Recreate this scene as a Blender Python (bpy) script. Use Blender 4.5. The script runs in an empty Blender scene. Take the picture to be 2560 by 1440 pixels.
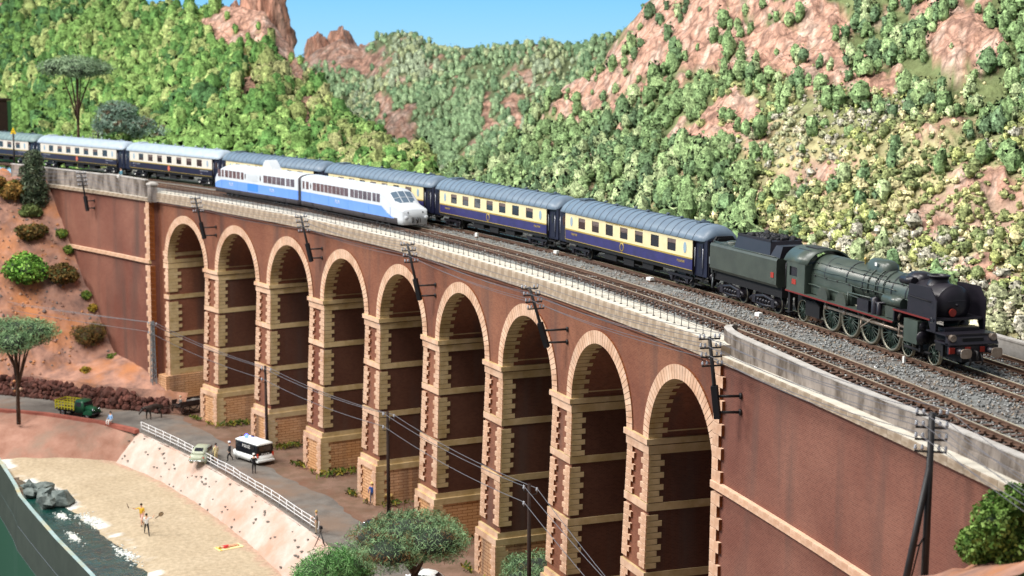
import bpy, math, random
import numpy as np
from mathutils import Vector, Matrix, noise
random.seed(7); rng = np.random.default_rng(7)
PI = math.pi
SC = bpy.context.scene
COL = SC.collection

# ------------------------------------------------------------------ camera
def vec(*a): return Vector(a)
CF, CR, CU = vec(-0.91222464, 0.38416874, -0.14233966), vec(0.38697248, 0.92205159, 0.00855392), vec(-0.13453066, 0.04727843, 0.98978091)
cd = bpy.data.cameras.new('camera'); cam = bpy.data.objects.new('camera', cd); COL.objects.link(cam)
mw = Matrix.Identity(4)
for i in range(3):
    mw[i][0], mw[i][1], mw[i][2] = CR[i], CU[i], -CF[i]
mw[0][3], mw[1][3], mw[2][3] = 102.074, -53.337, 15.094
cam.matrix_world = mw
cd.sensor_width = 36; cd.lens = 36 * 3942.39 / 2560; cd.clip_end = 3000; cd.clip_start = 0.5
cd.dof.use_dof = True; cd.dof.focus_distance = 96; cd.dof.aperture_fstop = 0.33
SC.camera = cam

# ------------------------------------------------------------------ hall light: world fill and ceiling lamps
w = bpy.data.worlds.new('World'); SC.world = w; w.use_nodes = True
bg = w.node_tree.nodes['Background']; bg.inputs[0].default_value = (0.84, 0.9, 1.0, 1); bg.inputs[1].default_value = 0.32
def area(name, loc, target, sx, sy, power, col):
    l = bpy.data.lights.new(name, 'AREA'); l.shape = 'RECTANGLE'; l.size = sx; l.size_y = sy; l.energy = power; l.color = col
    o = bpy.data.objects.new(name, l); COL.objects.link(o); o.location = loc
    o.rotation_euler = (Vector(target) - Vector(loc)).to_track_quat('-Z', 'Y').to_euler()
    return o
area('hall_lamp', (-130, -150, 125), (-60, 0, -8), 60, 40, 400000, (1.0, 0.94, 0.87))
area('hall_lamp', (0, -140, 125), (10, 5, -6), 50, 36, 250000, (1.0, 0.95, 0.9))
area('hall_lamp', (20, -60, 165), (-40, 30, 8), 70, 50, 330000, (1.0, 0.97, 0.93))
SC.view_settings.view_transform = 'Standard'; SC.view_settings.look = 'None'
SC.view_settings.exposure = 0.0; SC.view_settings.gamma = 1.0; SC.view_settings.use_curve_mapping = False
SC.render.engine = 'CYCLES'
try:
    SC.cycles.use_denoising = True; SC.cycles.denoiser = 'OPENIMAGEDENOISE'
except Exception: pass
SC.cycles.max_bounces = 6; SC.cycles.diffuse_bounces = 3; SC.cycles.glossy_bounces = 3
SC.cycles.transparent_max_bounces = 6

# ------------------------------------------------------------------ track line: s along the line, o towards the front, z above rail
KN = [-170, -120, -80, -40, 0, 40, 80]; KV = [-0.00033277, 0.0014856, 0.00333715, 0.00344047, 0.00356842, 0.00226271, 0.00086755]
SS = np.linspace(-200, 100, 1201); _k = np.interp(SS, KN, KV); _ds = SS[1] - SS[0]
HH = -np.concatenate([[0], np.cumsum((_k[1:] + _k[:-1]) / 2 * _ds)]); HH -= np.interp(0, SS, HH)
XX = np.concatenate([[0], np.cumsum((np.cos(HH[1:]) + np.cos(HH[:-1])) / 2 * _ds)]); XX -= np.interp(0, SS, XX)
YY = np.concatenate([[0], np.cumsum((np.sin(HH[1:]) + np.sin(HH[:-1])) / 2 * _ds)]); YY -= np.interp(0, SS, YY)
def W(s, o, z=0.0):
    a = float(np.interp(s, SS, HH))
    return (float(np.interp(s, SS, XX)) + o * math.sin(a), float(np.interp(s, SS, YY)) - o * math.cos(a), z)
def head(s): return float(np.interp(s, SS, HH))
def dT(s): return 4.63 + 0.0091 * s           # offset of the front track

# ------------------------------------------------------------------ materials
MATS = {}
def lin(c):
    if isinstance(c, str):
        c = tuple(int(c[i:i + 2], 16) / 255 for i in (0, 2, 4))
        return tuple(((x + 0.055) / 1.055) ** 2.4 if x > 0.04045 else x / 12.92 for x in c)
    return c
def rgba(c): c = lin(c); return (c[0], c[1], c[2], 1)
def M(name, c, c2=None, sc=1.0, rough=0.6, metal=0.0, bump=0.0, bsc=None, rnd=0.0, attr=None, spec=0.4, emit=None, det=5, coord='Object', stretch=None, c3=None, sc3=0.2, trans=0.0, bdist=0.12):
    m = bpy.data.materials.new(name); m.use_nodes = True; nt = m.node_tree; N = nt.nodes; L = nt.links
    b = N['Principled BSDF']; b.inputs['Roughness'].default_value = rough; b.inputs['Metallic'].default_value = metal
    b.inputs['Specular IOR Level'].default_value = spec
    if trans: b.inputs['Transmission Weight'].default_value = trans
    tc = N.new('ShaderNodeTexCoord'); src = tc.outputs[coord]
    if stretch:
        mp = N.new('ShaderNodeMapping'); mp.inputs['Scale'].default_value = stretch; L.new(src, mp.inputs[0]); src = mp.outputs[0]
    out = None
    if attr:
        at_ = N.new('ShaderNodeAttribute'); at_.attribute_name = attr; out = at_.outputs['Color']
    def nz(scale, d=det):
        n = N.new('ShaderNodeTexNoise'); n.inputs['Scale'].default_value = scale; n.inputs['Detail'].default_value = d; n.inputs['Roughness'].default_value = 0.6
        L.new(src, n.inputs['Vector']); return n
    def ramp(n, a=0.35, b_=0.65):
        r = N.new('ShaderNodeMapRange'); r.inputs[1].default_value = a; r.inputs[2].default_value = b_; L.new(n.outputs[0], r.inputs[0]); return r.outputs[0]
    def mix(f, a, b_, mode='MIX'):
        x = N.new('ShaderNodeMix'); x.data_type = 'RGBA'; x.blend_type = mode
        if hasattr(f, 'node') or hasattr(f, 'is_linked'): L.new(f, x.inputs[0])
        else: x.inputs[0].default_value = f
        for v, k in ((a, 6), (b_, 7)):
            if isinstance(v, (tuple, list)): x.inputs[k].default_value = v
            else: L.new(v, x.inputs[k])
        return x.outputs[2]
    if out is None: out = None
    if c2 is not None:
        out = mix(ramp(nz(sc)), out if attr else rgba(c), mix(0.5, out, rgba(c2), 'MULTIPLY') if attr else rgba(c2))
    if c3 is not None:
        out = mix(ramp(nz(sc3), 0.48, 0.68), out if out is not None else rgba(c), rgba(c3))
    if rnd:
        oi = N.new('ShaderNodeObjectInfo'); mr = N.new('ShaderNodeMapRange'); mr.inputs[3].default_value = 1 - rnd; mr.inputs[4].default_value = 1 + rnd * 0.6
        L.new(oi.outputs['Random'], mr.inputs[0]); hs = N.new('ShaderNodeHueSaturation')
        L.new(mr.outputs[0], hs.inputs['Value'])
        if out is None: hs.inputs['Color'].default_value = rgba(c)
        else: L.new(out, hs.inputs['Color'])
        out = hs.outputs[0]
    if out is None: b.inputs['Base Color'].default_value = rgba(c)
    else: L.new(out, b.inputs['Base Color'])
    if bump:
        n = nz(bsc or sc * 4); bp = N.new('ShaderNodeBump'); bp.inputs['Strength'].default_value = bump; bp.inputs['Distance'].default_value = bdist
        L.new(n.outputs[0], bp.inputs['Height']); L.new(bp.outputs[0], b.inputs['Normal'])
    if emit:
        b.inputs['Emission Color'].default_value = rgba(emit[0]); b.inputs['Emission Strength'].default_value = emit[1]
    MATS[name] = m
    return m
def BRICK(name, c1, c2, mortar, bw, bh, stain=None, msize=0.02, bumpd=0.03, offset=0.5):
    m = bpy.data.materials.new(name); m.use_nodes = True; nt = m.node_tree; N = nt.nodes; L = nt.links; b = N['Principled BSDF']
    b.inputs['Roughness'].default_value = 0.75; b.inputs['Specular IOR Level'].default_value = 0.25
    uv = N.new('ShaderNodeUVMap'); uv.uv_map = 'UVMap'
    br = N.new('ShaderNodeTexBrick'); br.offset = offset
    br.inputs['Scale'].default_value = 1.0; br.inputs['Mortar Size'].default_value = msize; br.inputs['Brick Width'].default_value = bw; br.inputs['Row Height'].default_value = bh
    br.inputs['Color1'].default_value = rgba(c1); br.inputs['Color2'].default_value = rgba(c2); br.inputs['Mortar'].default_value = rgba(mortar); br.inputs['Mortar Smooth'].default_value = 0.2
    L.new(uv.outputs[0], br.inputs['Vector'])
    def nz(scale, st=(1, 1, 1), d=5):
        mp = N.new('ShaderNodeMapping'); mp.inputs['Scale'].default_value = st; tc = N.new('ShaderNodeTexCoord'); L.new(tc.outputs['Object'], mp.inputs[0])
        n = N.new('ShaderNodeTexNoise'); n.inputs['Scale'].default_value = scale; n.inputs['Detail'].default_value = d; L.new(mp.outputs[0], n.inputs['Vector'])
        return n
    def mr(n, a, b_, lo=0, hi=1):
        r = N.new('ShaderNodeMapRange'); r.inputs[1].default_value = a; r.inputs[2].default_value = b_; r.inputs[3].default_value = lo; r.inputs[4].default_value = hi; L.new(n.outputs[0], r.inputs[0]); return r.outputs[0]
    x = N.new('ShaderNodeMix'); x.data_type = 'RGBA'; x.blend_type = 'MULTIPLY'; L.new(mr(nz(0.16), 0.35, 0.68, 0.0, 0.9), x.inputs[0]); L.new(br.outputs['Color'], x.inputs[6])
    x.inputs[7].default_value = rgba(stain or (0.62, 0.5, 0.5))
    y = N.new('ShaderNodeMix'); y.data_type = 'RGBA'; L.new(mr(nz(0.55, (1, 1, 0.1)), 0.52, 0.74, 0.0, 0.7), y.inputs[0]); L.new(x.outputs[2], y.inputs[6]); y.inputs[7].default_value = (0.09, 0.06, 0.05, 1)
    L.new(y.outputs[2], b.inputs['Base Color'])
    bp = N.new('ShaderNodeBump'); bp.inputs['Strength'].default_value = 0.35 if bh < .2 else 0.7; bp.inputs['Distance'].default_value = bumpd; bp.invert = True
    L.new(br.outputs['Fac'], bp.inputs['Height']); L.new(bp.outputs[0], b.inputs['Normal'])
    MATS[name] = m; return m

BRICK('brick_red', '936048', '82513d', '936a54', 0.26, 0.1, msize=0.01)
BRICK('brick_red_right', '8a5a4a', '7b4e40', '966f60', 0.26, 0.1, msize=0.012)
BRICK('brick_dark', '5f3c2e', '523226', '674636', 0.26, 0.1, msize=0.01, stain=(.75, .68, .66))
BRICK('brick_cream', 'e0b590', 'd4a67e', '8a4c22', 0.95, 0.27, stain=(0.8, 0.7, 0.5), msize=0.02, bumpd=0.05)
M('stone_face', 'e0bda2', 'd3ac8e', sc=1.3, rough=0.8, rnd=0.1, bump=0.15, bsc=9, c3='c3987a', sc3=0.6)
M('stone_side', 'd0b88c', 'c0a677', sc=1.3, rough=0.8, rnd=0.1, bump=0.15, bsc=9, c3='b09562', sc3=0.6)
M('burnt_edge', '8a4c1c', '6b3814', sc=3, rough=0.8)
M('coping_stone', 'c8b8a4', 'b09e88', sc=1.2, rough=0.85, rnd=0.06, bump=0.2, bsc=6, c3='8f7c66', sc3=0.6)
M('coping_top', 'cfcabd', 'b9b3a4', sc=1.2, rough=0.9, bump=0.2, bsc=6)
M('concrete', '988e86', '6e655c', sc=0.9, rough=0.9, bump=0.5, bsc=4, c3='4c4036', sc3=0.9, stretch=(1, 1, 0.45))
M('concrete_light', 'b9b5b0', 'a39e97', sc=1.5, rough=0.9, bump=0.15, bsc=6)
M('ballast', '8b8e8c', '55534f', sc=3.5, rough=0.95, bump=1.0, bsc=6.5, c3='6e625a', sc3=0.25, det=8)
M('ballast_stone', '9ba09e', rough=0.95, attr='tint')
M('rail_steel', '6f5546', '5d4537', sc=2, rough=0.55)
M('rail_head', 'd8ccb6', 'b8a88e', sc=1.5, rough=0.3, metal=0.35)
M('sleeper_wood', '5f473b', '43322a', sc=2, rough=0.9, rnd=0.25)
M('road', '77726c', '625d58', sc=0.7, rough=0.95, bump=0.5, bsc=8, c3='7b6656', sc3=0.13, det=7)
M('earth_red', 'a57e6d', '8d6554', sc=0.5, rough=0.95, bump=0.6, bsc=4, c3='8a7566', sc3=0.22)
M('ground_brown', '7f6455', '65503f', sc=0.6, rough=0.95, bump=0.6, bsc=4, c3='6d4a38', sc3=0.22)
M('rock_slope', 'b28672', '73584f', sc=0.5, rough=0.95, bump=1.0, bsc=1.8, c3='b0744a', sc3=0.2, det=10)
M('sand', 'b9a484', 'b4b0a8', sc=2.2, rough=0.95, bump=0.6, bsc=3.0, attr='tint', det=8)
M('plaster', 'b9a699', 'c4b8ae', sc=0.7, rough=0.95, bump=0.6, bsc=3, c3='bb9480', sc3=0.2, det=8)
M('pebble', '7c746c', '5c5550', sc=4, rough=0.9, rnd=0.4)
M('foam', 'd5d8d2', 'c4c8c2', sc=2, rough=0.7, bump=0.6, bsc=5)
M('water', '0e302d', '1a4a42', sc=0.5, rough=0.06, spec=0.6, bump=1.0, bsc=1.4, trans=0.15)
M('sea_rock', '79837f', '404a48', sc=1.0, rough=0.8, bump=0.6, bsc=2.5)
M('rubble_stone', '6e4238', '4c3029', sc=1.2, rough=0.95, rnd=0.4, bump=0.4, bsc=4)
M('kerb_red', '9c5b4c', '864a3e', sc=1, rough=0.9)
M('black_metal', '1b1a1b', '262324', sc=2, rough=0.5)
M('black_soft', '141317', rough=0.75)
M('wire', '5a5a60', rough=0.5)
M('insulator', 'a4a7ae', rough=0.2, spec=0.8)
M('grey_metal', '777d80', '666c70', sc=2, rough=0.6)
M('wood_dark', '33211a', '241712', sc=2, rough=0.85)
M('lamp_white', 'f2f2ee', rough=0.5)
M('fence_white', 'e4e4e4', rough=0.55)
M('pine_foliage', '5f7d62', rough=0.9, attr='tint', spec=0.15)
M('forest_leaf', '4b7a2a', rough=0.9, attr='tint', spec=0.1)
M('clump_leaf', '4b7a2a', rough=0.95, attr='tint', spec=0.05)
def leafy(m):
    n = m.node_tree; b = n.nodes['Principled BSDF']; src = b.inputs['Base Color'].links[0].from_socket; tc = n.nodes.new('ShaderNodeTexCoord'); acc = src
    for sc_, lo_, hi_ in ((1.7, .65, 1.25), (6.0, .5, 1.4), (14, .7, 1.25)):
        v = n.nodes.new('ShaderNodeTexNoise'); v.inputs['Scale'].default_value = sc_; v.inputs['Detail'].default_value = 4; n.links.new(tc.outputs['Object'], v.inputs['Vector'])
        r = n.nodes.new('ShaderNodeMapRange'); r.inputs[1].default_value = .36; r.inputs[2].default_value = .64; r.inputs[3].default_value = lo_; r.inputs[4].default_value = hi_; n.links.new(v.outputs[0], r.inputs[0])
        x = n.nodes.new('ShaderNodeVectorMath'); x.operation = 'SCALE'; n.links.new(acc, x.inputs[0]); n.links.new(r.outputs[0], x.inputs['Scale']); acc = x.outputs[0]
    n.links.new(acc, b.inputs['Base Color'])
leafy(MATS['clump_leaf'])
_n = MATS['clump_leaf'].node_tree; _a = _n.nodes.new('ShaderNodeAttribute'); _a.attribute_name = 'nrm'; _n.links.new(_a.outputs['Vector'], _n.nodes['Principled BSDF'].inputs['Normal'])
M('bark', '5b4436', '3c2c22', sc=3, rough=0.95, bump=0.4, bsc=8)
M('bark_green', '58614a', '3f4436', sc=3, rough=0.95)
M('glass', '22242a', rough=0.08, spec=0.7)
M('glass_blue', '8fa9bb', rough=0.1, spec=0.7)
M('glass_reddish', '4a3b40', '6b5c62', sc=1.2, rough=0.15, spec=0.6)
# ------------------------------------------------------------------ mesh helpers
class MB:
    def __init__(s, xf=None): s.v = []; s.f = []; s.mi = []; s.xf = xf; s.m = 0; s.sm = []; s.smooth = False
    def p(s, *c):
        s.v.append(tuple(s.xf(*c)) if s.xf else tuple(c)); return len(s.v) - 1
    def face(s, *i): s.f.append(tuple(i)); s.mi.append(s.m); s.sm.append(s.smooth)
    def quad(s, a, b, c, d): s.face(s.p(*a), s.p(*b), s.p(*c), s.p(*d))
    def box(s, x0, x1, y0, y1, z0, z1, mats=None, n=1):
        """axis box; mats = (material of y faces, of x faces, of z faces)"""
        m0 = s.m
        for k in range(n):
            a, b = x0 + (x1 - x0) * k / n, x0 + (x1 - x0) * (k + 1) / n
            i = [s.p(x, y, z) for x in (a, b) for y in (y0, y1) for z in (z0, z1)]
            fs = [((0, 4, 5, 1), 0), ((2, 3, 7, 6), 0), ((1, 5, 7, 3), 2), ((0, 2, 6, 4), 2)]
            if k == 0: fs.append(((0, 1, 3, 2), 1))
            if k == n - 1: fs.append(((4, 6, 7, 5), 1))
            for q, g in fs:
                if mats: s.m = mats[g]
                s.face(*[i[t] for t in q])
        s.m = m0
    def taper(s, b0, b1, z0, z1):
        """frustum: b=(x0,x1,y0,y1) at z0 and at z1"""
        i = [s.p(x, y, z) for (b, z) in ((b0, z0), (b1, z1)) for (x, y) in ((b[0], b[2]), (b[1], b[2]), (b[1], b[3]), (b[0], b[3]))]
        s.face(3, 2, 1, 0) if False else s.face(i[3], i[2], i[1], i[0]); s.face(i[4], i[5], i[6], i[7])
        for k in range(4): s.face(i[k], i[(k + 1) % 4], i[4 + (k + 1) % 4], i[4 + k])
    def tube(s, pts, r, n=6, cap=True):
        """round bar through pts; r a number or a list"""
        pts = [Vector(q) for q in pts]; rs = r if isinstance(r, (list, tuple)) else [r] * len(pts); rings = []
        sm0 = s.smooth; s.smooth = n > 4
        for k, q in enumerate(pts):
            d = (pts[min(k + 1, len(pts) - 1)] - pts[max(k - 1, 0)]).normalized()
            u = d.cross(Vector((0, 0, 1)) if abs(d.z) < 0.95 else Vector((1, 0, 0))).normalized(); v = d.cross(u)
            rings.append([s.p(*(q + (u * math.cos(t * 2 * PI / n) + v * math.sin(t * 2 * PI / n)) * rs[k])) for t in range(n)])
        for A, B in zip(rings, rings[1:]):
            for t in range(n): s.face(A[t], A[(t + 1) % n], B[(t + 1) % n], B[t])
        s.smooth = False
        if cap: s.face(*rings[0][::-1]); s.face(*rings[-1])
        s.smooth = sm0
    def lathe(s, prof, n=16, axis='z', org=(0, 0, 0), arc=(0, 2 * PI), cap=False):
        """revolve (r, h) profile about an axis"""
        full = abs(arc[1] - arc[0] - 2 * PI) < 1e-6; m = n if full else n + 1; rings = []
        for r, h in prof:
            ring = []
            for t in range(m):
                a = arc[0] + (arc[1] - arc[0]) * t / n; c, d = r * math.cos(a), r * math.sin(a)
                q = {'z': (c, d, h), 'x': (h, c, d), 'y': (c, h, d)}[axis]
                ring.append(s.p(org[0] + q[0], org[1] + q[1], org[2] + q[2]))
            rings.append(ring)
        sm0 = s.smooth; s.smooth = True
        for A, B in zip(rings, rings[1:]):
            for t in range(m if full else m - 1): s.face(A[t], A[(t + 1) % m], B[(t + 1) % m], B[t])
        s.smooth = False
        if cap: s.face(*rings[0][::-1]); s.face(*rings[-1])
        s.smooth = sm0
    def prism(s, poly, a, b, axis='y'):
        """extrude a 2-D outline between a and b along axis"""
        mk = {'y': lambda p, t: (p[0], t, p[1]), 'x': lambda p, t: (t, p[0], p[1]), 'z': lambda p, t: (p[0], p[1], t)}[axis]
        A = [s.p(*mk(q, a)) for q in poly]; B = [s.p(*mk(q, b)) for q in poly]; n = len(poly)
        s.face(*A[::-1]); s.face(*B)
        for k in range(n): s.face(A[k], A[(k + 1) % n], B[(k + 1) % n], B[k])
    def ball(s, c, r, n=8, m=6, sq=(1, 1, 1)):
        s.lathe([(max(1e-4, r * math.sin(PI * k / m)) * 1.0, -r * math.cos(PI * k / m) * sq[2]) for k in range(m + 1)], n, 'z', c)
    def loft(s, rings, closed=True, caps=True, matf=None):
        R = [[s.p(*q) for q in ring] for ring in rings]; n = len(R[0]); s.smooth = True
        for A, B, ra, rb in zip(R, R[1:], rings, rings[1:]):
            for t in range(n if closed else n - 1):
                if matf:
                    c = [(ra[t][k] + rb[t][k] + ra[(t + 1) % n][k] + rb[(t + 1) % n][k]) / 4 for k in range(3)]; s.m = matf(c)
                s.face(A[t], A[(t + 1) % n], B[(t + 1) % n], B[t])
        if caps:
            s.face(*R[0][::-1]); s.face(*R[-1])
        s.smooth = False
    def mesh(s, name):
        me = bpy.data.meshes.new(name); me.from_pydata(s.v, [], s.f)
        if any(s.mi): me.polygons.foreach_set('material_index', s.mi)
        if any(s.sm): me.polygons.foreach_set('use_smooth', s.sm)
        me.update(); return me
    def build(s, name, mat, parent=None, loc=None, fix=True):
        me = s.mesh(name)
        for m in (mat if isinstance(mat, (list, tuple)) else [mat]): me.materials.append(MATS[m])
        if fix:
            import bmesh
            b = bmesh.new(); b.from_mesh(me); bmesh.ops.recalc_face_normals(b, faces=b.faces); b.to_mesh(me); b.free()
        return link(name, me, parent, loc)
def link(name, me, parent=None, loc=None, rotz=None, scale=None):
    o = bpy.data.objects.new(name, me); COL.objects.link(o)
    if parent: o.parent = parent
    if loc: o.location = loc
    if rotz: o.rotation_euler = (0, 0, rotz)
    if scale: o.scale = scale
    return o
def tag(o, label=None, cat=None, group=None, kind=None):
    if label: o['label'] = label
    if cat: o['category'] = cat
    if group: o['group'] = group
    if kind: o['kind'] = kind
    return o
def thing(name, label, cat, loc=(0, 0, 0), rotz=0, group=None):
    o = bpy.data.objects.new(name, None); COL.objects.link(o); o.location = loc; o.rotation_euler = (0, 0, rotz); o.empty_display_size = 0.3
    return tag(o, label, cat, group)
def copy_tree(o, parent=None):
    c = o.copy(); COL.objects.link(c); c.parent = parent
    for ch in o.children: copy_tree(ch, c)
    return c
def uvsz(o, f=None):
    """UV = (s+o, z) kept in a list parallel to the mesh vertices"""
def np_mesh(name, V, Fq, mat, tint=None, smooth=False, nrm=None):
    me = bpy.data.meshes.new(name); n = len(V); k = Fq.shape[1]; m = len(Fq)
    me.vertices.add(n); me.vertices.foreach_set('co', V.astype(np.float32).ravel())
    me.loops.add(m * k); me.loops.foreach_set('vertex_index', Fq.astype(np.int32).ravel())
    me.polygons.add(m); me.polygons.foreach_set('loop_start', np.arange(0, m * k, k, dtype=np.int32))
    if smooth: me.polygons.foreach_set('use_smooth', np.ones(m, dtype=bool))
    if tint is not None:
        a = me.color_attributes.new('tint', 'FLOAT_COLOR', 'POINT'); a.data.foreach_set('color', (np.concatenate([tint, np.ones((n, 1))], 1) if tint.shape[1] == 3 else tint).astype(np.float32).ravel())
    if nrm is not None:
        a = me.attributes.new('nrm', 'FLOAT_VECTOR', 'POINT'); a.data.foreach_set('vector', nrm.astype(np.float32).ravel())
    me.update(calc_edges=True); me.validate()
    me.materials.append(MATS[mat]); return me
def place(o, s, off, z=0.0, half=8.0, flip=False):
    A, B = Vector(W(s - half, off(s - half) if callable(off) else off)), Vector(W(s + half, off(s + half) if callable(off) else off))
    m = (A + B) / 2; d = B - A; o.location = (m.x, m.y, z); o.rotation_euler = (0, 0, math.atan2(d.y, d.x) + (PI if flip else 0)); return o

# mesh in (s,o,z) with brick UVs
class VB(MB):
    def __init__(s): super().__init__(W); s.uv = []
    def p(s, a, b, c): s.uv.append((a + b, c)); return super().p(a, b, c)
    def build(s, name, mat, parent=None):
        me = s.mesh(name)
        for m in (mat if isinstance(mat, (list, tuple)) else [mat]): me.materials.append(MATS[m])
        uv = me.uv_layers.new(name='UVMap'); idx = np.empty(len(me.loops), dtype=np.int32); me.loops.foreach_get('vertex_index', idx)
        uv.data.foreach_set('uv', np.array(s.uv, dtype=np.float32)[idx].ravel())
        import bmesh
        b = bmesh.new(); b.from_mesh(me); bmesh.ops.recalc_face_normals(b, faces=b.faces); b.to_mesh(me); b.free()
        return link(name, me, parent)

# ------------------------------------------------------------------ viaduct
FO, BO = 7.65, -6.0                 # front and back faces
P0, PIT, PW = -73.33, 12.738, 3.34   # pier centres, pitch, width at impost
ZI, ZC, ZB, ZG = -8.15, -1.4, -21.7, -25.3
AR = (PIT - PW) / 2
ACH = [P0 - PIT / 2 + PIT * i for i in range(9)]
PCH = [P0 + PIT * i for i in range(8)]
via = thing('viaduct', 'long curved brick railway viaduct of nine tall arches with cream stone trim', 'viaduct', W(-25, 0, ZG))
via_inv = Matrix.Translation(-Vector(W(-25, 0, ZG)))
class Sub:
    pass
def vp(o): o.location = Vector(o.location) - Vector(W(-25, 0, ZG)); return o
NA = 40
sp = VB()
def tri_arch(b, c):
    # face above one arch, front and back, vault soffit
    s0, s1 = c - PIT / 2, c + PIT / 2
    for o in (FO, BO):
        pr = None
        for k in range(NA + 1):
            t = PI * k / NA; x, z = c - AR * math.cos(t), ZI + AR * math.sin(t)
            cur = (b.p(x, o, z), b.p(x, o, ZC))
            if pr: b.face(pr[0], cur[0], cur[1], pr[1])
            pr = cur
        for e, q in ((s0, c - AR), (s1, c + AR)): b.quad((e, o, ZI), (q, o, ZI), (q, o, ZC), (e, o, ZC))
    pr = None
    for k in range(NA + 1):
        t = PI * k / NA; x, z = c - AR * math.cos(t), ZI + AR * math.sin(t)
        cur = (b.p(x, FO, z), b.p(x, BO, z))
        if pr: b.face(pr[0], cur[0], cur[1], pr[1])
        pr = cur
for c in ACH: tri_arch(sp, c)
vp(sp.build('spandrel_wall', 'brick_red', via))
# voussoirs
NV = 41; vous = []
for k in range(NV):
    t0, t1 = PI * k / NV + 0.0035, PI * (k + 1) / NV - 0.0035; dep = 1.15 if k % 2 else 0.8
    m = MB(); r0, r1 = AR - 0.03, AR + 0.86
    P = [(-r0 * math.cos(t0), r0 * math.sin(t0)), (-r1 * math.cos(t0), r1 * math.sin(t0)), (-r1 * math.cos(t1), r1 * math.sin(t1)), (-r0 * math.cos(t1), r0 * math.sin(t1))]
    A = [m.p(x, -0.13, z) for x, z in P]; B = [m.p(x, dep, z) for x, z in P]
    m.face(*A); m.face(*B[::-1])
    for q in range(4):
        m.m = 2 if q == 3 else 1
        m.face(A[q], B[q], B[(q + 1) % 4], A[(q + 1) % 4])
    import bmesh
    me = m.mesh('voussoir'); bb = bmesh.new(); bb.from_mesh(me); bmesh.ops.recalc_face_normals(bb, faces=bb.faces); bb.to_mesh(me); bb.free()
    for q in ('stone_face', 'burnt_edge', 'stone_side'): me.materials.append(MATS[q])
    vous.append(me)
OV = Vector(W(-25, 0, ZG))
for i, c in enumerate(ACH):
    L0 = Vector(W(c, FO, ZI))
    if i >= 2:
        for me in vous: link('voussoir', me, via, L0 - OV, head(c), (1 - FO * float(np.interp(c, KN, KV)) - .006, 1, 1))
rest = MB()
for i, c in enumerate(ACH[:2]):
    R = Matrix.Translation(Vector(W(c, FO, ZI))) @ Matrix.Rotation(head(c), 4, 'Z') @ Matrix.Diagonal((1 - FO * float(np.interp(c, KN, KV)) - .006, 1, 1, 1))
    for me in vous:
        b0 = len(rest.v); rest.v += [tuple(R @ v.co) for v in me.vertices]
        for p in me.polygons: rest.f.append(tuple(b0 + j for j in p.vertices)); rest.mi.append(p.material_index); rest.sm.append(False)
tag(vp(rest.build('far_voussoirs', ['stone_face', 'burnt_edge', 'stone_side'], via)), kind='stuff')

def lerp(a, b, t): return a + (b - a) * t
def shaft(z):   # half width and front offset of a pier at height z
    t = (ZI - z) / (ZI - ZB); return PW / 2 + 0.22 * t, FO + 0.42 * t
cube = MB(); cube.box(-.5, .5, -.5, .5, -.5, .5, mats=(0, 1, 2)); cube_me = {}
def block_mesh(kind):
    if kind not in cube_me:
        me = cube.mesh('quoin')
        for q in {'front': ('stone_face', 'burnt_edge', 'stone_face'), 'side': ('burnt_edge', 'stone_side', 'stone_side'), 'coping': ('coping_stone', 'coping_stone', 'coping_top'), 'band': ('stone_face', 'stone_side', 'stone_face'), 'dark': ('burnt_edge', 'stone_side', 'burnt_edge')}[kind]: me.materials.append(MATS[q])
        cube_me[kind] = me
    return cube_me[kind]
quoin_rest = VB(); nq = [0]
def block(name, kind, s0, s1, o0, o1, z0, z1, parent=via, org=OV, solo=True, restb=None):
    sm, om, zm = (s0 + s1) / 2, (o0 + o1) / 2, (z0 + z1) / 2
    if solo:
        return link(name, block_mesh(kind), parent, Vector(W(sm, om, zm)) - org, head(sm), (abs(s1 - s0), abs(o1 - o0), abs(z1 - z0)))
    mats = {'front': (0, 2, 0), 'side': (2, 1, 1), 'band': (0, 1, 0)}[kind]
    restb.box(s0, s1, o0, o1, z0, z1, mats)
BANDS = [(-12.75, -12.25), (-17.2, -16.7)]
shb, bas = VB(), VB()
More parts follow.
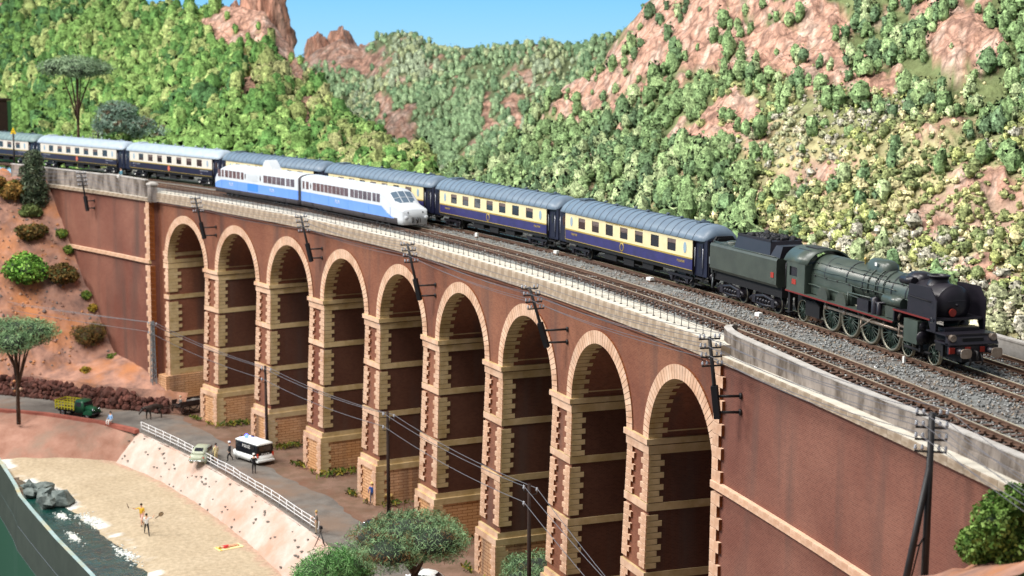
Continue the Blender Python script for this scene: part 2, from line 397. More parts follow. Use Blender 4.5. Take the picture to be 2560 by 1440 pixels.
for i, c in enumerate(PCH):
    solo = i >= 5
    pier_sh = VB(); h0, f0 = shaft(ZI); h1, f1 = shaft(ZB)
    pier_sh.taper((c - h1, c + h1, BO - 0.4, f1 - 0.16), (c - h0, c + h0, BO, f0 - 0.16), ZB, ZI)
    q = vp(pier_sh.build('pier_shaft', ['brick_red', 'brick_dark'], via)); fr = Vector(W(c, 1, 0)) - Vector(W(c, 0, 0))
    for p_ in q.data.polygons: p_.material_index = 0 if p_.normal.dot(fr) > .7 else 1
    pb = VB(); pb.taper((c - 2.06, c + 2.06, BO - 0.6, 8.34), (c - 1.98, c + 1.98, BO - 0.5, 8.22), ZG - 0.6, ZB)
    vp(pb.build('pier_base', 'brick_cream', via))
    for (z0, z1, e, fo) in ((ZB - 0.5, ZB + 0.02, 0.1, 8.34), (ZB + 0.02, ZB + 0.48, -0.05, None), (ZI - 0.32, ZI + 0.05, 0.22, None), (ZI - 0.95, ZI - 0.4, 0.05, None)):
        hw, ff = shaft(max(z0, ZB))
        if fo is None: fo = ff + (0.24 if e > 0.1 else 0.06)
        hw = 2.06 if z0 < ZB else hw + e * 0.6 + 0.05
        b = VB(); b.box(c - hw, c + hw, BO - 0.3, fo, z0, z1, mats=(0, 1, 1)); vp(b.build('impost' if z1 > -10 and e > 0.1 else 'band_course', ['stone_face', 'stone_side'], via))
    hw, ff = shaft(ZI); b = VB(); b.box(c - hw - 0.03, c + hw + 0.03, BO - 0.1, FO - 0.01, ZI + 0.42, ZI + 0.98, mats=(0, 1, 1)); vp(b.build('band_course', ['stone_face', 'stone_side'], via))
    for z0, z1 in BANDS:
        hw, ff = shaft((z0 + z1) / 2); b = VB(); b.box(c - hw - 0.05, c + hw + 0.05, BO - 0.2, ff + 0.02, z0, z1, mats=(0, 1, 1)); vp(b.build('band_course', ['stone_face', 'stone_side'], via))
    z = ZI - 0.98; k = 0
    while z - 0.38 > ZB + 0.6:
        z0, z1 = z - 0.36, z - 0.012
        if not any(z1 > a - 0.02 and z0 < b_ + 0.02 for a, b_ in BANDS):
            hw, ff = shaft((z0 + z1) / 2); wd = 1.12 if k % 2 else 0.82; sd = 1.08 if k % 2 else 0.8
            block('quoin', 'front', c - hw, c - hw + wd, ff - 0.4, ff, z0, z1, solo=solo, restb=quoin_rest)
            block('quoin', 'front', c + hw - wd, c + hw, ff - 0.4, ff, z0, z1, solo=solo, restb=quoin_rest)
            block('quoin', 'side', c + hw - 0.3, c + hw + 0.06, ff - sd, ff - 0.02, z0, z1, solo=solo, restb=quoin_rest)
        z -= 0.387; k += 1
    z = ZB - 0.53; k = 0
    while z - 0.38 > ZG - 0.3:
        z0, z1 = z - 0.4, z - 0.012; wd = 1.0 if k % 2 else 0.74; sd = 1.1 if k % 2 else 0.85
        for sg in (-1, 1):
            x = c + sg * 2.06; block('base_quoin', 'front', min(x, x - sg * wd), max(x, x - sg * wd), 8.1, 8.39, z0, z1)
        block('base_quoin', 'side', c + 1.8, c + 2.11, 8.37 - sd, 8.37, z0, z1)
        z -= 0.412; k += 1
tag(vp(quoin_rest.build('far_quoins', ['stone_face', 'stone_side', 'burnt_edge'], via)), kind='stuff')
# coping stones and deck slab
dk = VB()
s = -88.0
dk_ = MB(W)
while s < 60:
    dk_.box(s, s + 2, BO - 3.5, 7.3, -1.4, -0.62); s += 2
tag(vp(dk_.build('deck_slab', 'concrete', via)))
s = -87.6
while s < 27.0:
    block('coping_stone', 'coping', s + 0.02, s + 1.28, 6.3 + random.uniform(-0.02, 0.02), 8.02 + random.uniform(-0.015, 0.015), ZC + 0.0, -0.36 + random.uniform(-0.015, 0.015)); s += 1.3
b = VB(); s = -88
while s < 27: b.box(s, s + 1.5, 7.2, 7.82, ZC - 0.28, ZC - 0.01); s += 1.5
vp(b.build('cornice', 'brick_red', via))

# ------------------------------------------------------------------ abutment walls
def abut(name, label, s0, s1, fo, quoins, mat, zlow, sc_z, cop):
    org = Vector(W((s0 + s1) / 2, fo, zlow)); t = thing(name, label, 'wall', org)
    b = VB(); n = max(1, int(abs(s1 - s0) / 2))
    for k in range(n):
        a, c = lerp(s0, s1, k / n), lerp(s0, s1, (k + 1) / n)
        b.box(a, c, BO - 3, fo, zlow, ZC)
    o = b.build('brick_wall', mat, t); o.location = -org
    a, k = s0, 0
    while a < s1:
        e = min(a + 1.25, s1); block('string_course', 'band', a + 0.015, e - 0.015, fo - 0.1, fo + 0.3, sc_z - 0.42, sc_z, t, org); a += 1.25
    if cop:
        a = s0
        while a < s1:
            e = min(a + 1.3, s1); block('coping_stone', 'coping', a + 0.02, e - 0.02, 6.3, fo + 0.32, ZC, -0.98, t, org); a += 1.3
    for qs, sg in quoins:
        z = ZC - 0.1; k = 0
        while z - 0.7 > zlow:
            z0, z1 = z - 0.66, z - 0.02; wd = 1.15 if k % 2 else 0.8
            if not (z1 > sc_z - 0.45 and z0 < sc_z + 0.02):
                block('quoin', 'front', min(qs, qs + sg * wd), max(qs, qs + sg * wd), fo - 0.5, fo + 0.2, z0, z1, t, org)
            z -= 0.68; k += 1
    return t
abut('abutment_wall', 'plain brick abutment wall at the far left end of the viaduct', -124, -86.9, 8.55, [(-86.85, -1)], 'brick_red_right', -26, -8.3, True)
abut('abutment_wall', 'large brick abutment wall at the right end of the viaduct', 26.95, 62, FO, [(26.9, 1)], 'brick_red_right', -26, -8.3, True)
b = VB(); b.box(-86.85, ACH[0] - AR, BO, FO - 0.12, -26, ZC); vp(b.build('end_pier', 'brick_red', via))
for z0, z1 in BANDS + [(ZI - 0.35, ZI + 0.05), (ZI + 0.45, ZI + 1.0), (ZI - 1.0, ZI - 0.42), (ZB, ZB + 0.6), (ZB - 0.75, ZB - 0.1)]:
    b = VB(); b.box(-85.6, ACH[0] - AR + 0.08, BO, FO + 0.03, z0, z1, mats=(0, 1, 1)); vp(b.build('band_course', ['stone_face', 'stone_side'], via))
b = VB(); b.box(-86.0, ACH[0] - AR + 0.45, BO, FO + 0.8, -26, ZB - 0.06); vp(b.build('end_pier_base', 'brick_cream', via))
z = ZI - 1.05; k = 0; eq = VB()
while z > ZB:
    z0, z1 = z - 0.375, z - 0.012
    if not any(z1 > a - 0.02 and z0 < b_ + 0.02 for a, b_ in BANDS):
        e = ACH[0] - AR + 0.05; wd = 1.0 if k % 2 else 0.75; sd = 1.6 if k % 2 else 1.15
        block('x', 'front', e - wd, e, FO - 0.3, FO + 0.06, z0, z1, solo=False, restb=eq); block('x', 'side', e - 0.3, e + 0.05, FO - sd, FO + 0.04, z0, z1, solo=False, restb=eq)
    z -= 0.387; k += 1
tag(vp(eq.build('end_pier_quoins', ['stone_face', 'stone_side', 'burnt_edge'], via)), kind='stuff')
# unseen wall added behind the arches to shut out light from behind
bw = VB(); s = -124
while s < 60: bw.box(s, s + 4, BO - 3.3, BO - 2.9, -26, -1.45); s += 4
tag(bw.build('light_blocking_wall', 'brick_red'), 'plain brick wall added behind the arches of the viaduct to block light', 'wall')

# parapets
def wallstrip(name, label, pts, o_t, z0, z1, th, mat, capm, capz=0.16, cap_over=0.06, n=1):
    b = MB(W); b2 = MB(W)
    for (s0, o0, za0), (s1, o1, za1) in zip(pts, pts[1:]):
        i = [b.p(*q) for q in ((s0, o0, z0), (s1, o1, z0), (s1, o1, za1), (s0, o0, za0), (s0, o0 - th, z0), (s1, o1 - th, z0), (s1, o1 - th, za1), (s0, o0 - th, za0))]
        for q in ((0, 1, 2, 3), (5, 4, 7, 6), (3, 2, 6, 7), (0, 3, 7, 4), (1, 5, 6, 2)): b.face(*[i[k] for k in q])
        c = cap_over
        i = [b2.p(*q) for q in ((s0, o0 + c, za0), (s1, o1 + c, za1), (s1, o1 + c, za1 + capz), (s0, o0 + c, za0 + capz), (s0, o0 - th - c, za0), (s1, o1 - th - c, za1), (s1, o1 - th - c, za1 + capz), (s0, o0 - th - c, za0 + capz))]
        for q in ((0, 1, 2, 3), (5, 4, 7, 6), (3, 2, 6, 7), (0, 3, 7, 4), (1, 5, 6, 2)): b2.face(*[i[k] for k in q])
    m = pts[len(pts) // 2]; org = Vector(W(m[0], m[1], z0)); t = thing(name, label, 'wall', org)
    o = b.build('wall_face', mat, t); o.location = -org; o = b2.build('wall_cap', capm, t); o.location = -org
    return t
rp = [(26.2, 6.55, 0.36), (26.25, 6.85, 0.37), (26.7, 7.2, 0.36), (27.6, 7.42, 0.3)] + [(s, 7.52 - 0.012 * (s - 28), max(-.08, 0.27 - 0.03 * (s - 28))) for s in range(29, 63, 2)]
wallstrip('parapet_wall', 'weathered grey concrete parapet curving in at the right end of the viaduct', rp, 0, -1.0, 0.4, 0.42, 'concrete', 'concrete_light', 0.06, 0.02)
wallstrip('parapet_wall', 'grey concrete parapet above the brick wall at the far left', [(s, 8.55, 0.95 - 0.012 * (s + 88) * (1 if s > -100 else 0.0)) for s in range(-124, -86, 2)], 0, -1.4, 1.0, 0.4, 'concrete', 'concrete_light', 0.12, 0.04)
wallstrip('parapet_wall', 'pale concrete wall behind the locomotive at the right edge', [(s, -4.9 - 0.02 * (s - 26), 0.62) for s in range(24, 62, 2)], 0, -0.6, 0.6, 0.4, 'concrete_light', 'concrete_light', 0.1, 0.03)
org = Vector(W(-86.6, 8.35, -1.5)); t = thing('parapet_pillar', 'small grey pillar where the left parapet ends', 'pillar', org, head(-86.6))
b = MB(); b.box(-0.42, 0.42, -0.42, 0.42, 0.0, 2.0); b.build('pillar_shaft', 'concrete', t)
b = MB(); b.box(-0.52, 0.52, -0.52, 0.52, 2.0, 2.2); b.taper((-.5, .5, -.5, .5), (-.1, .1, -.1, .1), 2.2, 2.4); b.build('pillar_cap', 'concrete_light', t)
# ------------------------------------------------------------------ ballast bed and tracks
def sheet(name, ss, os_, zf, mat, kind='structure', smooth=True):
    V = np.array([W(s, o, zf(s, o)) for s in ss for o in os_]); n = len(os_); q = []
    for i in range(len(ss) - 1):
        for j in range(n - 1): q.append((i * n + j, i * n + j + 1, (i + 1) * n + j + 1, (i + 1) * n + j))
    me = np_mesh(name, V, np.array(q)[:, ::-1], mat, smooth=smooth); o = link(name, me); o['kind'] = kind; return o
def bz(s, o):
    e = 0.0
    if o > 5.9: e = -(o - 5.9) * 0.35
    return -0.27 + e + 0.05 * noise.noise((s * 0.9, o * 0.9, 0)) + (0.1 if abs(o - dT(s) / 2) < 0.9 else 0)
sheet('ballast_bed', np.arange(-126, 62, 0.8), np.arange(-8.4, 6.95, 0.5), bz, 'ballast')
# loose ballast stones on the near stretch
N = 14000; ss = rng.uniform(-40, 60, N); ss = np.where(rng.random(N) < 0.55, rng.uniform(10, 60, N), ss); oo = rng.uniform(-6.5, 6.6, N)
tet = np.array([(1, 1, 1), (-1, -1, 1), (-1, 1, -1), (1, -1, -1)]) * 0.052
V = np.empty((N * 4, 3)); T = np.empty((N * 4, 3))
for i in range(N):
    R = np.array(Matrix.Rotation(rng.uniform(0, 6), 3, Vector(rng.normal(size=3)).normalized())); c = np.array(W(ss[i], oo[i], bz(ss[i], oo[i]) + 0.03))
    V[i * 4:i * 4 + 4] = (tet * rng.uniform(0.6, 1.4, (1, 3))) @ R.T + c
    g = rng.uniform(0.1, 0.36); T[i * 4:i * 4 + 4] = (g, g * 1.02, g * 1.0) if rng.random() < 0.8 else (g * 1.0, g * 0.8, g * 0.6)
Fq = (np.arange(N)[:, None, None] * 4 + np.array([(0, 1, 2), (0, 3, 1), (0, 2, 3), (1, 3, 2)])[None]).reshape(-1, 3)
tag(link('ballast_stones', np_mesh('ballast_stones', V, Fq, 'ballast_stone', T)), 'grey crushed stone ballast between the tracks', 'gravel', kind='stuff')

slp = MB(); slp.box(-0.13, 0.13, -1.3, 1.3, -0.16, 0); sl_me = slp.mesh('sleeper'); sl_me.materials.append(MATS['sleeper_wood'])
def track(label, off, s0, s1, solo0, dets=True):
    org = Vector(W((s0 + s1) / 2, off((s0 + s1) / 2), -0.4)); t = thing('railway_track', label, 'track', org)
    for sg in (-1, 1):
        b = MB(W)
        for s in np.arange(s0, s1, 1.5):
            e = min(s + 1.5, s1)
            def seg(w0, w1, z0, z1, m):
                b.m = m; oc0, oc1 = off(s) + sg * 0.752, off(e) + sg * 0.752
                i = [b.p(*q) for q in ((s, oc0 - w0, z0), (s, oc0 + w0, z0), (s, oc0 + w1, z1), (s, oc0 - w1, z1), (e, oc1 - w0, z0), (e, oc1 + w0, z0), (e, oc1 + w1, z1), (e, oc1 - w1, z1))]
                for q in ((0, 4, 7, 3), (1, 2, 6, 5)): b.face(*[i[k] for k in q])
                b.m = 1 if z1 >= -0.001 else m
                b.face(*[i[k] for k in (3, 7, 6, 2)])
            seg(0.1, 0.1, -0.2, -0.17, 0); seg(0.03, 0.03, -0.17, -0.06, 0); seg(0.055, 0.055, -0.06, 0.0, 0)
        o = b.build('rail', ['rail_steel', 'rail_head'], t, fix=False); o.location = -org
    n = int((s1 - s0) / 0.68); restb = MB(W)
    for k in range(n):
        s = s0 + 0.34 + k * 0.68; o = off(s)
        if s >= solo0:
            link('sleeper', sl_me, t, Vector(W(s, o, -0.2)) - org, head(s) + random.uniform(-0.02, 0.02))
        else: restb.box(s - 0.13, s + 0.13, o - 1.3, o + 1.3, -0.36, -0.2)
    if restb.v: q = tag(restb.build('far_sleepers', 'sleeper_wood', t), kind='stuff'); q.location = -org
    # chairs that clamp the rails
    if dets:
        b = MB(W)
        for k in range(n):
            s = s0 + 0.34 + k * 0.68
            if s < 8: continue
            for sg in (-1, 1):
                for e in (0.14, -0.14):
                    oc = off(s) + sg * 0.752 + e; b.box(s - 0.09, s + 0.09, oc - 0.06, oc + 0.06, -0.2, -0.11)
        q = tag(b.build('rail_chairs', 'rail_steel', t), kind='stuff'); q.location = -org
    return t
track('front railway track carrying the blue and white railcar', dT, -124, 62, -60)
track('back railway track carrying the steam train', lambda s: 0.0, -160, 62, -60)
track('short siding rails behind the locomotive at the right', lambda s: -3.75 - 0.0 * s, 29, 62, 29, False)

# marker boxes and small posts beside the tracks
def mark(s, o, w_, h, label, grp=None):
    t = thing('track_marker', label, 'marker', W(s, o, -0.22), head(s) + 0.2)
    b = MB(); b.box(-w_, w_, -w_ * 0.75, w_ * 0.75, 0.16, 0.16 + h); b.box(-w_ * .92, w_ * .92, -w_ * .7, w_ * .7, 0.16 + h, 0.18 + h); b.build('marker_head', 'lamp_white', t)
    b = MB(); b.taper((-w_ * 1.1, w_ * 1.1, -w_, w_), (-w_ * .8, w_ * .8, -w_ * .7, w_ * .7), -0.08, 0.16); b.build('marker_foot', 'rail_steel', t)
mark(-25.4, 2.0, 0.13, 0.3, 'white track marker beside the coach behind the railcar nose')
mark(-11.9, 1.3, 0.19, 0.2, 'white box marker between the tracks under the gap of the two nearest coaches')
mark(4.6, 1.7, 0.24, 0.18, 'white box marker between the tracks below the nearest coach')
mark(21.1, 2.2, 0.2, 0.2, 'white box marker on the ballast below the tender front')
mark(36.8, 1.75, 0.06, 0.32, 'thin white post on the ballast below the locomotive front')
for i, (s, o) in enumerate([(34.5, 2.6), (38.6, 2.2), (36.8, 3.3), (26.8, 5.3), (33.0, 5.6)]):
    b = MB(); b.ball((0, 0, 0), 0.2, 6, 4, (1, 1, 0.4)); q = b.build('plaster_crumb', 'lamp_white', None, W(s, o, -0.2))
    q.rotation_euler = (0, 0, i * 1.3); q.scale = (1.3, 0.7, 0.5)
    tag(q, 'white plaster crumb on the ballast, ' + ('between the tracks under the cylinders', 'just below the front locomotive wheels', 'below the middle driving wheels', 'close to the curved parapet end', 'by the front rail next to the parapet')[i], 'crumb', 'white crumbs on the ballast')

# iron railing on the coping
org = Vector(W(-28, 7.55, -0.4)); rl = thing('iron_railing', 'thin dark iron railing along the edge of the viaduct deck', 'railing', org)
pst = MB(); pst.tube([(0, 0, 0), (0, 0, 0.98)], 0.021, 5); pst.box(-.06, .06, -.06, .06, 0, .05); pm = pst.mesh('railing_post'); pm.materials.append(MATS['black_metal'])
s = -84.6
while s < 26:
    q = link('railing_post', pm, rl, Vector(W(s, 7.5, -0.37)) - org, head(s)); q.rotation_euler = (random.uniform(-.07, .07), random.uniform(-.08, .08), head(s)); s += 1.02
for z in (0.02, 0.32, 0.58):
    b = MB(); b.tube([W(s, 7.5, z + random.uniform(-.025, .025)) for s in np.arange(-84.6, 26.3, 1.02)], 0.012, 4); q = b.build('railing_wire', 'black_metal', rl); q.location = -org

# ------------------------------------------------------------------ telegraph poles on the wall, and wires
ins = MB(); ins.lathe([(0.02, 0), (0.02, 0.1), (0.075, 0.1), (0.085, 0.2), (0.06, 0.24), (0.07, 0.33), (0.03, 0.38)], 7); ins_me = ins.mesh('insulator'); ins_me.materials.append(MATS['insulator'])
heads = []
def pole_head(t, top, axis, up, n=4, w_=0.62):
    """crossarms with insulators; axis = unit vector of the arms, up = pole direction"""
    pts = []
    for k in range(n):
        c = top - up * (0.12 + 0.5 * k)
        b = MB(); b.tube([c - axis * w_, c + axis * w_], 0.05, 4); b.build('crossarm', 'black_metal', t)
        row = []
        for e in (-0.58, -0.32, 0.32, 0.58):
            q = link('insulator', ins_me, t, c + axis * e * w_ / 0.62 + Vector((0, 0, 0.0)), None, (.85, .85, .72)); row.append(q.location.copy() + Vector((0, 0, 0.3)))
        pts.append(row)
    return pts
names = ['far left above the plain brick wall', 'beside the first arch from the left', 'beside the third arch from the left', 'beside the fifth arch from the left', 'beside the seventh arch from the left', 'beside the right end of the ninth arch']
for i, (s, db, dt_, zb, zt) in enumerate([(-101.7, 9.35, 10.1, -3.5, 1.15), (-72.4, 8.95, 9.95, -4.35, 0.1), (-46.9, 8.7, 9.75, -4.2, 0.2), (-21.9, 9.0, 10.1, -4.65, 0.05), (3.5, 9.1, 10.45, -4.5, -0.3), (29.75, 8.9, 9.5, -4.0, 0.45)]):
    wall = 8.55 if s < -88 else FO
    t = thing('telegraph_pole', 'black telegraph pole bracketed to the viaduct, ' + names[i], 'telegraph pole', W(s, db, zb), 0, 'telegraph poles bracketed to the viaduct wall')
    O_ = Vector(W(s, db, zb)); A = Vector((0, 0, 0)); B = Vector(W(s, dt_, zt)) - O_; up = B.normalized()
    b = MB(); b.tube([A, B], [0.13, 0.1], 8); b.build('pole', 'black_metal', t)
    b = MB(); b.tube([A + up * -0.1, A + up * 1.75], 0.24, 4); b.build('pole_socket', 'black_soft', t)
    for z in (0.25, 1.15):
        p0 = A + up * z; p1 = Vector(W(s + 0.35, wall, zb + z)) - O_
        b = MB(); b.tube([p0, p1], 0.08, 6); b.tube([p1, p1 + (p0 - p1).normalized() * 0.12], 0.18, 8); b.build('wall_bracket', 'black_metal', t)
    ax = (Vector(W(s, dt_ + 1, 0)) - Vector(W(s, dt_, 0))).normalized() + Vector(W(s + 1, 0, 0)) * 0
    rows = pole_head(t, B, ax, up); heads.append([[q + O_ for q in r] for r in rows])
# free standing A-frame pole at the right
O_ = Vector(W(52.6, 9.3, -5.6)); t = thing('telegraph_pole', 'black two-legged telegraph pole in front of the right brick wall', 'telegraph pole', O_, 0, None)
T_ = Vector((0, 0, 6.75)); out = (Vector(W(52.6, 10, 0)) - Vector(W(52.6, 9, 0)))
b = MB(); b.tube([(0, 0, -3), T_], [0.17, 0.13], 8); b.build('pole', 'black_metal', t)
f0 = out * 1.75 + Vector((0.2, 0.3, -3)); f1 = Vector((0, 0, 4.6))
b = MB(); b.tube([f0, f1], [0.17, 0.12], 8); b.build('pole_leg', 'black_metal', t)
b = MB(); q0 = Vector((0, 0, 1.6)); q1 = f0.lerp(f1, 0.55); mid = (q0 + q1) / 2 - Vector((0, 0, 0.15)); b.tube([q0 + Vector((0, 0, .15)), mid, q1], 0.04, 5); b.tube([mid, q1 - Vector((0, 0, 1.3))], 0.035, 5); b.build('tie_rod', 'black_metal', t)
rows = pole_head(t, T_, out.normalized() * 0.72 + (Vector(W(53.6, 0, 0)) - Vector(W(52.6, 0, 0))) * -0.35, Vector((0, 0, 1)), 4, 0.8); heads.append([[q + O_ for q in r] for r in rows])
# line wires: one per insulator place, from pole to pole and out of the frame
ext0 = [[Vector(W(-124, 10, 0.6)) + Vector((0, 0, -0.5 * k)) for e in range(4)] for k in range(4)]
ext1 = [[Vector(W(66, 9.5, 0.3)) + Vector((0, 0, -0.5 * k)) for e in range(4)] for k in range(4)]
seq = [ext0] + heads + [ext1]
for k in range(4):
    for e in (0, 3) if k < 3 else (1,):
        pts = []
        for A, B in zip(seq, seq[1:]):
            a, c = A[k][e], B[k][e]
            for j in range(8):
                u = j / 8; q = a.lerp(c, u); q.z -= 1.3 * u * (1 - u); pts.append(q)
        b = MB(); b.tube(pts, 0.017, 4); q = b.build('telegraph_wire', 'wire'); tag(q, ('topmost', 'second', 'third', 'lowest')[k] + (' outer' if e == 3 else ' inner' if e == 0 else '') + ' telegraph wire strung between the poles on the viaduct wall', 'wire', 'wires along the viaduct wall')

# lower line of poles on the road side of the piers
low = []
def gpole(s, o, zt, label, lattice=False):
    O_ = Vector(W(s, o, ZG)); h = zt - ZG; t = thing('utility_pole', label, 'utility pole', O_, head(s), 'utility poles along the foot of the viaduct')
    if not lattice:
        b = MB(); b.tube([(0, 0, -0.3), (-0.25, 0, h)], [0.19, 0.13], 8); b.build('pole', 'wood_dark', t)
    else:
        for sx in (-1, 1):
            for sy in (-1, 1):
                b = MB(); b.tube([(sx * .3, sy * .3, 0), (sx * .13, sy * .13, h)], 0.06, 4); b.build('corner_post', 'grey_metal', t)
        b = MB(); n = 16
        for k in range(n):
            z0, z1 = h * k / n, h * (k + 1) / n; a, c = lerp(.3, .13, k / n), lerp(.3, .13, (k + 1) / n); g = 1 if k % 2 else -1
            for sy in (-1, 1): b.tube([(-a * g, a * sy, z0), (c * g, c * sy, z1)], 0.035, 4); b.tube([(a * sy, -a * g, z0), (c * sy, c * g, z1)], 0.035, 4)
        b.build('lattice_bracing', 'grey_metal', t)
    R = Matrix.Rotation(head(s), 3, 'Z'); pts = []
    for (e, z, l) in ((-1, h - 0.35, 0), (1, h - 0.6, 1), (-1, h - 1.5, 2)):
        b = MB(); b.tube([(0, 0, z - .15), (0, e * 0.45, z - 0.1), (0, e * 0.5, z)], 0.03, 4); b.build('bracket', 'black_metal', t)
        q = link('insulator', ins_me, t, (0, e * 0.5, z)); q.scale = (1.2, 1.2, 1.0); pts.append(O_ + R @ Vector((0, e * 0.5, z + 0.3)))
    low.append(pts)
gpole(-86.1, 9.0, -15.4, 'grey lattice pole against the left corner of the viaduct', True)
gpole(-54.0, 10.5, -15.6, 'slim dark pole right of the white police van')
gpole(-26.3, 10.0, -15.1, 'dark reddish pole behind the tall umbrella pine')
gpole(3.0, 10.0, -14.5, 'dark pole above the pine at the bottom edge')
low = [[Vector(W(-130, 26, -13 - k * .4)) for k in range(3)]] + low + [[Vector(W(40, 12, -16.5 - k * .7)) for k in range(3)]]
for k in range(3):
    pts = []
    for A, B in zip(low, low[1:]):
        for j in range(8):
            u = j / 8; q = A[k].lerp(B[k], u); q.z -= 1.6 * u * (1 - u); pts.append(q)
    b = MB(); b.tube(pts, 0.028, 4); tag(b.build('telegraph_wire', 'wire'), ('upper back', 'upper front', 'lowest')[k] + ' grey wire slung low across the viaduct piers', 'wire', 'wires along the foot of the viaduct')
# ------------------------------------------------------------------ trains
M('pullman_cream', 'e2d5ab', 'dbcd9f', sc=2, rough=0.4); M('pullman_blue', '33306a', '2b2a58', sc=1, rough=0.4)
M('arrow_white', 'd9d3c8', 'd0c9bc', sc=2, rough=0.4); M('arrow_dark', '221f38', '1c1a2e', sc=1, rough=0.4)
M('gold', 'b39a48', rough=0.4, metal=0.3); M('coach_dark', '171a33', '101226', sc=1, rough=0.45)
M('roof_blue', '6d7d8c', '617182', sc=1.5, rough=0.42); M('roof_white', 'a9b6c2', '9ba9b6', sc=1.5, rough=0.42); M('roof_green', '7f9493', '6c8181', sc=1.5, rough=0.45)
M('roof_rib', '4e5c6a', rough=0.5); M('red_crest', 'c4664e', rough=0.5); M('blind', '6f605c', '5c4f4d', sc=2, rough=0.8); M('interior', '2c2024', '1c1518', sc=1, rough=0.9)
M('loco_green', '465048', '3b453e', sc=1.2, rough=0.36, spec=0.5); M('tender_green', '434a42', '393f39', sc=1.2, rough=0.38)
M('loco_black', '1d1b22', '242028', sc=1.5, rough=0.38); M('rod_steel', 'a89a8c', '8b7d70', sc=3, rough=0.4, metal=0.55); M('red_paint', '9c2f22', rough=0.5); M('red_line', '6e211c', rough=0.5)
M('brass', 'c4a964', rough=0.35, metal=0.6); M('coal', '17171a', '2c2c30', sc=4, rough=0.6, bump=1, bsc=6); M('wheel_rim', '7d7a6c', rough=0.4, metal=0.5); M('wheel_green', '27382f', rough=0.5)
M('rc_white', 'cbd0d5', 'c3c9ce', sc=1, rough=0.4); M('rc_blue', '6490dc', '6c97e0', sc=0.6, rough=0.4); M('rc_blue2', '3f80d8', rough=0.45); M('rc_grey', '4a454b', '413d42', sc=1, rough=0.6); M('glass_screen', '5d6f80', rough=.12, spec=.7); M('rc_grille', 'c8cdd0', rough=0.5)
_txt = {}
def text_obj(body, size, mat, parent, loc, depth=0.006, rot=(PI / 2, 0, 0), sx=1.0):
    key = (body, size, mat)
    if key not in _txt:
        cu = bpy.data.curves.new('lettering', 'FONT'); cu.body = body; cu.size = size; cu.align_x = 'CENTER'; cu.align_y = 'CENTER'; cu.extrude = depth; cu.resolution_u = 2
        o = bpy.data.objects.new('lettering', cu); COL.objects.link(o); dg = bpy.context.evaluated_depsgraph_get(); me = bpy.data.meshes.new_from_object(o.evaluated_get(dg))
        bpy.data.objects.remove(o); me.materials.clear(); me.materials.append(MATS[mat]); _txt[key] = me
    q = link('lettering', _txt[key], parent, loc); q.rotation_euler = rot; q.scale = (sx, 1, 1); return q
def oval(b, cx, cz, rx, rz, y0, y1, n=14): b.prism([(cx + rx * math.cos(2 * PI * k / n), cz + rz * math.sin(2 * PI * k / n)) for k in range(n)], y0, y1)
WIN = [-7.15, -4.75, -2.38, 0.0, 2.38, 4.8, 7.25]
def wheelset(t, x, r, rimm='wheel_rim', disc='black_soft'):
    for sg in (-1, 1):
        b = MB(); b.lathe([(0.0, sg * 0.82), (r * 0.82, sg * 0.80), (r * 0.84, sg * 0.83), (r, sg * 0.83), (r + 0.02, sg * 0.69), (0, sg * 0.68)], 18, 'y', (x, 0, r)); q = b.build('wheel', rimm if r > 9 else disc, t)
        b = MB(); b.lathe([(r * 0.84, sg * 0.835), (r, sg * 0.835)], 18, 'y', (x, 0, r)); q2 = b.build('tyre', rimm, q)
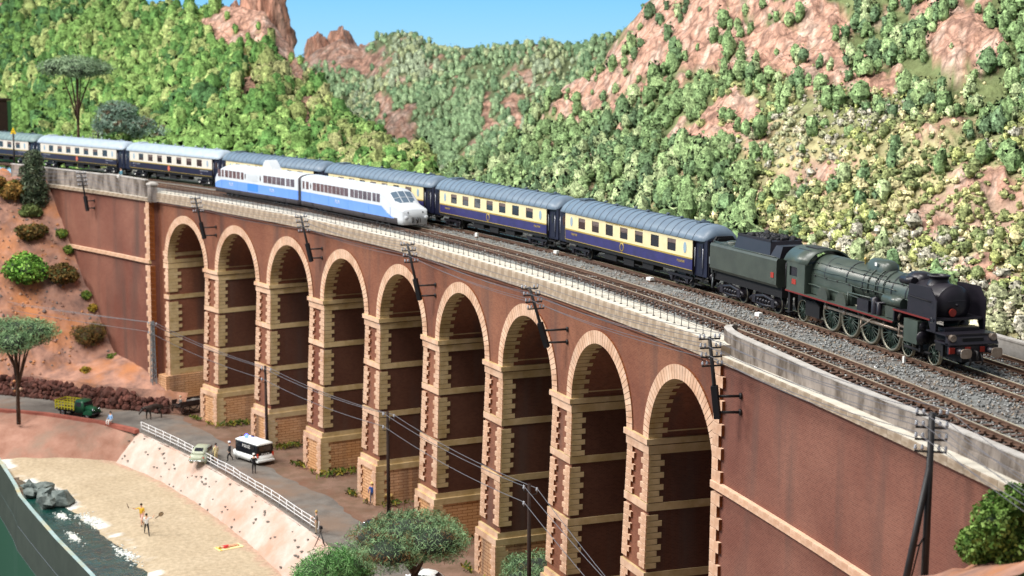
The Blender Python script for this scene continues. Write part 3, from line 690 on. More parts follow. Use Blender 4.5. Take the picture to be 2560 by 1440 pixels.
def coach(label, style):
    up, lo, rf = {'pullman': ('pullman_cream', 'pullman_blue', 'roof_blue'), 'arrow': ('arrow_white', 'arrow_dark', 'roof_white'), 'green': ('arrow_white', 'arrow_dark', 'roof_green')}[style]
    t = thing('railway_coach', label, 'railway coach', group='coaches of the steam train')
    HL, ZB0, ZG0, ZT0 = 10.16, 1.3, 2.1, 3.42
    for sg in (-1, 1):
        y0, y1 = sg * 1.45, sg * 1.40
        b = MB(); b.box(-HL, HL, y0, y1, ZB0, ZG0); lp = b.build('lower_panel', lo, t)
        b = MB(); b.box(-HL, HL, y0 + sg * 0.012, y1, ZG0 - 0.055, ZG0 + 0.05); b.box(-HL, HL, y0 + sg * 0.01, y1, ZB0 - 0.02, ZB0 + 0.025); b.box(-HL, -HL + 0.04, y0 + sg * 0.006, y1, ZB0, ZG0); b.build('gold_line', 'gold', t)
        b = MB(); zs, ze = 2.34, 3.16; b.box(-HL, HL, y0, y1, ZG0, zs); b.box(-HL, HL, y0, y1, ze, ZT0); e = -HL
        for wx in WIN + [None]:
            n_ = HL if wx is None else wx - 0.6; b.box(e, n_, y0, y1, zs, ze); e = None if wx is None else wx + 0.6
        b.build('upper_panel', up, t)
        for x in (-9.0, 9.15): b = MB(); oval(b, x, 2.76, 0.21, 0.38, y0 + sg * 0.02, y1); b.build('oval_window', 'glass_blue', t)
        if sg < 0:
            for j, wx in enumerate(WIN):
                b = MB(); b.box(wx - 0.61, wx + 0.61, -1.425, -1.40, 2.33, 3.17); wnd = b.build('window', 'glass', t)
                b = MB(); b.box(wx - 0.6, wx - 0.57, -1.44, -1.42, 2.36, 3.14); b.box(wx - 0.57, wx + 0.6, -1.438, -1.42, 2.86, 2.885); b.build('window_frame', 'wood_dark', wnd)
                if (j * 7 + len(label)) % 3 != 0:
                    b = MB(); h = 0.34 if j % 2 else 0.26; b.box(wx - 0.54, wx + 0.58, -1.432, -1.424, 3.15 - h, 3.15); b.build('window_blind', 'blind', wnd)
    b = MB(); b.box(-HL, HL, -1.38, 1.38, 1.35, 3.5); b.build('interior', 'interior', t)
    # roof
    rings = []
    for x, f, hw in ((-11.5, 0.35, 1.15), (-11.42, 0.62, 1.3), (-11.15, 0.88, 1.45), (-10.7, 1, 1.53), (10.7, 1, 1.53), (11.15, 0.88, 1.45), (11.42, 0.62, 1.3), (11.5, 0.35, 1.15)):
        ring = []
        for k in range(15):
            u = -1 + 2 * k / 14; ring.append((x, hw * u, 3.40 + 1.0 * f * max(0, 1 - abs(u) ** 2.3) ** 0.8))
        rings.append(ring + [(x, hw * 0.98, 3.36), (x, -hw * 0.98, 3.36)])
    b = MB(); b.loft(rings); ro = b.build('roof', rf, t)
    if style != 'arrow':
        for k in range(21):
            x = -10.2 + k * 1.02; b = MB(); b.tube([(x, 1.54 * u, 3.41 + 1.005 * max(0, 1 - abs(u) ** 2.3) ** 0.8) for u in np.linspace(-1, 1, 15)], 0.022, 4, False); b.build('roof_rib', 'roof_rib', ro)
    for k in range(8):
        x = -8.8 + k * 2.5; b = MB(); y = 0.18 if k % 2 else -0.12
        b.lathe([(0.06, 4.36), (0.06, 4.46), (0.15, 4.47), (0.15, 4.54), (0.02, 4.58)], 8, 'z', (x, y, 0)); b.build('roof_vent', 'roof_rib' if style != 'arrow' else rf, ro)
    b = MB(); b.box(-9.7, -8.6, -0.5, 0.4, 4.38, 4.5); b.box(8.7, 9.2, -0.4, 0.4, 4.38, 4.48); b.build('roof_tank', 'roof_rib' if style != 'arrow' else rf, ro)
    # vestibules, doors, gangways
    for sg in (-1, 1):
        b = MB(); b.box(min(sg * HL, sg * 11.75), max(sg * HL, sg * 11.75), -1.22, 1.22, 1.0, 3.45); v = b.build('vestibule', 'coach_dark', t)
        b = MB(); x = sg * 10.85; b.box(x - 0.42, x + 0.42, -1.26, -1.2, 1.15, 3.2); b.build('door', 'coach_dark', v)
        b = MB(); oval(b, x, 2.65, 0.2, 0.42, -1.275, -1.25); b.build('door_glass', 'glass', v)
        for e in (-0.55, 0.5):
            b = MB(); b.tube([(x + e, -1.32, 1.6), (x + e, -1.32, 2.9)], 0.025, 5); b.build('handrail', 'insulator', v)
        b = MB(); b.prism([(-0.85, 1.05), (0.85, 1.05), (0.85, 3.4), (0.6, 3.75), (-0.6, 3.75), (-0.85, 3.4)], sg * 11.75, sg * 11.93, 'x')
        b.prism([(-0.75, 1.1), (0.75, 1.1), (0.75, 3.3), (0.5, 3.65), (-0.5, 3.65), (-0.75, 3.3)], sg * 11.93, sg * 12.02, 'x'); b.build('gangway_bellows', 'black_soft', v)
        b = MB(); b.tube([(sg * 11.8, -1.1, 1.1), (sg * 11.8, -1.15, 3.4)], 0.03, 4); b.tube([(sg * 11.8, -0.9, 1.1), (sg * 11.8, -0.9, 3.6)], 0.03, 4)
        for k in range(8): b.tube([(sg * 11.8, -1.13, 1.3 + k * 0.28), (sg * 11.8, -0.9, 1.3 + k * 0.28)], 0.02, 4)
        b.build('ladder', 'black_metal', v)
        b = MB(); b.box(x - 0.5, x + 0.5, -1.38, -1.1, 0.42, 0.48); b.box(x - 0.5, x + 0.5, -1.34, -1.1, 0.8, 0.86); b.tube([(x - .4, -1.2, .42), (x - .4, -1.2, 1.1)], .03, 4); b.tube([(x + .4, -1.2, .42), (x + .4, -1.2, 1.1)], .03, 4); b.build('step', 'black_metal', v)
    b = MB(); b.box(-11.6, 11.6, -1.05, 1.05, 0.98, 1.3); b.box(-HL, HL, -1.38, -1.3, 1.02, 1.28); b.build('underframe', 'black_soft', t)
    b = MB(); b.box(-3.6, -1.6, -1.2, -0.6, 0.5, 1.0); b.box(-0.4, 1.2, -1.2, -0.5, 0.45, 1.0); b.box(2.6, 4.2, -1.2, -0.4, 0.55, 1.0); b.tube([(-5, -1.1, .6), (5, -1.1, .6)], .05, 5); b.build('battery_box', 'black_soft', t)
    for sg in (-1, 1):
        x = sg * 8.05; b = MB()
        for y in (-1.12, 1.12):
            b.box(x - 1.75, x + 1.75, y - 0.06, y + 0.06, 0.62, 0.78)
            for e in (-1, 1): b.tube([(x + e * 1.7, y, 0.7), (x + e * 1.25, y, 0.28), (x + e * .95, y, 0.28), (x + e * 0.55, y, 0.7)], 0.06, 5); b.box(x + e * 1.1 - .14, x + e * 1.1 + .14, y - .12, y + .12, 0.3, 0.6)
            b.tube([(x - .9, y, .3), (x + .9, y, .3)], .05, 5)
        b.box(x - 0.5, x + 0.5, -1.0, 1.0, 0.5, 0.95); bo = b.build('bogie', 'loco_black', t)
        for e in (-1.1, 1.1): wheelset(bo, x + e, 0.48)
        if style != 'pullman':
            b = MB()
            for e in (-1.1, 1.1): b.ball((x + e, -1.26, 0.46), 0.1, 6, 4); b.ball((x + e * .8, -1.2, .85), .07, 6, 4)
            b.build('axle_box', 'lamp_white', bo)
    # crest and lettering
    b = MB(); n = 20
    if style == 'pullman':
        b.lathe([(0.24, -1.462), (0.33, -1.462), (0.33, -1.45), (0.24, -1.45), (0.24, -1.462)], n, 'y', (-0.3, 0, 1.72)); b.box(-0.45, -0.15, -1.463, -1.45, 1.3, 1.36); b.build('crest', 'gold', t)
        for x in (-8.5, 8.6): text_obj('PULLMAN', 0.24, 'gold', t, (x, -1.456, 1.78))
        text_obj('COMPAGNIE INTERNATIONALE DES WAGONS-LITS ET DES GRANDS EXPRESS EUROPEENS', 0.15, 'gold', t, (0, -1.456, 3.28), sx=1.0)
    else:
        oval(b, -0.1, 1.72, 0.2, 0.34, -1.47, -1.45); b.lathe([(0.2, -1.465), (0.3, -1.465)], n, 'y', (-0.1, 0, 1.68)); b.build('crest', 'red_crest', t)
        for x in (-8.4, 8.3): text_obj('PULLMAN  PULLMAN', 0.2, 'insulator', t, (x, -1.456, 1.86)); text_obj('4 0 1 8', 0.15, 'insulator', t, (x - 0.6, -1.456, 1.52))
        for k in range(6): b = MB(); x = -8.6 + k * 3.2; b.box(x - .012, x + .012, -1.455, -1.449, 1.35, 2.02); b.build('panel_seam', 'red_line', t)
    return t
cA = coach('cream and blue coach coupled right behind the tender', 'pullman'); place(cA, 0.0, 0.0)
for k, lab in ((1, 'cream and blue coach, second behind the tender'), (2, 'cream and blue coach partly hidden by the right railcar unit'), (3, 'cream and blue coach mostly hidden by the left railcar unit')):
    c = copy_tree(cA); c['label'] = lab; place(c, -23.8 * k, 0.0)
cB = coach('white and dark coach with pale roof just left of the railcar', 'arrow'); place(cB, -23.8 * 4, 0.0)
c = copy_tree(cB); c['label'] = 'white and dark coach with pale roof, second left of the railcar'; place(c, -23.8 * 5, 0.0)
cC = coach('white and dark coach with green ribbed roof at the left picture edge', 'green'); place(cC, -23.8 * 6, 0.0)

# ---- steam locomotive, local x = s - 31.5
def spoked(t, x, r, nsp, y=-0.82, part='driving_wheel', phase=0.0):
    b = MB(); b.lathe([(r * 0.86, y + .01), (r * 0.88, y - 0.03), (r * 0.99, y - 0.03), (r, y - 0.02), (r, y + 0.1), (r + 0.025, y + 0.11), (r + 0.025, y + 0.14), (r * 0.86, y + 0.14), (r * 0.86, y + .01)], 36, 'y', (x, 0, r)); wl = b.build(part, 'wheel_rim', t)
    b = MB()
    for k in range(nsp):
        a = 2 * PI * k / nsp + phase; b.tube([(x + 0.12 * math.cos(a), y + .02, r + 0.12 * math.sin(a)), (x + r * .87 * math.cos(a), y + .02, r + r * .87 * math.sin(a))], [0.05, 0.032], 5, False)
    b.lathe([(0, y - 0.06), (0.16, y - 0.06), (0.18, y + .1), (0, y + .1)], 12, 'y', (x, 0, r)); b.build('spokes', 'wheel_green', wl)
    if r > 0.9:
        b = MB(); a0 = phase - PI / 2; b.prism([(x + r * .86 * math.cos(a), r + r * .86 * math.sin(a)) for a in np.linspace(a0 - .55, a0 + .55, 9)], y - 0.02, y + 0.05); b.build('balance_weight', 'wheel_green', wl)
    b = MB(); b.lathe([(r * 0.86, 0.7), (r, 0.69), (r, 0.84), (r * .2, .84), (r * .2, .7), (r * .86, .7)], 24, 'y', (x, 0, r)); b.build('far_wheel', 'black_soft', wl)
    return wl
lo = thing('steam_locomotive', 'dark green steam locomotive with black smoke deflectors and red number discs', 'locomotive'); place(lo, 31.5, 0.0, 0.0, 5.0)
X = lambda s: s - 31.5
ZBO, RB = 3.14, 1.0
b = MB(); b.lathe([(RB * 1.03, X(25.2)), (RB * 1.03, X(29.2)), (RB, X(29.25)), (RB * 0.98, X(35.6))], 40, 'x', (0, 0, ZBO)); boi = b.build('boiler', 'loco_green', lo)
b = MB(); b.box(X(25.2), X(30.0), -1.05, 1.05, 1.9, 3.0); b.build('firebox', 'loco_green', lo)
b = MB()
for s in (26.8, 29.25, 31.0, 32.6, 34.0, 35.4): b.lathe([(RB * 1.035 if s < 29.3 else RB * 1.015, X(s) - .035), (RB * 1.045 if s < 29.3 else RB * 1.025, X(s)), (RB * 1.035 if s < 29.3 else RB * 1.015, X(s) + .035)], 40, 'x', (0, 0, ZBO))
b.build('boiler_bands', 'loco_black', boi)
b = MB(); b.lathe([(RB * 0.99, X(35.6)), (RB * 0.99, X(38.3)), (RB * 0.95, X(38.35)), (RB * 0.9, X(38.37)), (RB * 0.86, X(38.45)), (RB * 0.5, X(38.6)), (0.001, X(38.65))], 40, 'x', (0, 0, ZBO)); smk = b.build('smokebox', 'loco_black', lo)
b = MB(); b.tube([(X(38.62), -0.5, ZBO + .2), (X(38.66), .5, ZBO + .24)], .022, 4); b.lathe([(.0, X(38.72)), (.08, X(38.7)), (.1, X(38.62))], 10, 'x', (0, 0, ZBO)); b.build('smokebox_door_handle', 'loco_black', smk)
b = MB(); b.prism([(-.3 + .2 * math.cos(a), ZBO - .35 + .2 * math.sin(a)) for a in np.linspace(0, 2 * PI, 20, False)], X(38.72), X(38.78), 'x'); b.build('number_disc', 'red_paint', smk)
# domes and chimney
def fairing(s0, s1, hw, z0, z1, r=0.25):
    b = MB(); rings = []
    for x, f in ((X(s0), .35), (X(s0) + .18, .8), (X(s0) + .5, 1), (X(s1) - .5, 1), (X(s1) - .18, .85), (X(s1), .45)):
        rings.append([(x, hw * f * u, z0 + (z1 - z0) * f * (1 - abs(u) ** 3.5) ** .6) for u in np.linspace(-1, 1, 13)] + [(x, hw * f, z0 - .3), (x, -hw * f, z0 - .3)])
    b.loft(rings); return b
fairing(30.2, 32.6, 0.55, 3.95, 4.6).build('steam_dome', 'loco_green', lo)
fairing(34.4, 36.0, 0.62, 3.9, 4.42).build('feed_heater', 'loco_black', lo)
b = MB(); b.lathe([(0.62, 3.95), (0.5, 4.2), (0.5, 4.36), (0.58, 4.38), (0.58, 4.46), (0.42, 4.46), (0.4, 4.2)], 26, 'z', (X(36.9), 0, 0)); b.build('chimney', 'loco_black', lo)
b = MB(); b.tube([(X(34.6), -0.7, 3.95), (X(35.8), -0.72, 4.0)], .22, 12); b.tube([(X(34.6), .5, 4.1), (X(35.8), .5, 4.12)], .22, 12); b.build('air_tank', 'loco_black', lo)
b = MB()
for s in (29.7, 30.6): b.lathe([(.05, 4.1), (.05, 4.3), (.09, 4.34), (.09, 4.46), (.02, 4.5)], 8, 'z', (X(s), -.1, 0))
b.build('safety_valve', 'brass', lo)
b = MB(); b.box(X(31.55), X(31.75), -0.6, -0.56, 4.28, 4.46); b.build('builder_plate', 'lamp_white', lo)
# pipes along the boiler
for z, y, s0, s1, r in ((3.72, -0.86, 25.3, 36.0, .035), (3.35, -1.03, 25.4, 34.5, .03), (3.0, -1.06, 25.3, 36.6, .03), (2.45, -1.22, 25.3, 33.4, .045), (3.9, -.7, 27.5, 33.0, .025)):
    b = MB(); b.tube([(X(lerp(s0, s1, k / 12)), y, z + .03 * math.sin(k * 1.9)) for k in range(13)], r, 5); b.build('boiler_pipe', 'loco_green', lo)
for s in (31.6, 32.4, 33.2):
    b = MB(); b.tube([(X(s), -1.05 * math.sin(a), ZBO + 1.05 * math.cos(a)) for a in np.linspace(.15, 1.9, 9)], .04, 5); b.build('boiler_pipe', 'loco_green', lo)
b = MB()
for k in range(8):
    for z, y in ((3.72, -.86), (3.0, -1.06)): b.ball((X(25.8 + k * 1.3), y - .02, z), .06, 6, 4)
b.build('pipe_bracket', 'loco_black', lo)
# running boards, red edges
b = MB(); b.box(X(22.95), X(35.1), -1.48, 1.48, 1.76, 1.85); b.build('running_board', 'loco_green', lo)
b = MB(); b.box(X(22.95), X(35.1), -1.52, -1.47, 1.74, 1.82); b.box(X(35.1), X(38.6), -1.52, -1.47, 2.42, 2.5); b.build('red_edge', 'red_line', lo)
b = MB(); b.box(X(35.1), X(38.9), -1.48, 1.48, 2.42, 2.52); b.box(X(35.1), X(35.2), -1.48, 1.48, 1.85, 2.45); b.build('front_board', 'loco_black', lo)
for s in (27.3, 29.4):
    b = MB(); b.prism([(X(s) + .62 * math.cos(a), 1.85 + .68 * math.sin(a)) for a in np.linspace(0, PI, 14)], -1.42, -1.25); b.build('wheel_splasher', 'tender_green', lo)
b = MB(); b.box(X(31.2), X(32.4), -1.4, -1.05, 1.85, 2.5); b.lathe([(.22, 1.85), (.22, 2.7), (.1, 2.8)], 12, 'z', (X(32.9), -1.25, 0)); b.lathe([(.15, 1.9), (.15, 2.55), (.05, 2.6)], 10, 'z', (X(33.4), -1.3, 0)); b.tube([(X(32.5), -1.3, 2.65), (X(33.2), -1.35, 2.5), (X(33.9), -1.25, 2.6), (X(34.2), -1.0, 2.9)], .07, 6); b.build('air_pump', 'loco_black', lo)
b = MB(); b.tube([(X(30.1), -1.3, 2.62), (X(32.6), -1.3, 2.66)], .05, 5); b.tube([(X(30.0), -1.28, 1.9), (X(30.0), -1.28, 2.65)], .04, 5); b.build('reach_rod', 'loco_green', lo)
b = MB(); b.tube([(X(33.6), -1.05, 2.78), (X(35.5), -1.05, 2.78)], .3, 14); b.build('oil_tank', 'loco_green', lo)
b = MB(); b.box(X(34.0), X(35.0), -1.3, -.9, 1.9, 2.5); b.build('sand_box', 'tender_green', lo)
# cab
cb = MB(); cb.box(X(22.95), X(25.25), -1.47, -1.42, 1.8, 2.72); cb.box(X(22.95), X(25.25), -1.47, -1.42, 3.26, 3.6); cb.box(X(22.95), X(23.35), -1.47, -1.42, 2.72, 3.26); cb.box(X(24.3), X(25.25), -1.47, -1.42, 2.72, 3.26); cb.box(X(22.95), X(25.25), 1.42, 1.47, 1.8, 3.6)
cb.box(X(25.2), X(25.28), -1.42, 1.42, 1.85, 3.55); cab = cb.build('cab', 'loco_green', lo)
b = MB(); b.loft([[(x, 1.5 * u, 3.56 + (.86) * (1 - abs(u) ** 2.6) ** .8) for u in np.linspace(-1, 1, 17)] + [(x, 1.44 * u, 3.5 + (.82) * (1 - abs(u) ** 2.6) ** .8) for u in np.linspace(1, -1, 17)] for x in (X(22.6), X(25.5))]); b.build('cab_roof', 'loco_green', cab)
b = MB(); b.box(X(23.4), X(24.9), -.5, .3, 4.4, 4.44); b.tube([(X(23.2), -.8, 4.27), (X(24.8), -.8, 4.27)], .03, 4); b.build('roof_hatch', 'loco_black', cab)
b = MB(); b.box(X(23.35), X(24.3), -1.4, -1.38, 2.72, 3.26); b.build('cab_window', 'glass', cab)
b = MB(); b.box(X(23.7), X(24.2), -1.49, -1.46, 2.25, 2.55); b.build('number_plate', 'red_paint', cab)
b = MB(); b.box(X(23.0), X(25.2), -1.35, 1.35, 1.9, 3.45); b.build('cab_interior', 'black_soft', cab)
b = MB(); b.tube([(X(22.97), -1.5, 1.9), (X(22.97), -1.5, 3.4)], .03, 5); b.build('handrail', 'loco_black', cab)
# smoke deflectors
for sg in (-1, 1):
    b = MB(); b.prism([(X(36.35), 2.5), (X(36.45), 4.02), (X(38.45), 4.06), (X(39.05), 3.42), (X(39.05), 1.9), (X(38.6), 1.9), (X(38.3), 2.5)], sg * 1.44, sg * 1.39); d = b.build('smoke_deflector', 'loco_black', lo)
    b = MB(); b.tube([(X(36.5), sg * 1.49, 3.42), (X(38.6), sg * 1.49, 3.36)], .03, 5); b.build('handrail', 'black_soft', d)
b = MB(); b.box(X(38.6), X(38.75), -1.44, -1.38, 2.3, 2.6); b.build('white_plate', 'lamp_white', lo)
# frame, cylinders, front end
b = MB(); b.box(X(22.9), X(40.2), -.6, .6, .55, 1.75); b.box(X(38.4), X(39.9), -1.0, 1.0, .9, 1.9); b.box(X(25.6), X(35.5), -.68, .68, 1.0, 1.78); b.build('frame', 'black_soft', lo)
for sg in (-1, 1):
    b = MB(); b.box(X(36.2), X(37.5), min(sg * .85, sg * 1.5), max(sg * .85, sg * 1.5), 1.0, 2.2); q = b.build('cylinder', 'loco_green', lo)
    b = MB(); b.lathe([(0, X(36.08)), (.34, X(36.08)), (.38, X(36.2))], 16, 'x', (0, sg * 1.16, 1.35)); b.lathe([(0, X(37.62)), (.34, X(37.62)), (.38, X(37.5))], 16, 'x', (0, sg * 1.16, 1.35)); b.lathe([(0, X(37.6)), (.2, X(37.6)), (.24, X(37.5))], 16, 'x', (0, sg * 1.16, 1.92)); b.build('cylinder_cover', 'loco_black', q)
b = MB(); b.box(X(38.2), X(40.0), -1.42, 1.42, 1.84, 1.92); b.box(X(38.6), X(39.2), -1.0, 1.0, 1.92, 2.1); b.box(X(38.95), X(40.25), -1.4, 1.4, 1.42, 1.5); b.prism([(X(39.95), 1.86), (X(40.3), 1.45), (X(40.3), 1.4), (X(39.9), 1.4)], -1.4, 1.4); b.build('front_platform', 'loco_black', lo)
b = MB(); b.box(X(40.12), X(40.28), -1.4, 1.4, .98, 1.36); b.build('buffer_beam', 'loco_black', lo)
b = MB(); b.box(X(40.28), X(40.33), -1.4, -1.1, 1.02, 1.32); b.box(X(40.28), X(40.33), -.5, -.2, 1.05, 1.32); b.box(X(40.28), X(40.33), .35, .6, 1.05, 1.32); b.build('beam_panel', 'red_paint', lo)
for y in (-.87, .87):
    b = MB(); b.lathe([(.16, X(40.3)), (.16, X(40.75)), (.1, X(40.75)), (.1, X(40.95))], 12, 'x', (0, y, 1.12)); bu = b.build('buffer', 'loco_black', lo)
    b = MB(); n = 16; b.prism([(y + .3 * math.copysign(abs(math.cos(a)) ** .6, math.cos(a)), 1.12 + .24 * math.copysign(abs(math.sin(a)) ** .6, math.sin(a))) for a in np.linspace(0, 2 * PI, n, False)], X(40.93), X(41.0), 'x'); b.build('buffer_head', 'rod_steel', bu)
for y in (-1.15, 1.15):
    b = MB(); b.lathe([(.06, 1.5), (.06, 1.58), (.05, 1.6)], 8, 'z', (X(40.1), y, 0)); b.lathe([(0.02, X(39.95)), (.16, X(40.0)), (.17, X(40.22)), (.19, X(40.24)), (.15, X(40.24)), (0, X(40.2))], 14, 'x', (0, y, 1.76)); b.build('head_lamp', 'rod_steel', lo)
b = MB(); b.tube([(X(40.3), 0, 1.12), (X(40.6), 0, 1.1), (X(40.65), 0, .7)], .06, 6); b.tube([(X(40.3), -.3, .98), (X(40.5), -.3, .7), (X(40.45), -.3, .4)], .05, 6); b.tube([(X(40.3), .4, .98), (X(40.5), .4, .7), (X(40.45), .4, .4)], .05, 6); b.build('coupling', 'black_metal', lo)
b = MB(); b.box(X(39.3), X(39.5), -1.25, -1.1, 0.75, 1.5); b.box(X(37.3), X(37.45), -1.25, -1.1, 0.6, 1.0); b.tube([(X(35.6), -1.0, .6), (X(38.08), -1.0, .6)], .08, 6); b.build('pilot_truck', 'black_soft', lo)
# wheels and rods
spoked(lo, X(24.0), .665, 12, part='trailing_wheel'); b = MB(); b.box(X(24.5), X(26.2), -.95, -.8, .5, 1.4); b.tube([(X(25.2), -1.0, 1.7), (X(26.4), -1.0, 1.2)], .05, 5); b.box(X(22.95), X(23.2), -1.3, -1.1, .45, 1.75); b.box(X(22.9), X(23.4), -1.42, -1.1, .45, .52); b.build('trailing_truck', 'black_soft', lo)
DW = [27.45, 29.6, 31.75, 33.9]; ph = 0.5
for s in DW: spoked(lo, X(s), 1.01, 20, phase=ph)
for s in (35.6, 38.08): spoked(lo, X(s), .55, 11, part='pilot_wheel')
pin = lambda s: (X(s) - .34 * 1.0, 1.01 + .36)
b = MB(); y = -1.0
for s0, s1 in zip(DW, DW[1:]):
    (x0, z0), (x1, z1) = pin(s0), pin(s1); b.box(x0, x1, y - .05, y + .05, z0 - .07, z0 + .07)
for s in DW: x0, z0 = pin(s); b.lathe([(0, y - .1), (.15, y - .1), (.15, y + .06)], 12, 'y', (x0, 0, z0))
b.build('coupling_rod', 'rod_steel', lo)
b = MB(); x0, z0 = pin(DW[2]); b.tube([(x0, y - .12, z0), (X(35.3), y - .12, 1.35)], [.11, .09], 6); b.build('connecting_rod', 'rod_steel', lo)
b = MB(); b.tube([(x0, y - .2, z0), (x0 - .05, y - .2, z0 - .5), (X(32.9), y - .2, 1.75)], .05, 5); b.tube([(X(32.8), y - .2, 1.6), (X(33.0), y - .2, 1.95)], .07, 6); b.tube([(X(35.3), y - .2, 1.0), (X(35.3), y - .2, 1.75)], .06, 5); b.tube([(X(35.15), y - .2, 1.9), (X(35.35), y - .2, 2.3)], .08, 6); b.build('valve_gear', 'rod_steel', lo)
b = MB(); b.box(X(35.2), X(36.2), y - .25, y - .1, 1.58, 1.68); b.box(X(35.2), X(36.2), y - .25, y - .1, 1.05, 1.14); b.tube([(X(35.3), y - .15, 1.35), (X(36.1), y - .15, 1.35)], .05, 6); b.build('slide_bars', 'rod_steel', lo)
# ---- tender, local x = s - 17.4
te = thing('tender', 'green coal tender coupled behind the steam locomotive', 'tender'); place(te, 17.4, 0.0, 0.0, 3.0)
T = lambda s: s - 17.4
def side(y, hw): return
b = MB(); rings = []
for x in (T(12.95), T(21.8)): rings.append([(x, -1.35, 1.72), (x, -1.5, 1.9), (x, -1.5, 3.35), (x, -1.42, 3.5), (x, 1.42, 3.5), (x, 1.5, 3.35), (x, 1.5, 1.9), (x, 1.35, 1.72)])
b.loft(rings); ob = b.build('tank', 'tender_green', te)
for p in ob.data.polygons: p.use_smooth = False
b = MB(); b.taper((T(15.9), T(20.6), -1.3, 1.3), (T(15.95), T(20.2), -1.05, 1.05), 3.5, 4.35); b.build('coal_bunker', 'loco_black', te)
b = MB(); b.box(T(15.95), T(20.25), -1.09, -1.03, 4.3, 4.45); b.box(T(15.95), T(20.25), 1.03, 1.09, 4.3, 4.45); b.box(T(15.9), T(16.0), -1.05, 1.05, 4.3, 4.45); b.build('bunker_rim', 'loco_black', te)
import random as _r
b = MB(); rr = random.Random(3)
for k in range(70):
    c = (T(rr.uniform(16.3, 20.0)), rr.uniform(-.9, .9), 4.33 + rr.uniform(0, .12)); b.ball(c, rr.uniform(.1, .22), 5, 3)
tag(b.build('coal', 'coal', te), kind='stuff')
b = MB(); b.taper((T(20.6), T(21.8), -1.3, 1.3), (T(20.9), T(21.7), -1.05, 1.05), 3.5, 4.2); b.build('front_locker', 'loco_black', te)
b = MB(); b.lathe([(.5, 3.5), (.5, 3.66), (.35, 3.7), (0.01, 3.72)], 16, 'z', (T(14.2), -.4, 0)); b.build('water_filler', 'tender_green', te)
b = MB(); b.box(T(13.0), T(21.7), -1.3, 1.3, 3.5, 3.53); b.tube([(T(13.1), -1.3, 3.62), (T(15.7), -1.3, 3.62)], .03, 5); b.tube([(T(15.9), -1.45, 3.56), (T(21.6), -1.45, 3.56)], .03, 5); b.build('handrail', 'loco_green', te)
b = MB(); b.box(T(21.15), T(21.5), -1.53, -1.49, 2.3, 2.62); b.build('number_plate', 'red_paint', te)
b = MB(); b.box(T(12.9), T(21.85), -1.1, 1.1, 1.1, 1.75); b.box(T(12.7), T(12.95), -1.2, 1.2, 1.0, 1.5); b.build('frame', 'black_soft', te)
for s in (14.1, 16.45, 18.5, 20.9): wheelset(te, T(s), .62, 'wheel_rim', 'loco_black')
for s0, s1 in ((14.1, 16.45), (18.5, 20.9)):
    b = MB(); y = -1.08; b.tube([(T(s0) - .6, y, .55), (T(s0) - .2, y, .75), (T((s0 + s1) / 2), y, .95), (T(s1) + .2, y, .75), (T(s1) + .6, y, .55)], .12, 6)
    b.tube([(T(s0) - .3, y, .45), (T((s0 + s1) / 2), y, .35), (T(s1) + .3, y, .45)], .1, 6)
    for s in (s0, s1): b.box(T(s) - .22, T(s) + .22, y - .12, y + .1, .38, .85)
    for k in range(5): b.ball((T(lerp(s0, s1, .2 + .15 * k)), y - .05, .62), .14, 6, 4)
    b.build('bogie_frame', 'loco_black', te)
b = MB(); b.tube([(T(12.95), -1.3, 1.5), (T(12.95), -1.35, 2.4)], .08, 6); b.box(T(12.75), T(13.0), -1.45, -1.2, 2.1, 2.55); b.tube([(T(12.9), -1.2, 1.2), (T(12.8), -1.2, .5)], .06, 5); b.build('brake_stand', 'grey_metal', te)
for y in (-.87, .87):
    b = MB(); b.lathe([(.15, T(12.75)), (.15, T(12.4)), (.28, T(12.35)), (.28, T(12.3)), (0.01, T(12.28))], 12, 'x', (0, y, 1.1)); b.build('buffer', 'loco_black', te)

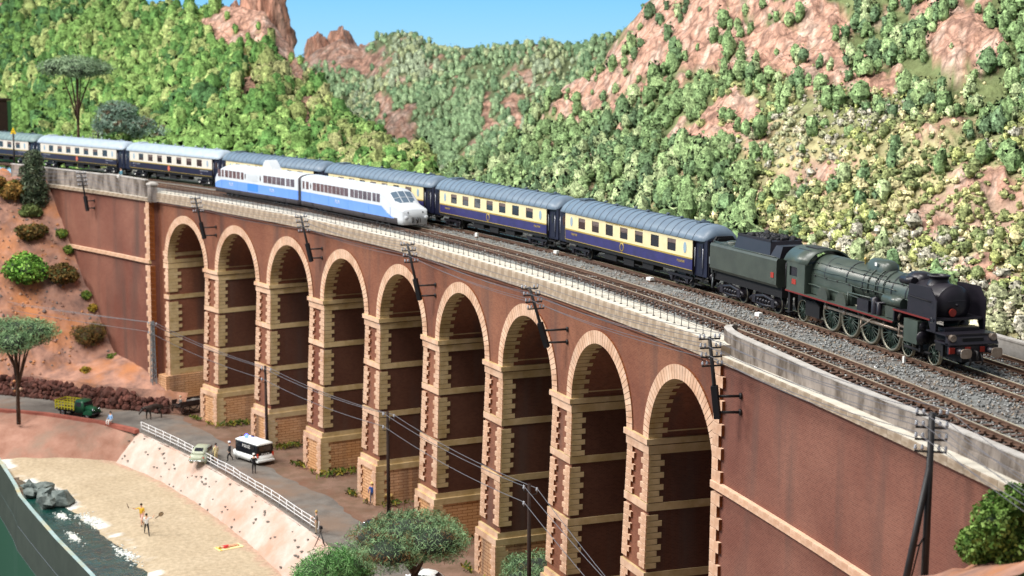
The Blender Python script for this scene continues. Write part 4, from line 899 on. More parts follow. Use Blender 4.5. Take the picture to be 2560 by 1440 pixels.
# ---- streamlined railcar, two units on the front track
def GN(u):
    u = max(0, min(1, u)); return float(np.interp(u, [0, .12, .27, .6, .8, .95, 1], [1, .98, .9, .5, .42, .36, .3])), float(np.interp(u, [0, .5, .85, .96, 1], [1, .99, .955, .92, .84]))
def railcar(label, L, nose, wins, xo, ports, seed):
    t = thing('railcar', label, 'railcar', group='units of the blue and white railcar')
    zr = [0.32] + [.8 + .096 * k for k in range(11)] + [2.06, 2.84, 2.98]; h = L / 2; w_ = 1.42
    def g(x):
        if nose < 0 and x < -h + 3.2: u = (-h + 3.2 - x) / 3.2; return max(0.25, math.sqrt(max(0, 1 - (u * .93) ** 2))), 1 - .12 * u ** 2
        if nose > 0 and x > h - 4.2: return GN((x - h + 4.2) / 4.2)
        return 1.0, 1.0
    xs = sorted(set([round(v, 3) for v in np.linspace(-h, h, 54)] + ([round(h - 4.2 + 4.2 * k / 32, 3) for k in range(33)] if nose > 0 else [round(-h + 3.2 * k / 14, 3) for k in range(15)])))
    rings = []
    for x in xs:
        gz, gw = g(x); fz = lambda z: z if z <= .87 else .87 + (z - .87) * gz
        pass
        L_ = [(x, -w_ * gw * (0.97 if z < .5 else 1), fz(z)) for z in zr]
        rf = [(x, w_ * gw * math.cos(a), fz(2.98 + .45 * math.sin(a))) for a in np.linspace(PI, 0, 13)[1:-1]]
        rings.append(L_ + rf + [(x, w_ * gw * (0.97 if z < .5 else 1), fz(z)) for z in zr[::-1]])
    def mf(c):
        x, y, z = c; gz, _ = g(x); zz = z if z <= .87 else .87 + (z - .87) / gz
        if nose > 0 and x > h - 1.5 - max(0, (zz - .8)) * 2.7: return 0 if z > .2 and (zz > .87 or x > h - .9) else 2
        if zz < .8: return 2
        return 1 if zz < 1.76 else 0
    b = MB(); b.loft(rings, True, True, mf); body = b.build('body', ['rc_white', 'rc_blue', 'rc_grey'], t)
    for (x0, x1) in wins:
        b = MB(); b.box(x0 - .04, x1 + .04, -1.435, -1.40, 2.06, 2.84); wd = b.build('window', 'glass_reddish', t)
    for x in ports: b = MB(); oval(b, x, 2.45, .12, .3, -1.44, -1.40, 12); b.build('porthole', 'glass', t)
    for x in xo: text_obj('P.L.M.', 0.5, 'rc_white', t, (x, -1.432, 1.36), sx=0.9)
    b = MB()
    for k in range(5):
        x = -h * .8 + k * h * .4; b.box(x - .015, x + .015, -1.428, -1.41, .9, 1.8)
    b.build('panel_seam', 'rc_blue2', t)
    for sg in (-1, 1):
        b = MB(); x = sg * (h - 4.2)
        for e in (-1.2, 0, 1.2):
            b.box(x + e - .25, x + e + .25, -1.2, 1.2, .05, .4)
        bo = b.build('bogie', 'black_soft', t)
        for e in (-1.0, 1.0): wheelset(bo, x + e, .4)
    b = MB()
    for x in (-h * .75, -h * .35, h * .3, h * .7): b.box(x - .25, x + .25, -1.45, -1.40, .5, .55); b.box(x - .25, x + .25, -1.45, -1.40, .68, .73)
    b.build('footstep', 'black_metal', t)
    for k in range(9):
        b = MB(); x = -h * .7 + k * h * .16; b.lathe([(.14, 3.4), (.14, 3.46), (.02, 3.5)], 8, 'z', (x, .25 if k % 2 else -.25, 0)); b.build('roof_vent', 'rc_white', t)
    return t
LA, LB = 20.2, 22.4
wl = [(-8.95, -8.35), (-7.95, -7.55)] + [(-7.1 + k * .98, -6.4 + k * .98) for k in range(4)] + [(-3.1, -2.55)] + [(2.3 + k * 1.0, 3.1 + k * 1.0) for k in range(5)] + [(7.5, 8.2), (8.45, 9.2)]
ra = railcar('left unit of the blue and white railcar with rounded nose and roof radiator', LA, -1, wl, (-5.6, 4.2), (-2.1, 1.5), 1); place(ra, -67.0, dT, 0, 6)
b = MB(); b.box(-1.6, 0.9, -1.44, -1.41, 2.05, 2.75); b.build('side_grille', 'rc_grille', ra)
b = MB(); b.box(-1.6, 0.9, -1.436, -1.41, .95, 1.75); b.build('side_grille', 'rc_blue2', ra)
b = MB()
for k in range(12): b.box(-1.55, .85, -1.45, -1.42, 2.08 + k * .055, 2.1 + k * .055)
b.build('grille_slats', 'rc_white', ra)
b = MB(); b.prism([(0.2, 3.35), (.55, 4.05), (.95, 4.35), (1.5, 4.4), (1.9, 4.1), (2.7, 3.35)], -.55, .55); b.build('roof_radiator', 'rc_white', ra)
wl = [(-10.7, -10.35), (-9.85, -9.3)] + [(-8.2 + k * .93, -7.5 + k * .93) for k in range(4)] + [(-4.5 + k * .93, -3.75 + k * .93) for k in range(5)] + [(.55 + k * .93, 1.25 + k * .93) for k in range(5)] + [(5.35, 5.95), (6.2, 6.8)]
rb = railcar('right unit of the blue and white railcar with raked windscreen nose', LB, 1, wl, (-2.4,), (-8.75,), 2); place(rb, -44.75, dT, 0, 6)
h = LB / 2
for j, y in enumerate((-.72, 0.0, .72)):
    b = MB(); q = []
    def nz_(x):
        gz, gw_ = GN((x - h + 4.2) / 4.2); return .87 + (3.43 - .87) * gz, gw_
    for x in (h - 3.0, h - 1.75):
        for e in (-.31, .31):
            zt, gw = nz_(x); yy = (y + e) * gw; z_ = zt - (.48 * (1 - math.sqrt(max(0, 1 - (yy / (1.42 * gw)) ** 2)))) * .75 + .03; q.append((x, yy, z_))
    i = [b.p(*v) for v in q]; i2 = [b.p(v[0] - .03, v[1], v[2] - .05) for v in q]
    b.face(i[0], i[2], i[3], i[1]); b.face(i2[1], i2[3], i2[2], i2[0])
    for a_, c_ in ((0, 1), (1, 3), (3, 2), (2, 0)): b.face(i[a_], i[c_], i2[c_], i2[a_])
    wd = b.build('windscreen', 'glass_screen', rb)
    b = MB(); m0 = [(q[0][k] * .45 + q[2][k] * .55) for k in range(3)]; m1 = [(q[1][k] * .45 + q[3][k] * .55) for k in range(3)]; b.tube([(m0[0], m0[1], m0[2] + .01), (m1[0], m1[1], m1[2] + .01)], .025, 4); b.build('windscreen_bar', 'rc_white', wd)
for y in (-.75, .75):
    b = MB(); b.lathe([(.0, h + .03), (.07, h + .03), (.07, h - .3)], 10, 'x', (0, y, 1.45)); b.build('head_lamp', 'black_soft', rb)
    b = MB(); b.lathe([(.12, h - .1), (.12, h + .18), (.2, h + .2), (.2, h + .24), (0.01, h + .25)], 12, 'x', (0, y * 1.35, .98)); b.build('buffer', 'rc_white', rb)
b = MB()
for y in (-.35, -.22, .25, .45): b.tube([(h + .0, y, .95), (h + .12, y, .8), (h + .1, y, .5)], .035, 5)
b.tube([(h, .1, .75), (h + .2, .1, .7), (h + .18, .1, .45)], .07, 6); b.build('coupling', 'black_metal', rb)
b = MB(); b.prism([(-1.15, .5), (1.15, .5), (1.15, 3.0), (.8, 3.3), (-.8, 3.3), (-1.15, 3.0)], LA / 2, LA / 2 + .75, 'x'); b.build('gangway_bellows', 'black_soft', ra)
# ------------------------------------------------------------------ ground, road, bank, beach, sea
KS = [-140, -105, -93.4, -87.7, -80, -73.7, -60, -25, 45]; KO = [52, 32, 24.9, 21.5, 18.5, 16.9, 16.75, 16.9, 18.5]
edge = lambda s: float(np.interp(s, KS, KO))
FS = [-85, -70.6, -62.6, -50.7, -40, -27, -10, 45]; FOo = [21.5, 19.4, 18.9, 19.1, 19.5, 20.2, 20.8, 24]
foot = lambda s: float(np.interp(s, FS, FOo))
FL = [(-112, 38, -25.2), (-95, 31.0, -26.2), (-88, 29.8, -26.9), (-82, 29.6, -27.4), (-74, 30.9, -27.8), (-69, 31.7, -28.0), (-65, 32.5, -28.05), (-58, 33.2, -28.1), (-47, 33.95, -28.1), (-34, 34.1, -28.1), (-20, 34.3, -28.1), (0, 35, -28.1), (20, 36, -28.1)]
RFS = [-125, -103, -96, -87, -83, -78]; RFO = [31, 20.7, 17.8, 14.6, 11.8, 9.0]
rimo = lambda s: float(np.interp(s, [q[0] for q in FL], [q[1] for q in FL]))
rub = lambda s: float(np.interp(s, RFS, RFO))
fn = lambda x, y, z=0, k=4: noise.fractal((x, y, z), 1.0, 2.0, k)
def ush(name, ss, us, of, zf, mat, kind='structure'):
    V = []; n = len(us)
    for s in ss:
        for u in us:
            o = of(s, u); V.append(W(s, o, zf(s, o, u)))
    q = [(i * n + j, i * n + j + 1, (i + 1) * n + j + 1, (i + 1) * n + j) for i in range(len(ss) - 1) for j in range(n - 1)]
    o = link(name, np_mesh(name, np.array(V), np.array(q)[:, ::-1], mat, smooth=True)); o['kind'] = kind; return o
ush('ground', np.arange(-130, 50, 1.5), np.linspace(0, 1, 26), lambda s, u: lerp(-9, edge(s), u), lambda s, o, u: ZG - 0.05 + 0.06 * fn(s * .3, o * .3), 'ground_brown')
def rin(s):
    base = rub(s) - 0.6 if s < -78 else float(np.interp(s, [-78, -70, -60, -30, 10, 50], [9.5, 10.6, 11.3, 11.2, 11.0, 11.0]))
    return base + 0.9 * fn(s * .12, 3.3)
ush('road', np.arange(-125, 48, 1.2), np.linspace(0, 1, 9), lambda s, u: lerp(rin(s), edge(s) - 0.1, u), lambda s, o, u: ZG + 0.03 + 0.04 * fn(s * .5, o * .5) - (0.09 if u < 0.05 else 0), 'road')
def emz(s, o, u):
    t = min(1, u * 1.04); return lerp(ZG + 0.05, -28.35, t ** 1.15) + (0.12 * fn(s * .6, o * .6) + .07 * fn(s * 1.6, o * 1.6, 4)) * (1 if 0.02 < u else 0)
ush('embankment', np.arange(-73.1, 45, 0.4), np.linspace(0, 1, 24), lambda s, u: lerp(edge(s) - 0.15, foot(s), u) + 0.1 * fn(s * .25, 9.0), emz, 'plaster')
bsl = lambda s: float(np.interp(s, [-88, -80, -73], [.27, .5, 1.38]))
ush('earth_bank', np.append(np.arange(-112, -73, .8), -73), np.linspace(0, 1, 24), lambda s, u: min(edge(s) - .1 + u * 3.7 / bsl(s), max(edge(s), rimo(s)) - .05), lambda s, o, u: -25.2 - max(0, o - edge(s) - float(np.interp(s, [-80, -73], [.6, 0]))) * bsl(s) + 0.12 * fn(s * .35, o * .35), 'earth_red')
BT_ = [np.array(lin(c)) for c in ('beae94', 'b09f84', 'e6e6e2', '8a7c66', 'bb9a86')]
def sand_tint(s, o):
    n1 = fn(s * .25, o * .25, 3); n2 = fn(s * .9, o * .9, 8, 5); c = BT_[0] * (.5 + .5 * n1) + BT_[1] * (.5 - .5 * n1); f = math.exp(-((o - 28.95 - .9 * fn(s * .16, 1.5)) / .75) ** 2) * (1 if fn(s * .11, 5.5) > -.12 else .25) + .3 * n2; f = min(1, max(0, f * 1.7 - .4)); w_ = min(1, max(0, (o - 30.0) / .5)); c = c * (1 - w_) + BT_[3] * w_; e = min(1, max(0, 1 - (o - foot(s) + .2 + .8 * n2) / .9)); c = c * (1 - e) + BT_[4] * e
    return c * (1 - f) + BT_[2] * f
def sandz(s, o, u=0): return -28.22 - max(0, o - 26.5) * 0.12 - max(0, o - 30.5) * .35 + 0.05 * fn(s * .4, o * .4)
ush('beach', np.arange(-90, 40, .45), np.linspace(0, 1, 56), lambda s, u: lerp(foot(s) - 1.2, rimo(s), u), sandz, 'sand')
_b = bpy.data.objects['beach']; _ss, _us = np.arange(-90, 40, .45), np.linspace(0, 1, 56); _t = np.array([[*sand_tint(s, lerp(foot(s) - 1.2, rimo(s), u)), 1] for s in _ss for u in _us], dtype=np.float32); _a = _b.data.color_attributes.new('tint', 'FLOAT_COLOR', 'POINT'); _a.data.foreach_set('color', _t.ravel())
ush('sea', np.arange(-75, 40, 1.5), np.linspace(0, 1, 8), lambda s, u: lerp(28.2, rimo(s), u), lambda s, o, u: -28.6 + 0.05 * fn(s * .9, o * .9), 'water')
def foamp(name, label, cs, co, ls, lo_, seed):
    r = random.Random(seed); b = MB()
    for k in range(160):
        a, d = r.uniform(0, 6.28), abs(r.gauss(0, .55)); s_, o_ = cs + ls * d * math.cos(a), co + lo_ * d * math.sin(a); b.lathe([(.001, .1), (.6, .07), (1, 0), (.6, -.05)], 7, 'z', (0, 0, 0)); sc_ = r.uniform(.04, .2) * (1.1 - .4 * d); q0 = len(b.v) - 28; c0 = W(s_, o_, max(-28.6, sandz(s_, o_)) + .02); t_ = r.uniform(.5, 1.6)
        for j in range(q0, len(b.v)): x, y, z = b.v[j]; b.v[j] = (c0[0] + x * sc_ * t_, c0[1] + y * sc_ / t_, c0[2] + z * .6)
    tag(b.build(name, 'foam'), label, 'foam', kind='stuff'); return
    n = 26; c = 0; R1, R2 = [], []
    for k in range(n):
        a = 2 * PI * k / n; f = r.uniform(.7, 1.25); s_, o_ = cs + ls * math.cos(a) * f, co + lo_ * math.sin(a) * f
        R1.append(b.p(lerp(cs, s_, .6), lerp(co, o_, .6), max(-28.58, sandz(s_, o_)) + 0.12 + r.uniform(-.03, .05))); R2.append(b.p(s_, o_, max(-28.6, sandz(s_, o_)) - 0.02))
    for k in range(n): b.face(c, R1[k], R1[(k + 1) % n]); b.face(R1[k], R2[k], R2[(k + 1) % n], R1[(k + 1) % n])
    tag(b.build(name, 'foam'), label, 'foam', kind='stuff')
foamp('sea_foam', 'white surf foam below the grey rocks', -53.5, 29.3, 3.6, 1.0, 2)
foamp('sea_foam', 'white surf foam along the beach at the bottom edge', -40, 29.6, 4.2, 0.9, 5)
foamp('sea_foam', 'white wave crest out on the dark water', -48.5, 32.2, 2.2, 0.5, 9)
foamp('sea_foam', 'bright wave crest close beside the rocks', -56.5, 31.0, 1.6, 0.5, 11)
# red kerb along the road edge on the left
b = MB(W)
for s in np.arange(-112, -73, 1.0):
    e0, e1 = edge(s), edge(s + 1); i = [b.p(*q) for q in ((s, e0 - .1, ZG), (s + 1, e1 - .1, ZG), (s + 1, e1 + .5, ZG), (s, e0 + .5, ZG), (s, e0 - .05, ZG + .45), (s + 1, e1 - .05, ZG + .45), (s + 1, e1 + .45, ZG + .4), (s, e0 + .45, ZG + .4))]
    for q in ((0, 1, 5, 4), (3, 7, 6, 2), (4, 5, 6, 7), (0, 4, 7, 3), (1, 2, 6, 5)): b.face(*[i[k] for k in q])
tag(b.build('kerb', 'kerb_red'), 'low red kerb along the bend of the road on the left', 'kerb')
# dark pebbles set in the embankment
pb = MB(); pb.ball((0, 0, 0), 0.2, 6, 4, (1, 1, .6)); pme = pb.mesh('pebble'); pme.materials.append(MATS['pebble'])
emb = bpy.data.objects['embankment']; r = random.Random(12)
for k in range(64):
    s = r.uniform(-74, -22); u = r.uniform(.12, .92); o = lerp(edge(s) - .15, foot(s), u); q = link('pebble', pme, emb, W(s, o, emz(s, o, u) + .02), r.uniform(0, 6), (r.uniform(.6, 1.6), r.uniform(.5, .9), .5))
# fascia of the layout at the front
M('fascia_green', '474e46', '3f463f', sc=.5, rough=0.8, spec=.1); M('fascia_cloth', '184a32', rough=0.8); M('fascia_rim', '9fb3b4', '86a09e', sc=.6, rough=0.5, c3='b9a878', sc3=.15); M('steel_strip', 'b8c4cc', rough=0.25, metal=0.7)
fa = thing('front_fascia', 'dark green front board of the layout in the lower left corner', 'board', W(-50, 34, -34))
fo_ = -Vector(W(-50, 34, -34))
def strip(name, f0, f1, mat):
    b = MB(W)
    for A, B in zip(FL, FL[1:]): b.quad(f0(*A), f0(*B), f1(*B), f1(*A))
    q = b.build(name, mat, fa, fix=False); q.location = fo_
strip('fascia_panel', lambda s, o, z: (s, o + .32, z - .02), lambda s, o, z: (s, o + .45, z - 3.1), 'fascia_green')
strip('fascia_rim', lambda s, o, z: (s, o - .05, z + .02), lambda s, o, z: (s, o + .33, z - .0), 'fascia_rim')
strip('steel_strip', lambda s, o, z: (s, o + .47, z - 3.08), lambda s, o, z: (s, o + .47, z - 3.14), 'steel_strip')
strip('fascia_lower', lambda s, o, z: (s, o + .45, z - 3.1), lambda s, o, z: (s, o + .6, z - 5.6), 'fascia_green')
strip('fascia_cloth', lambda s, o, z: (s, o + .62, z - 5.6), lambda s, o, z: (s, o + .8, z - 14), 'fascia_cloth')

# rocks by the water
r = random.Random(4)
def rock(name, loc, sz, mat, parent=None, seed=0, flat=.7):
    rr = random.Random(seed); b = MB(); n, m = (7, 5) if mat == 'sea_rock' else (9, 6); P = []
    for j in range(m + 1):
        for k in range(n):
            a, t = 2 * PI * k / n, PI * j / m; d = Vector((math.sin(t) * math.cos(a), math.sin(t) * math.sin(a), math.cos(t) * flat))
            f = 1 + (0.75 if mat == 'sea_rock' else .45) * noise.noise(d * (2.2 if mat == 'sea_rock' else 1.6) + Vector((seed * 3.1, 0, 0))); P.append(b.p(*(d * sz * f)))
    for j in range(m):
        for k in range(n): b.face(P[j * n + k], P[j * n + (k + 1) % n], P[(j + 1) * n + (k + 1) % n], P[(j + 1) * n + k])
    q = b.build(name, mat, parent, loc); q.rotation_euler = (rr.uniform(-.3, .3), rr.uniform(-.3, .3), rr.uniform(0, 6)); return q
for i, (s, o, sz, lb) in enumerate([(-66.5, 30.0, 1.15, 'tall pointed grey rock at the back of the group by the sea'), (-63.5, 30.4, 1.1, 'broad grey rock in the middle of the group by the sea'), (-61.0, 29.7, 1.35, 'large grey rock with surf at its foot, nearest the beach'), (-65.5, 31.4, .8, 'small grey rock beside the front board'), (-60.6, 31.3, .9, 'low wet grey rock at the water edge'), (-68.3, 30.6, .8, 'small dark rock behind the group by the sea')]):
    tag(rock('sea_rock', W(s, o, -28.1), sz, 'sea_rock', None, i + 3), lb, 'rock', 'rocks by the sea')

# ------------------------------------------------------------------ rocky slope on the left and rubble wall
def slz(s, o):
    z = -1.5 - 1.2 * (s + 113.7) - .53 * (o - 8.6)
    return min(-0.5, z) + 1.1 * fn(s * .16, o * .16, 2) + .5 * (abs(fn(s * .45, o * .45, 5)) - .2) + .45 * (.3 - abs(fn(s * .9, o * .9, 7)))
def sl2(s, o, u):
    z = slz(s, o); b_ = rub(s) - 1.15
    return max(z, ZG + float(np.interp(s, [-92, -82], [2.15, .9])) + (b_ - o) * .28 + .25 * fn(s * .4, o * .4)) if o < b_ else -26.2
ush('rocky_slope', np.arange(-150, -80, 0.45), np.linspace(0, 1, 64), lambda s, u: lerp(8.0, max(12, min(34, rub(s) + .6)), u), sl2, 'rock_slope')
rw = thing('rubble_wall', 'low wall of dark red rubble stones along the road on the left', 'wall', W(-92, 17, ZG)); ro_ = -Vector(W(-92, 17, ZG))
stones = []
for i in range(8):
    b = rock('rubble_stone', None, .42, 'rubble_stone', rw, i + 20, .8); stones.append(b.data); bpy.data.objects.remove(b)
r = random.Random(8); nst = 0
for row in range(4):
    s = -104.0
    while s < -80.5:
        o = rub(s) - 0.25 - row * 0.16; h = (1.0 if s > -86 else 0) * max(0, (s + 86) / 9)
        if row < 3.4 - h * 2.2 + .9 * fn(s * .2, 4.4):
            q = link('rubble_stone', r.choice(stones), rw, Vector(W(s, o, ZG + .25 + row * .55 + r.uniform(-.06, .06))) + ro_); q.rotation_euler = (r.uniform(0, 6), r.uniform(0, 6), r.uniform(0, 6)); f = r.uniform(.75, 1.45); q.scale = (f * r.uniform(.8, 1.3), f, f * r.uniform(.7, 1)); nst += 1
        s += r.uniform(.5, .85)
b = MB(W)
for s in np.arange(-106, -79, 1.0): 
    a, c = rub(s) - .7, rub(s + 1) - .7; b.quad((s, a, ZG), (s + 1, c, ZG), (s + 1, c - .7, ZG + 2.4), (s, a - .7, ZG + 2.4))
q = b.build('wall_core', 'rock_slope', rw, fix=False); q.location = ro_
r_ = np.random.default_rng(31); Vs, Ts = [], []
for _ in range(900):
    s, o = r_.uniform(-118, -88), r_.uniform(8.8, 21); z = max(-26, slz(s, o)); sz = r_.uniform(.06, .3) ** 1.0
    V = r_.normal(size=(8, 3)); V /= np.linalg.norm(V, axis=1)[:, None]; base = np.array([(1, 0, 0), (-1, 0, 0), (0, 1, 0), (0, -1, 0), (0, 0, 1), (0, 0, -1)]) * r_.uniform(.6, 1.3, (6, 1)) * sz
    tri = base[[(0, 2, 4), (2, 1, 4), (1, 3, 4), (3, 0, 4), (2, 0, 5), (1, 2, 5), (3, 1, 5), (0, 3, 5)]].reshape(-1, 3) + np.array(W(s, o, z)); Vs.append(tri)
    Ts.append(np.tile(np.array(lin(('8a6a5c', 'a0806c', '6f6460', 'b07a54')[r_.integers(4)])), (24, 1)))
V = np.concatenate(Vs); tag(link('slope_stones', np_mesh('slope_stones', V, np.arange(len(V)).reshape(-1, 3), 'ballast_stone', np.concatenate(Ts))), 'loose stones scattered over the rocky slope on the left', 'stones', kind='stuff')
# bank of earth at the lower right corner
ush('rocky_bank', np.arange(46, 62, .5), np.linspace(0, 1, 20), lambda s, u: lerp(7.3, 16, u), lambda s, o, u: -4.9 + (s - 54) * .38 - (o - 8.3) * .22 + .35 * fn(s * .4, o * .4) - max(0, 53.5 - s) * .8, 'rock_slope')
# white fence
def fence(label, s0, s1):
    org = Vector(W((s0 + s1) / 2, 16.4, ZG)); t = thing('white_fence', label, 'fence', org); n = int(round((s1 - s0) / 2.05)); r = random.Random(int(s0))
    tops = []
    for k in range(n + 1):
        s = lerp(s0, s1, k / n); lean = r.uniform(-.06, .06); p0 = Vector(W(s, 16.4, ZG)); p1 = Vector(W(s + lean, 16.4 + r.uniform(-.08, .08), ZG + 1.15)); tops.append((p0, p1))
        b = MB(); b.tube([p0 - org, p1 - org], .05, 5); b.build('fence_post', 'fence_white', t)
    for f in (.36, .66, .97):
        b = MB(); b.tube([A.lerp(B, f) - org for A, B in tops], .038, 5); b.build('fence_rail', 'fence_white', t)
fence('white post and rail fence left of the parked beige car', -73.4, -57.6); fence('white post and rail fence right of the parked beige car', -56.6, -26.8)
# ------------------------------------------------------------------ vegetation
def cards(C, size, asp, n_out=None, r_=None):
    """quads at centres C; size array; asp = width / length"""
    n = len(C); d = r_.normal(size=(n, 3)); d /= np.linalg.norm(d, axis=1)[:, None]
    if n_out is not None: d = d * .75 + n_out * .6; d /= np.linalg.norm(d, axis=1)[:, None]
    u = np.cross(d, r_.normal(size=(n, 3))); u /= np.linalg.norm(u, axis=1)[:, None]; v = np.cross(d, u)
    u = u * size[:, None] * .5; v = v * size[:, None] * .5 * asp
    V = np.stack([C - u - v, C + u - v, C + u + v, C - u + v], 1).reshape(-1, 3)
    return V, np.arange(n * 4).reshape(-1, 4)
def crown_mesh(name, blobs, n, size, asp, cols, seed, mat='pine_foliage', out=True, shell=.55):
    r_ = np.random.default_rng(seed); tot = sum(b[3] * b[4] * b[5] for b in blobs) ; Cs, Ns, Ts = [], [], []
    for (x, y, z, rx, ry, rz) in blobs:
        k = max(8, int(n * (rx * ry * rz) ** (2 / 3) / sum((b[3] * b[4] * b[5]) ** (2 / 3) for b in blobs))); d = r_.normal(size=(k, 3)); d /= np.linalg.norm(d, axis=1)[:, None]
        rad = shell + (1 - shell) * r_.random(k) ** .6; lump = 1 + .16 * np.array([noise.noise(Vector(q) * 2.2 + Vector((seed, x, y))) for q in d])
        Cs.append(d * (rad * lump)[:, None] * np.array([rx, ry, rz]) + np.array([x, y, z])); Ns.append(d)
        base = np.array([lin(c) for c in cols]); pick = r_.integers(0, len(cols), k)
        cl = np.array([noise.noise(Vector(q) * 1.7 + Vector((x, seed * 2.0, z))) for q in d]); pick = np.clip(((cl + .55) * len(cols) * .9).astype(int), 0, len(cols) - 1)
        mixr = r_.random(k) < .25; pick[mixr] = r_.integers(0, len(cols), mixr.sum())
        Ts.append(base[pick] * r_.uniform(.75, 1.25, (k, 1)))
    C = np.concatenate(Cs); T = np.concatenate(Ts); Nn = np.concatenate(Ns)
    V, Fq = cards(C, size * r_.uniform(.6, 1.4, len(C)), asp, Nn if out else None, r_); return np_mesh(name, V, Fq, mat, np.repeat(T, 4, 0))
def tree(name, label, loc, trunk, branches, blobs, n, size, asp, cols, seed, bark='bark', cat='tree', group=None, inner=None):
    t = thing(name, label, cat, loc, 0, group)
    if trunk:
        b = MB(); b.tube(trunk[0], trunk[1], 8); b.build('trunk', bark, t)
        for p, r in branches: b = MB(); b.tube(p, r, 6); b.build('branch', bark, t)
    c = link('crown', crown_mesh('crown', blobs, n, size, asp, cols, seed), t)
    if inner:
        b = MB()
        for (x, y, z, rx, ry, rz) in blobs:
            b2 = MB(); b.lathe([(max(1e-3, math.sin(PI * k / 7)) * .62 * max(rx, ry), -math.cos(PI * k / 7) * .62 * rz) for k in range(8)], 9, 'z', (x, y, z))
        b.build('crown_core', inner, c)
    return t
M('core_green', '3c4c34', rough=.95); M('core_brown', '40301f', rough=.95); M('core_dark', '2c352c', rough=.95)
PINE = ['4b6546', '60805a', '7a9a6e', '92b082', '86a676', '6f6a48']
GREEN = ['3c5a26', '4f7a30', '69983e', '82b04e', '93bd5c']
BROWN = ['4a3a22', '5e4a28', '6f5d33', '4c5230', '7c5c34']
def pine(label, s, o, zg, H, cw, ch, n, seed, lobes=5, asp=.12, size=.5, cols=PINE, lean=(0, 0)):
    r = random.Random(seed); loc = W(s, o, zg); bl = [(lean[0], lean[1], H - ch * .55, cw * .42, cw * .42, ch * .5)]; br = []
    for k in range(lobes):
        a = 2 * PI * k / lobes + r.uniform(-.3, .3); d = cw * .5 * r.uniform(.45, .62); x, y, z = lean[0] + d * math.cos(a), lean[1] + d * math.sin(a), H - ch * r.uniform(.5, .75); bl.append((x, y, z, cw * r.uniform(.24, .32), cw * r.uniform(.24, .32), ch * r.uniform(.32, .45)))
        f = r.uniform(.3, .5) * H; br.append(([(0, 0, f), (x * .35, y * .35, lerp(f, z, .45)), (x * .8, y * .8, z - .1 * ch)], [.15, .11, .05]))
    return tree('umbrella_pine', label, loc, ([(0, 0, -.3), (.05, 0, H * .35), (lean[0] * .4, lean[1] * .4, H - ch * .6)], [.24, .18, .1]), br, bl, n, size, asp, cols, seed, inner='core_dark')
pine('tall umbrella pine with flat grey green crown on the left road bend', -87.5, 25.0, -25.4, 12.2, 8.4, 3.9, 13000, 1, 7, .13, .36)
pine('wide grey green umbrella pine at the bottom centre in front of the piers', -3.6, 16.6, -25.2, 7.9, 8.4, 3.5, 24000, 2, 7, .1, .27, PINE + ['7a5a3a'])
pine('grey green pine crown cut by the bottom edge before the right piers', -3.3, 6.6, -26.4, 4.9, 6.6, 3.0, 12000, 3, 5, .1, .27)
tree('round_tree', 'bright green bushy tree at the bottom left of the wide pine', W(-7.5, 21.4, -25.3), ([(0, 0, -1), (0, 0, 3)], [.25, .15]), [], [(0, 0, 2.7, 2.5, 2.5, 2.2), (-1.2, 1.2, 2.6, 1.7, 1.7, 1.5), (1.0, -1.6, 3.0, 1.8, 1.8, 1.6), (-.6, -1.9, 2.0, 1.7, 1.7, 1.5), (0.8, 1.5, 3.2, 1.6, 1.6, 1.4)], 16000, .24, .14, ['3f6a3a', '528046', '6d9c5c', '85b071', '4a7a3c'], 4, inner='core_green')
tree('leafy_bush', 'bright green leafy bush at the lower right edge', W(57.0, 8.75, -4.6), ([(0, 0, -.6), (0, 0, 1.4)], [.1, .06]), [], [(0, 0, 2.1, 1.1, 1.1, 1.5), (-.7, -.4, 1.3, .8, .8, .8), (.5, .5, 3.2, .8, .8, .8), (.9, .3, 1.4, .9, .9, 1.0), (-.2, .5, 1.0, .8, .8, .7), (.5, -.6, 2.4, .8, .8, .9)], 9000, .14, .6, ['44602a', '5c7a36', '74944a', '8aa85c', '50682c'], 6, inner='core_green')
for i, (s, o, z, w_, h, cols, lb, inn) in enumerate([
        (-107.2, 15.2, -12.4, 3.0, 2.9, GREEN, 'big bright green bush on the rocky slope', 'core_green'),
        (-105.4, 11.2, -12.6, 2.2, 1.8, BROWN, 'brown green bush just right of the bright green bush', 'core_brown'),
        (-99.6, 10.6, -20.0, 2.4, 2.3, BROWN, 'thorny brown bush low on the rocky slope beside the brick wall', 'core_brown'),
        (-110.4, 12.7, -7.6, 2.1, 1.5, BROWN, 'brownish bush high on the slope below the dark conifer', 'core_brown'),
        (-114.6, 12.9, -2.6, 1.9, 1.7, ['6a5a34', '8a6a38', '9c7a44', '5c6030'], 'orange brown bush at the top of the slope', 'core_brown'),
        (-112.6, 11.6, -4.9, 1.5, 1.2, ['4c5a34', '5f6b40', '73804c'], 'olive bush beneath the dark conifer', 'core_dark'),
        (-116.5, 15.2, -1.6, 2.2, 1.7, ['7a5a30', '96703c', '6a6a3a'], 'rusty bush at the left picture edge above the slope', 'core_brown'),
        (-92.6, 9.6, -24.6, 1.6, 1.3, ['4a5a34', '5c6b40', '6a7a48', '7c6a3a'], 'grey green bush at the foot of the left brick wall', 'core_dark')]):
    r = random.Random(i + 50); bl = [(0, 0, h * .55, w_ * .75, w_ * .75, h * .75)] + [(w_ * .5 * math.cos(a + i), w_ * .5 * math.sin(a + i), h * r.uniform(.3, .8), w_ * .5, w_ * .5, h * .45) for a in (0, 1.3, 2.5, 3.8, 5)]
    tree('bush', lb, W(s, o, z), None, [], bl, 3200, .34, .5 if i != 2 else .15, cols, 60 + i, cat='bush', group='bushes on the left slope', inner=inn)
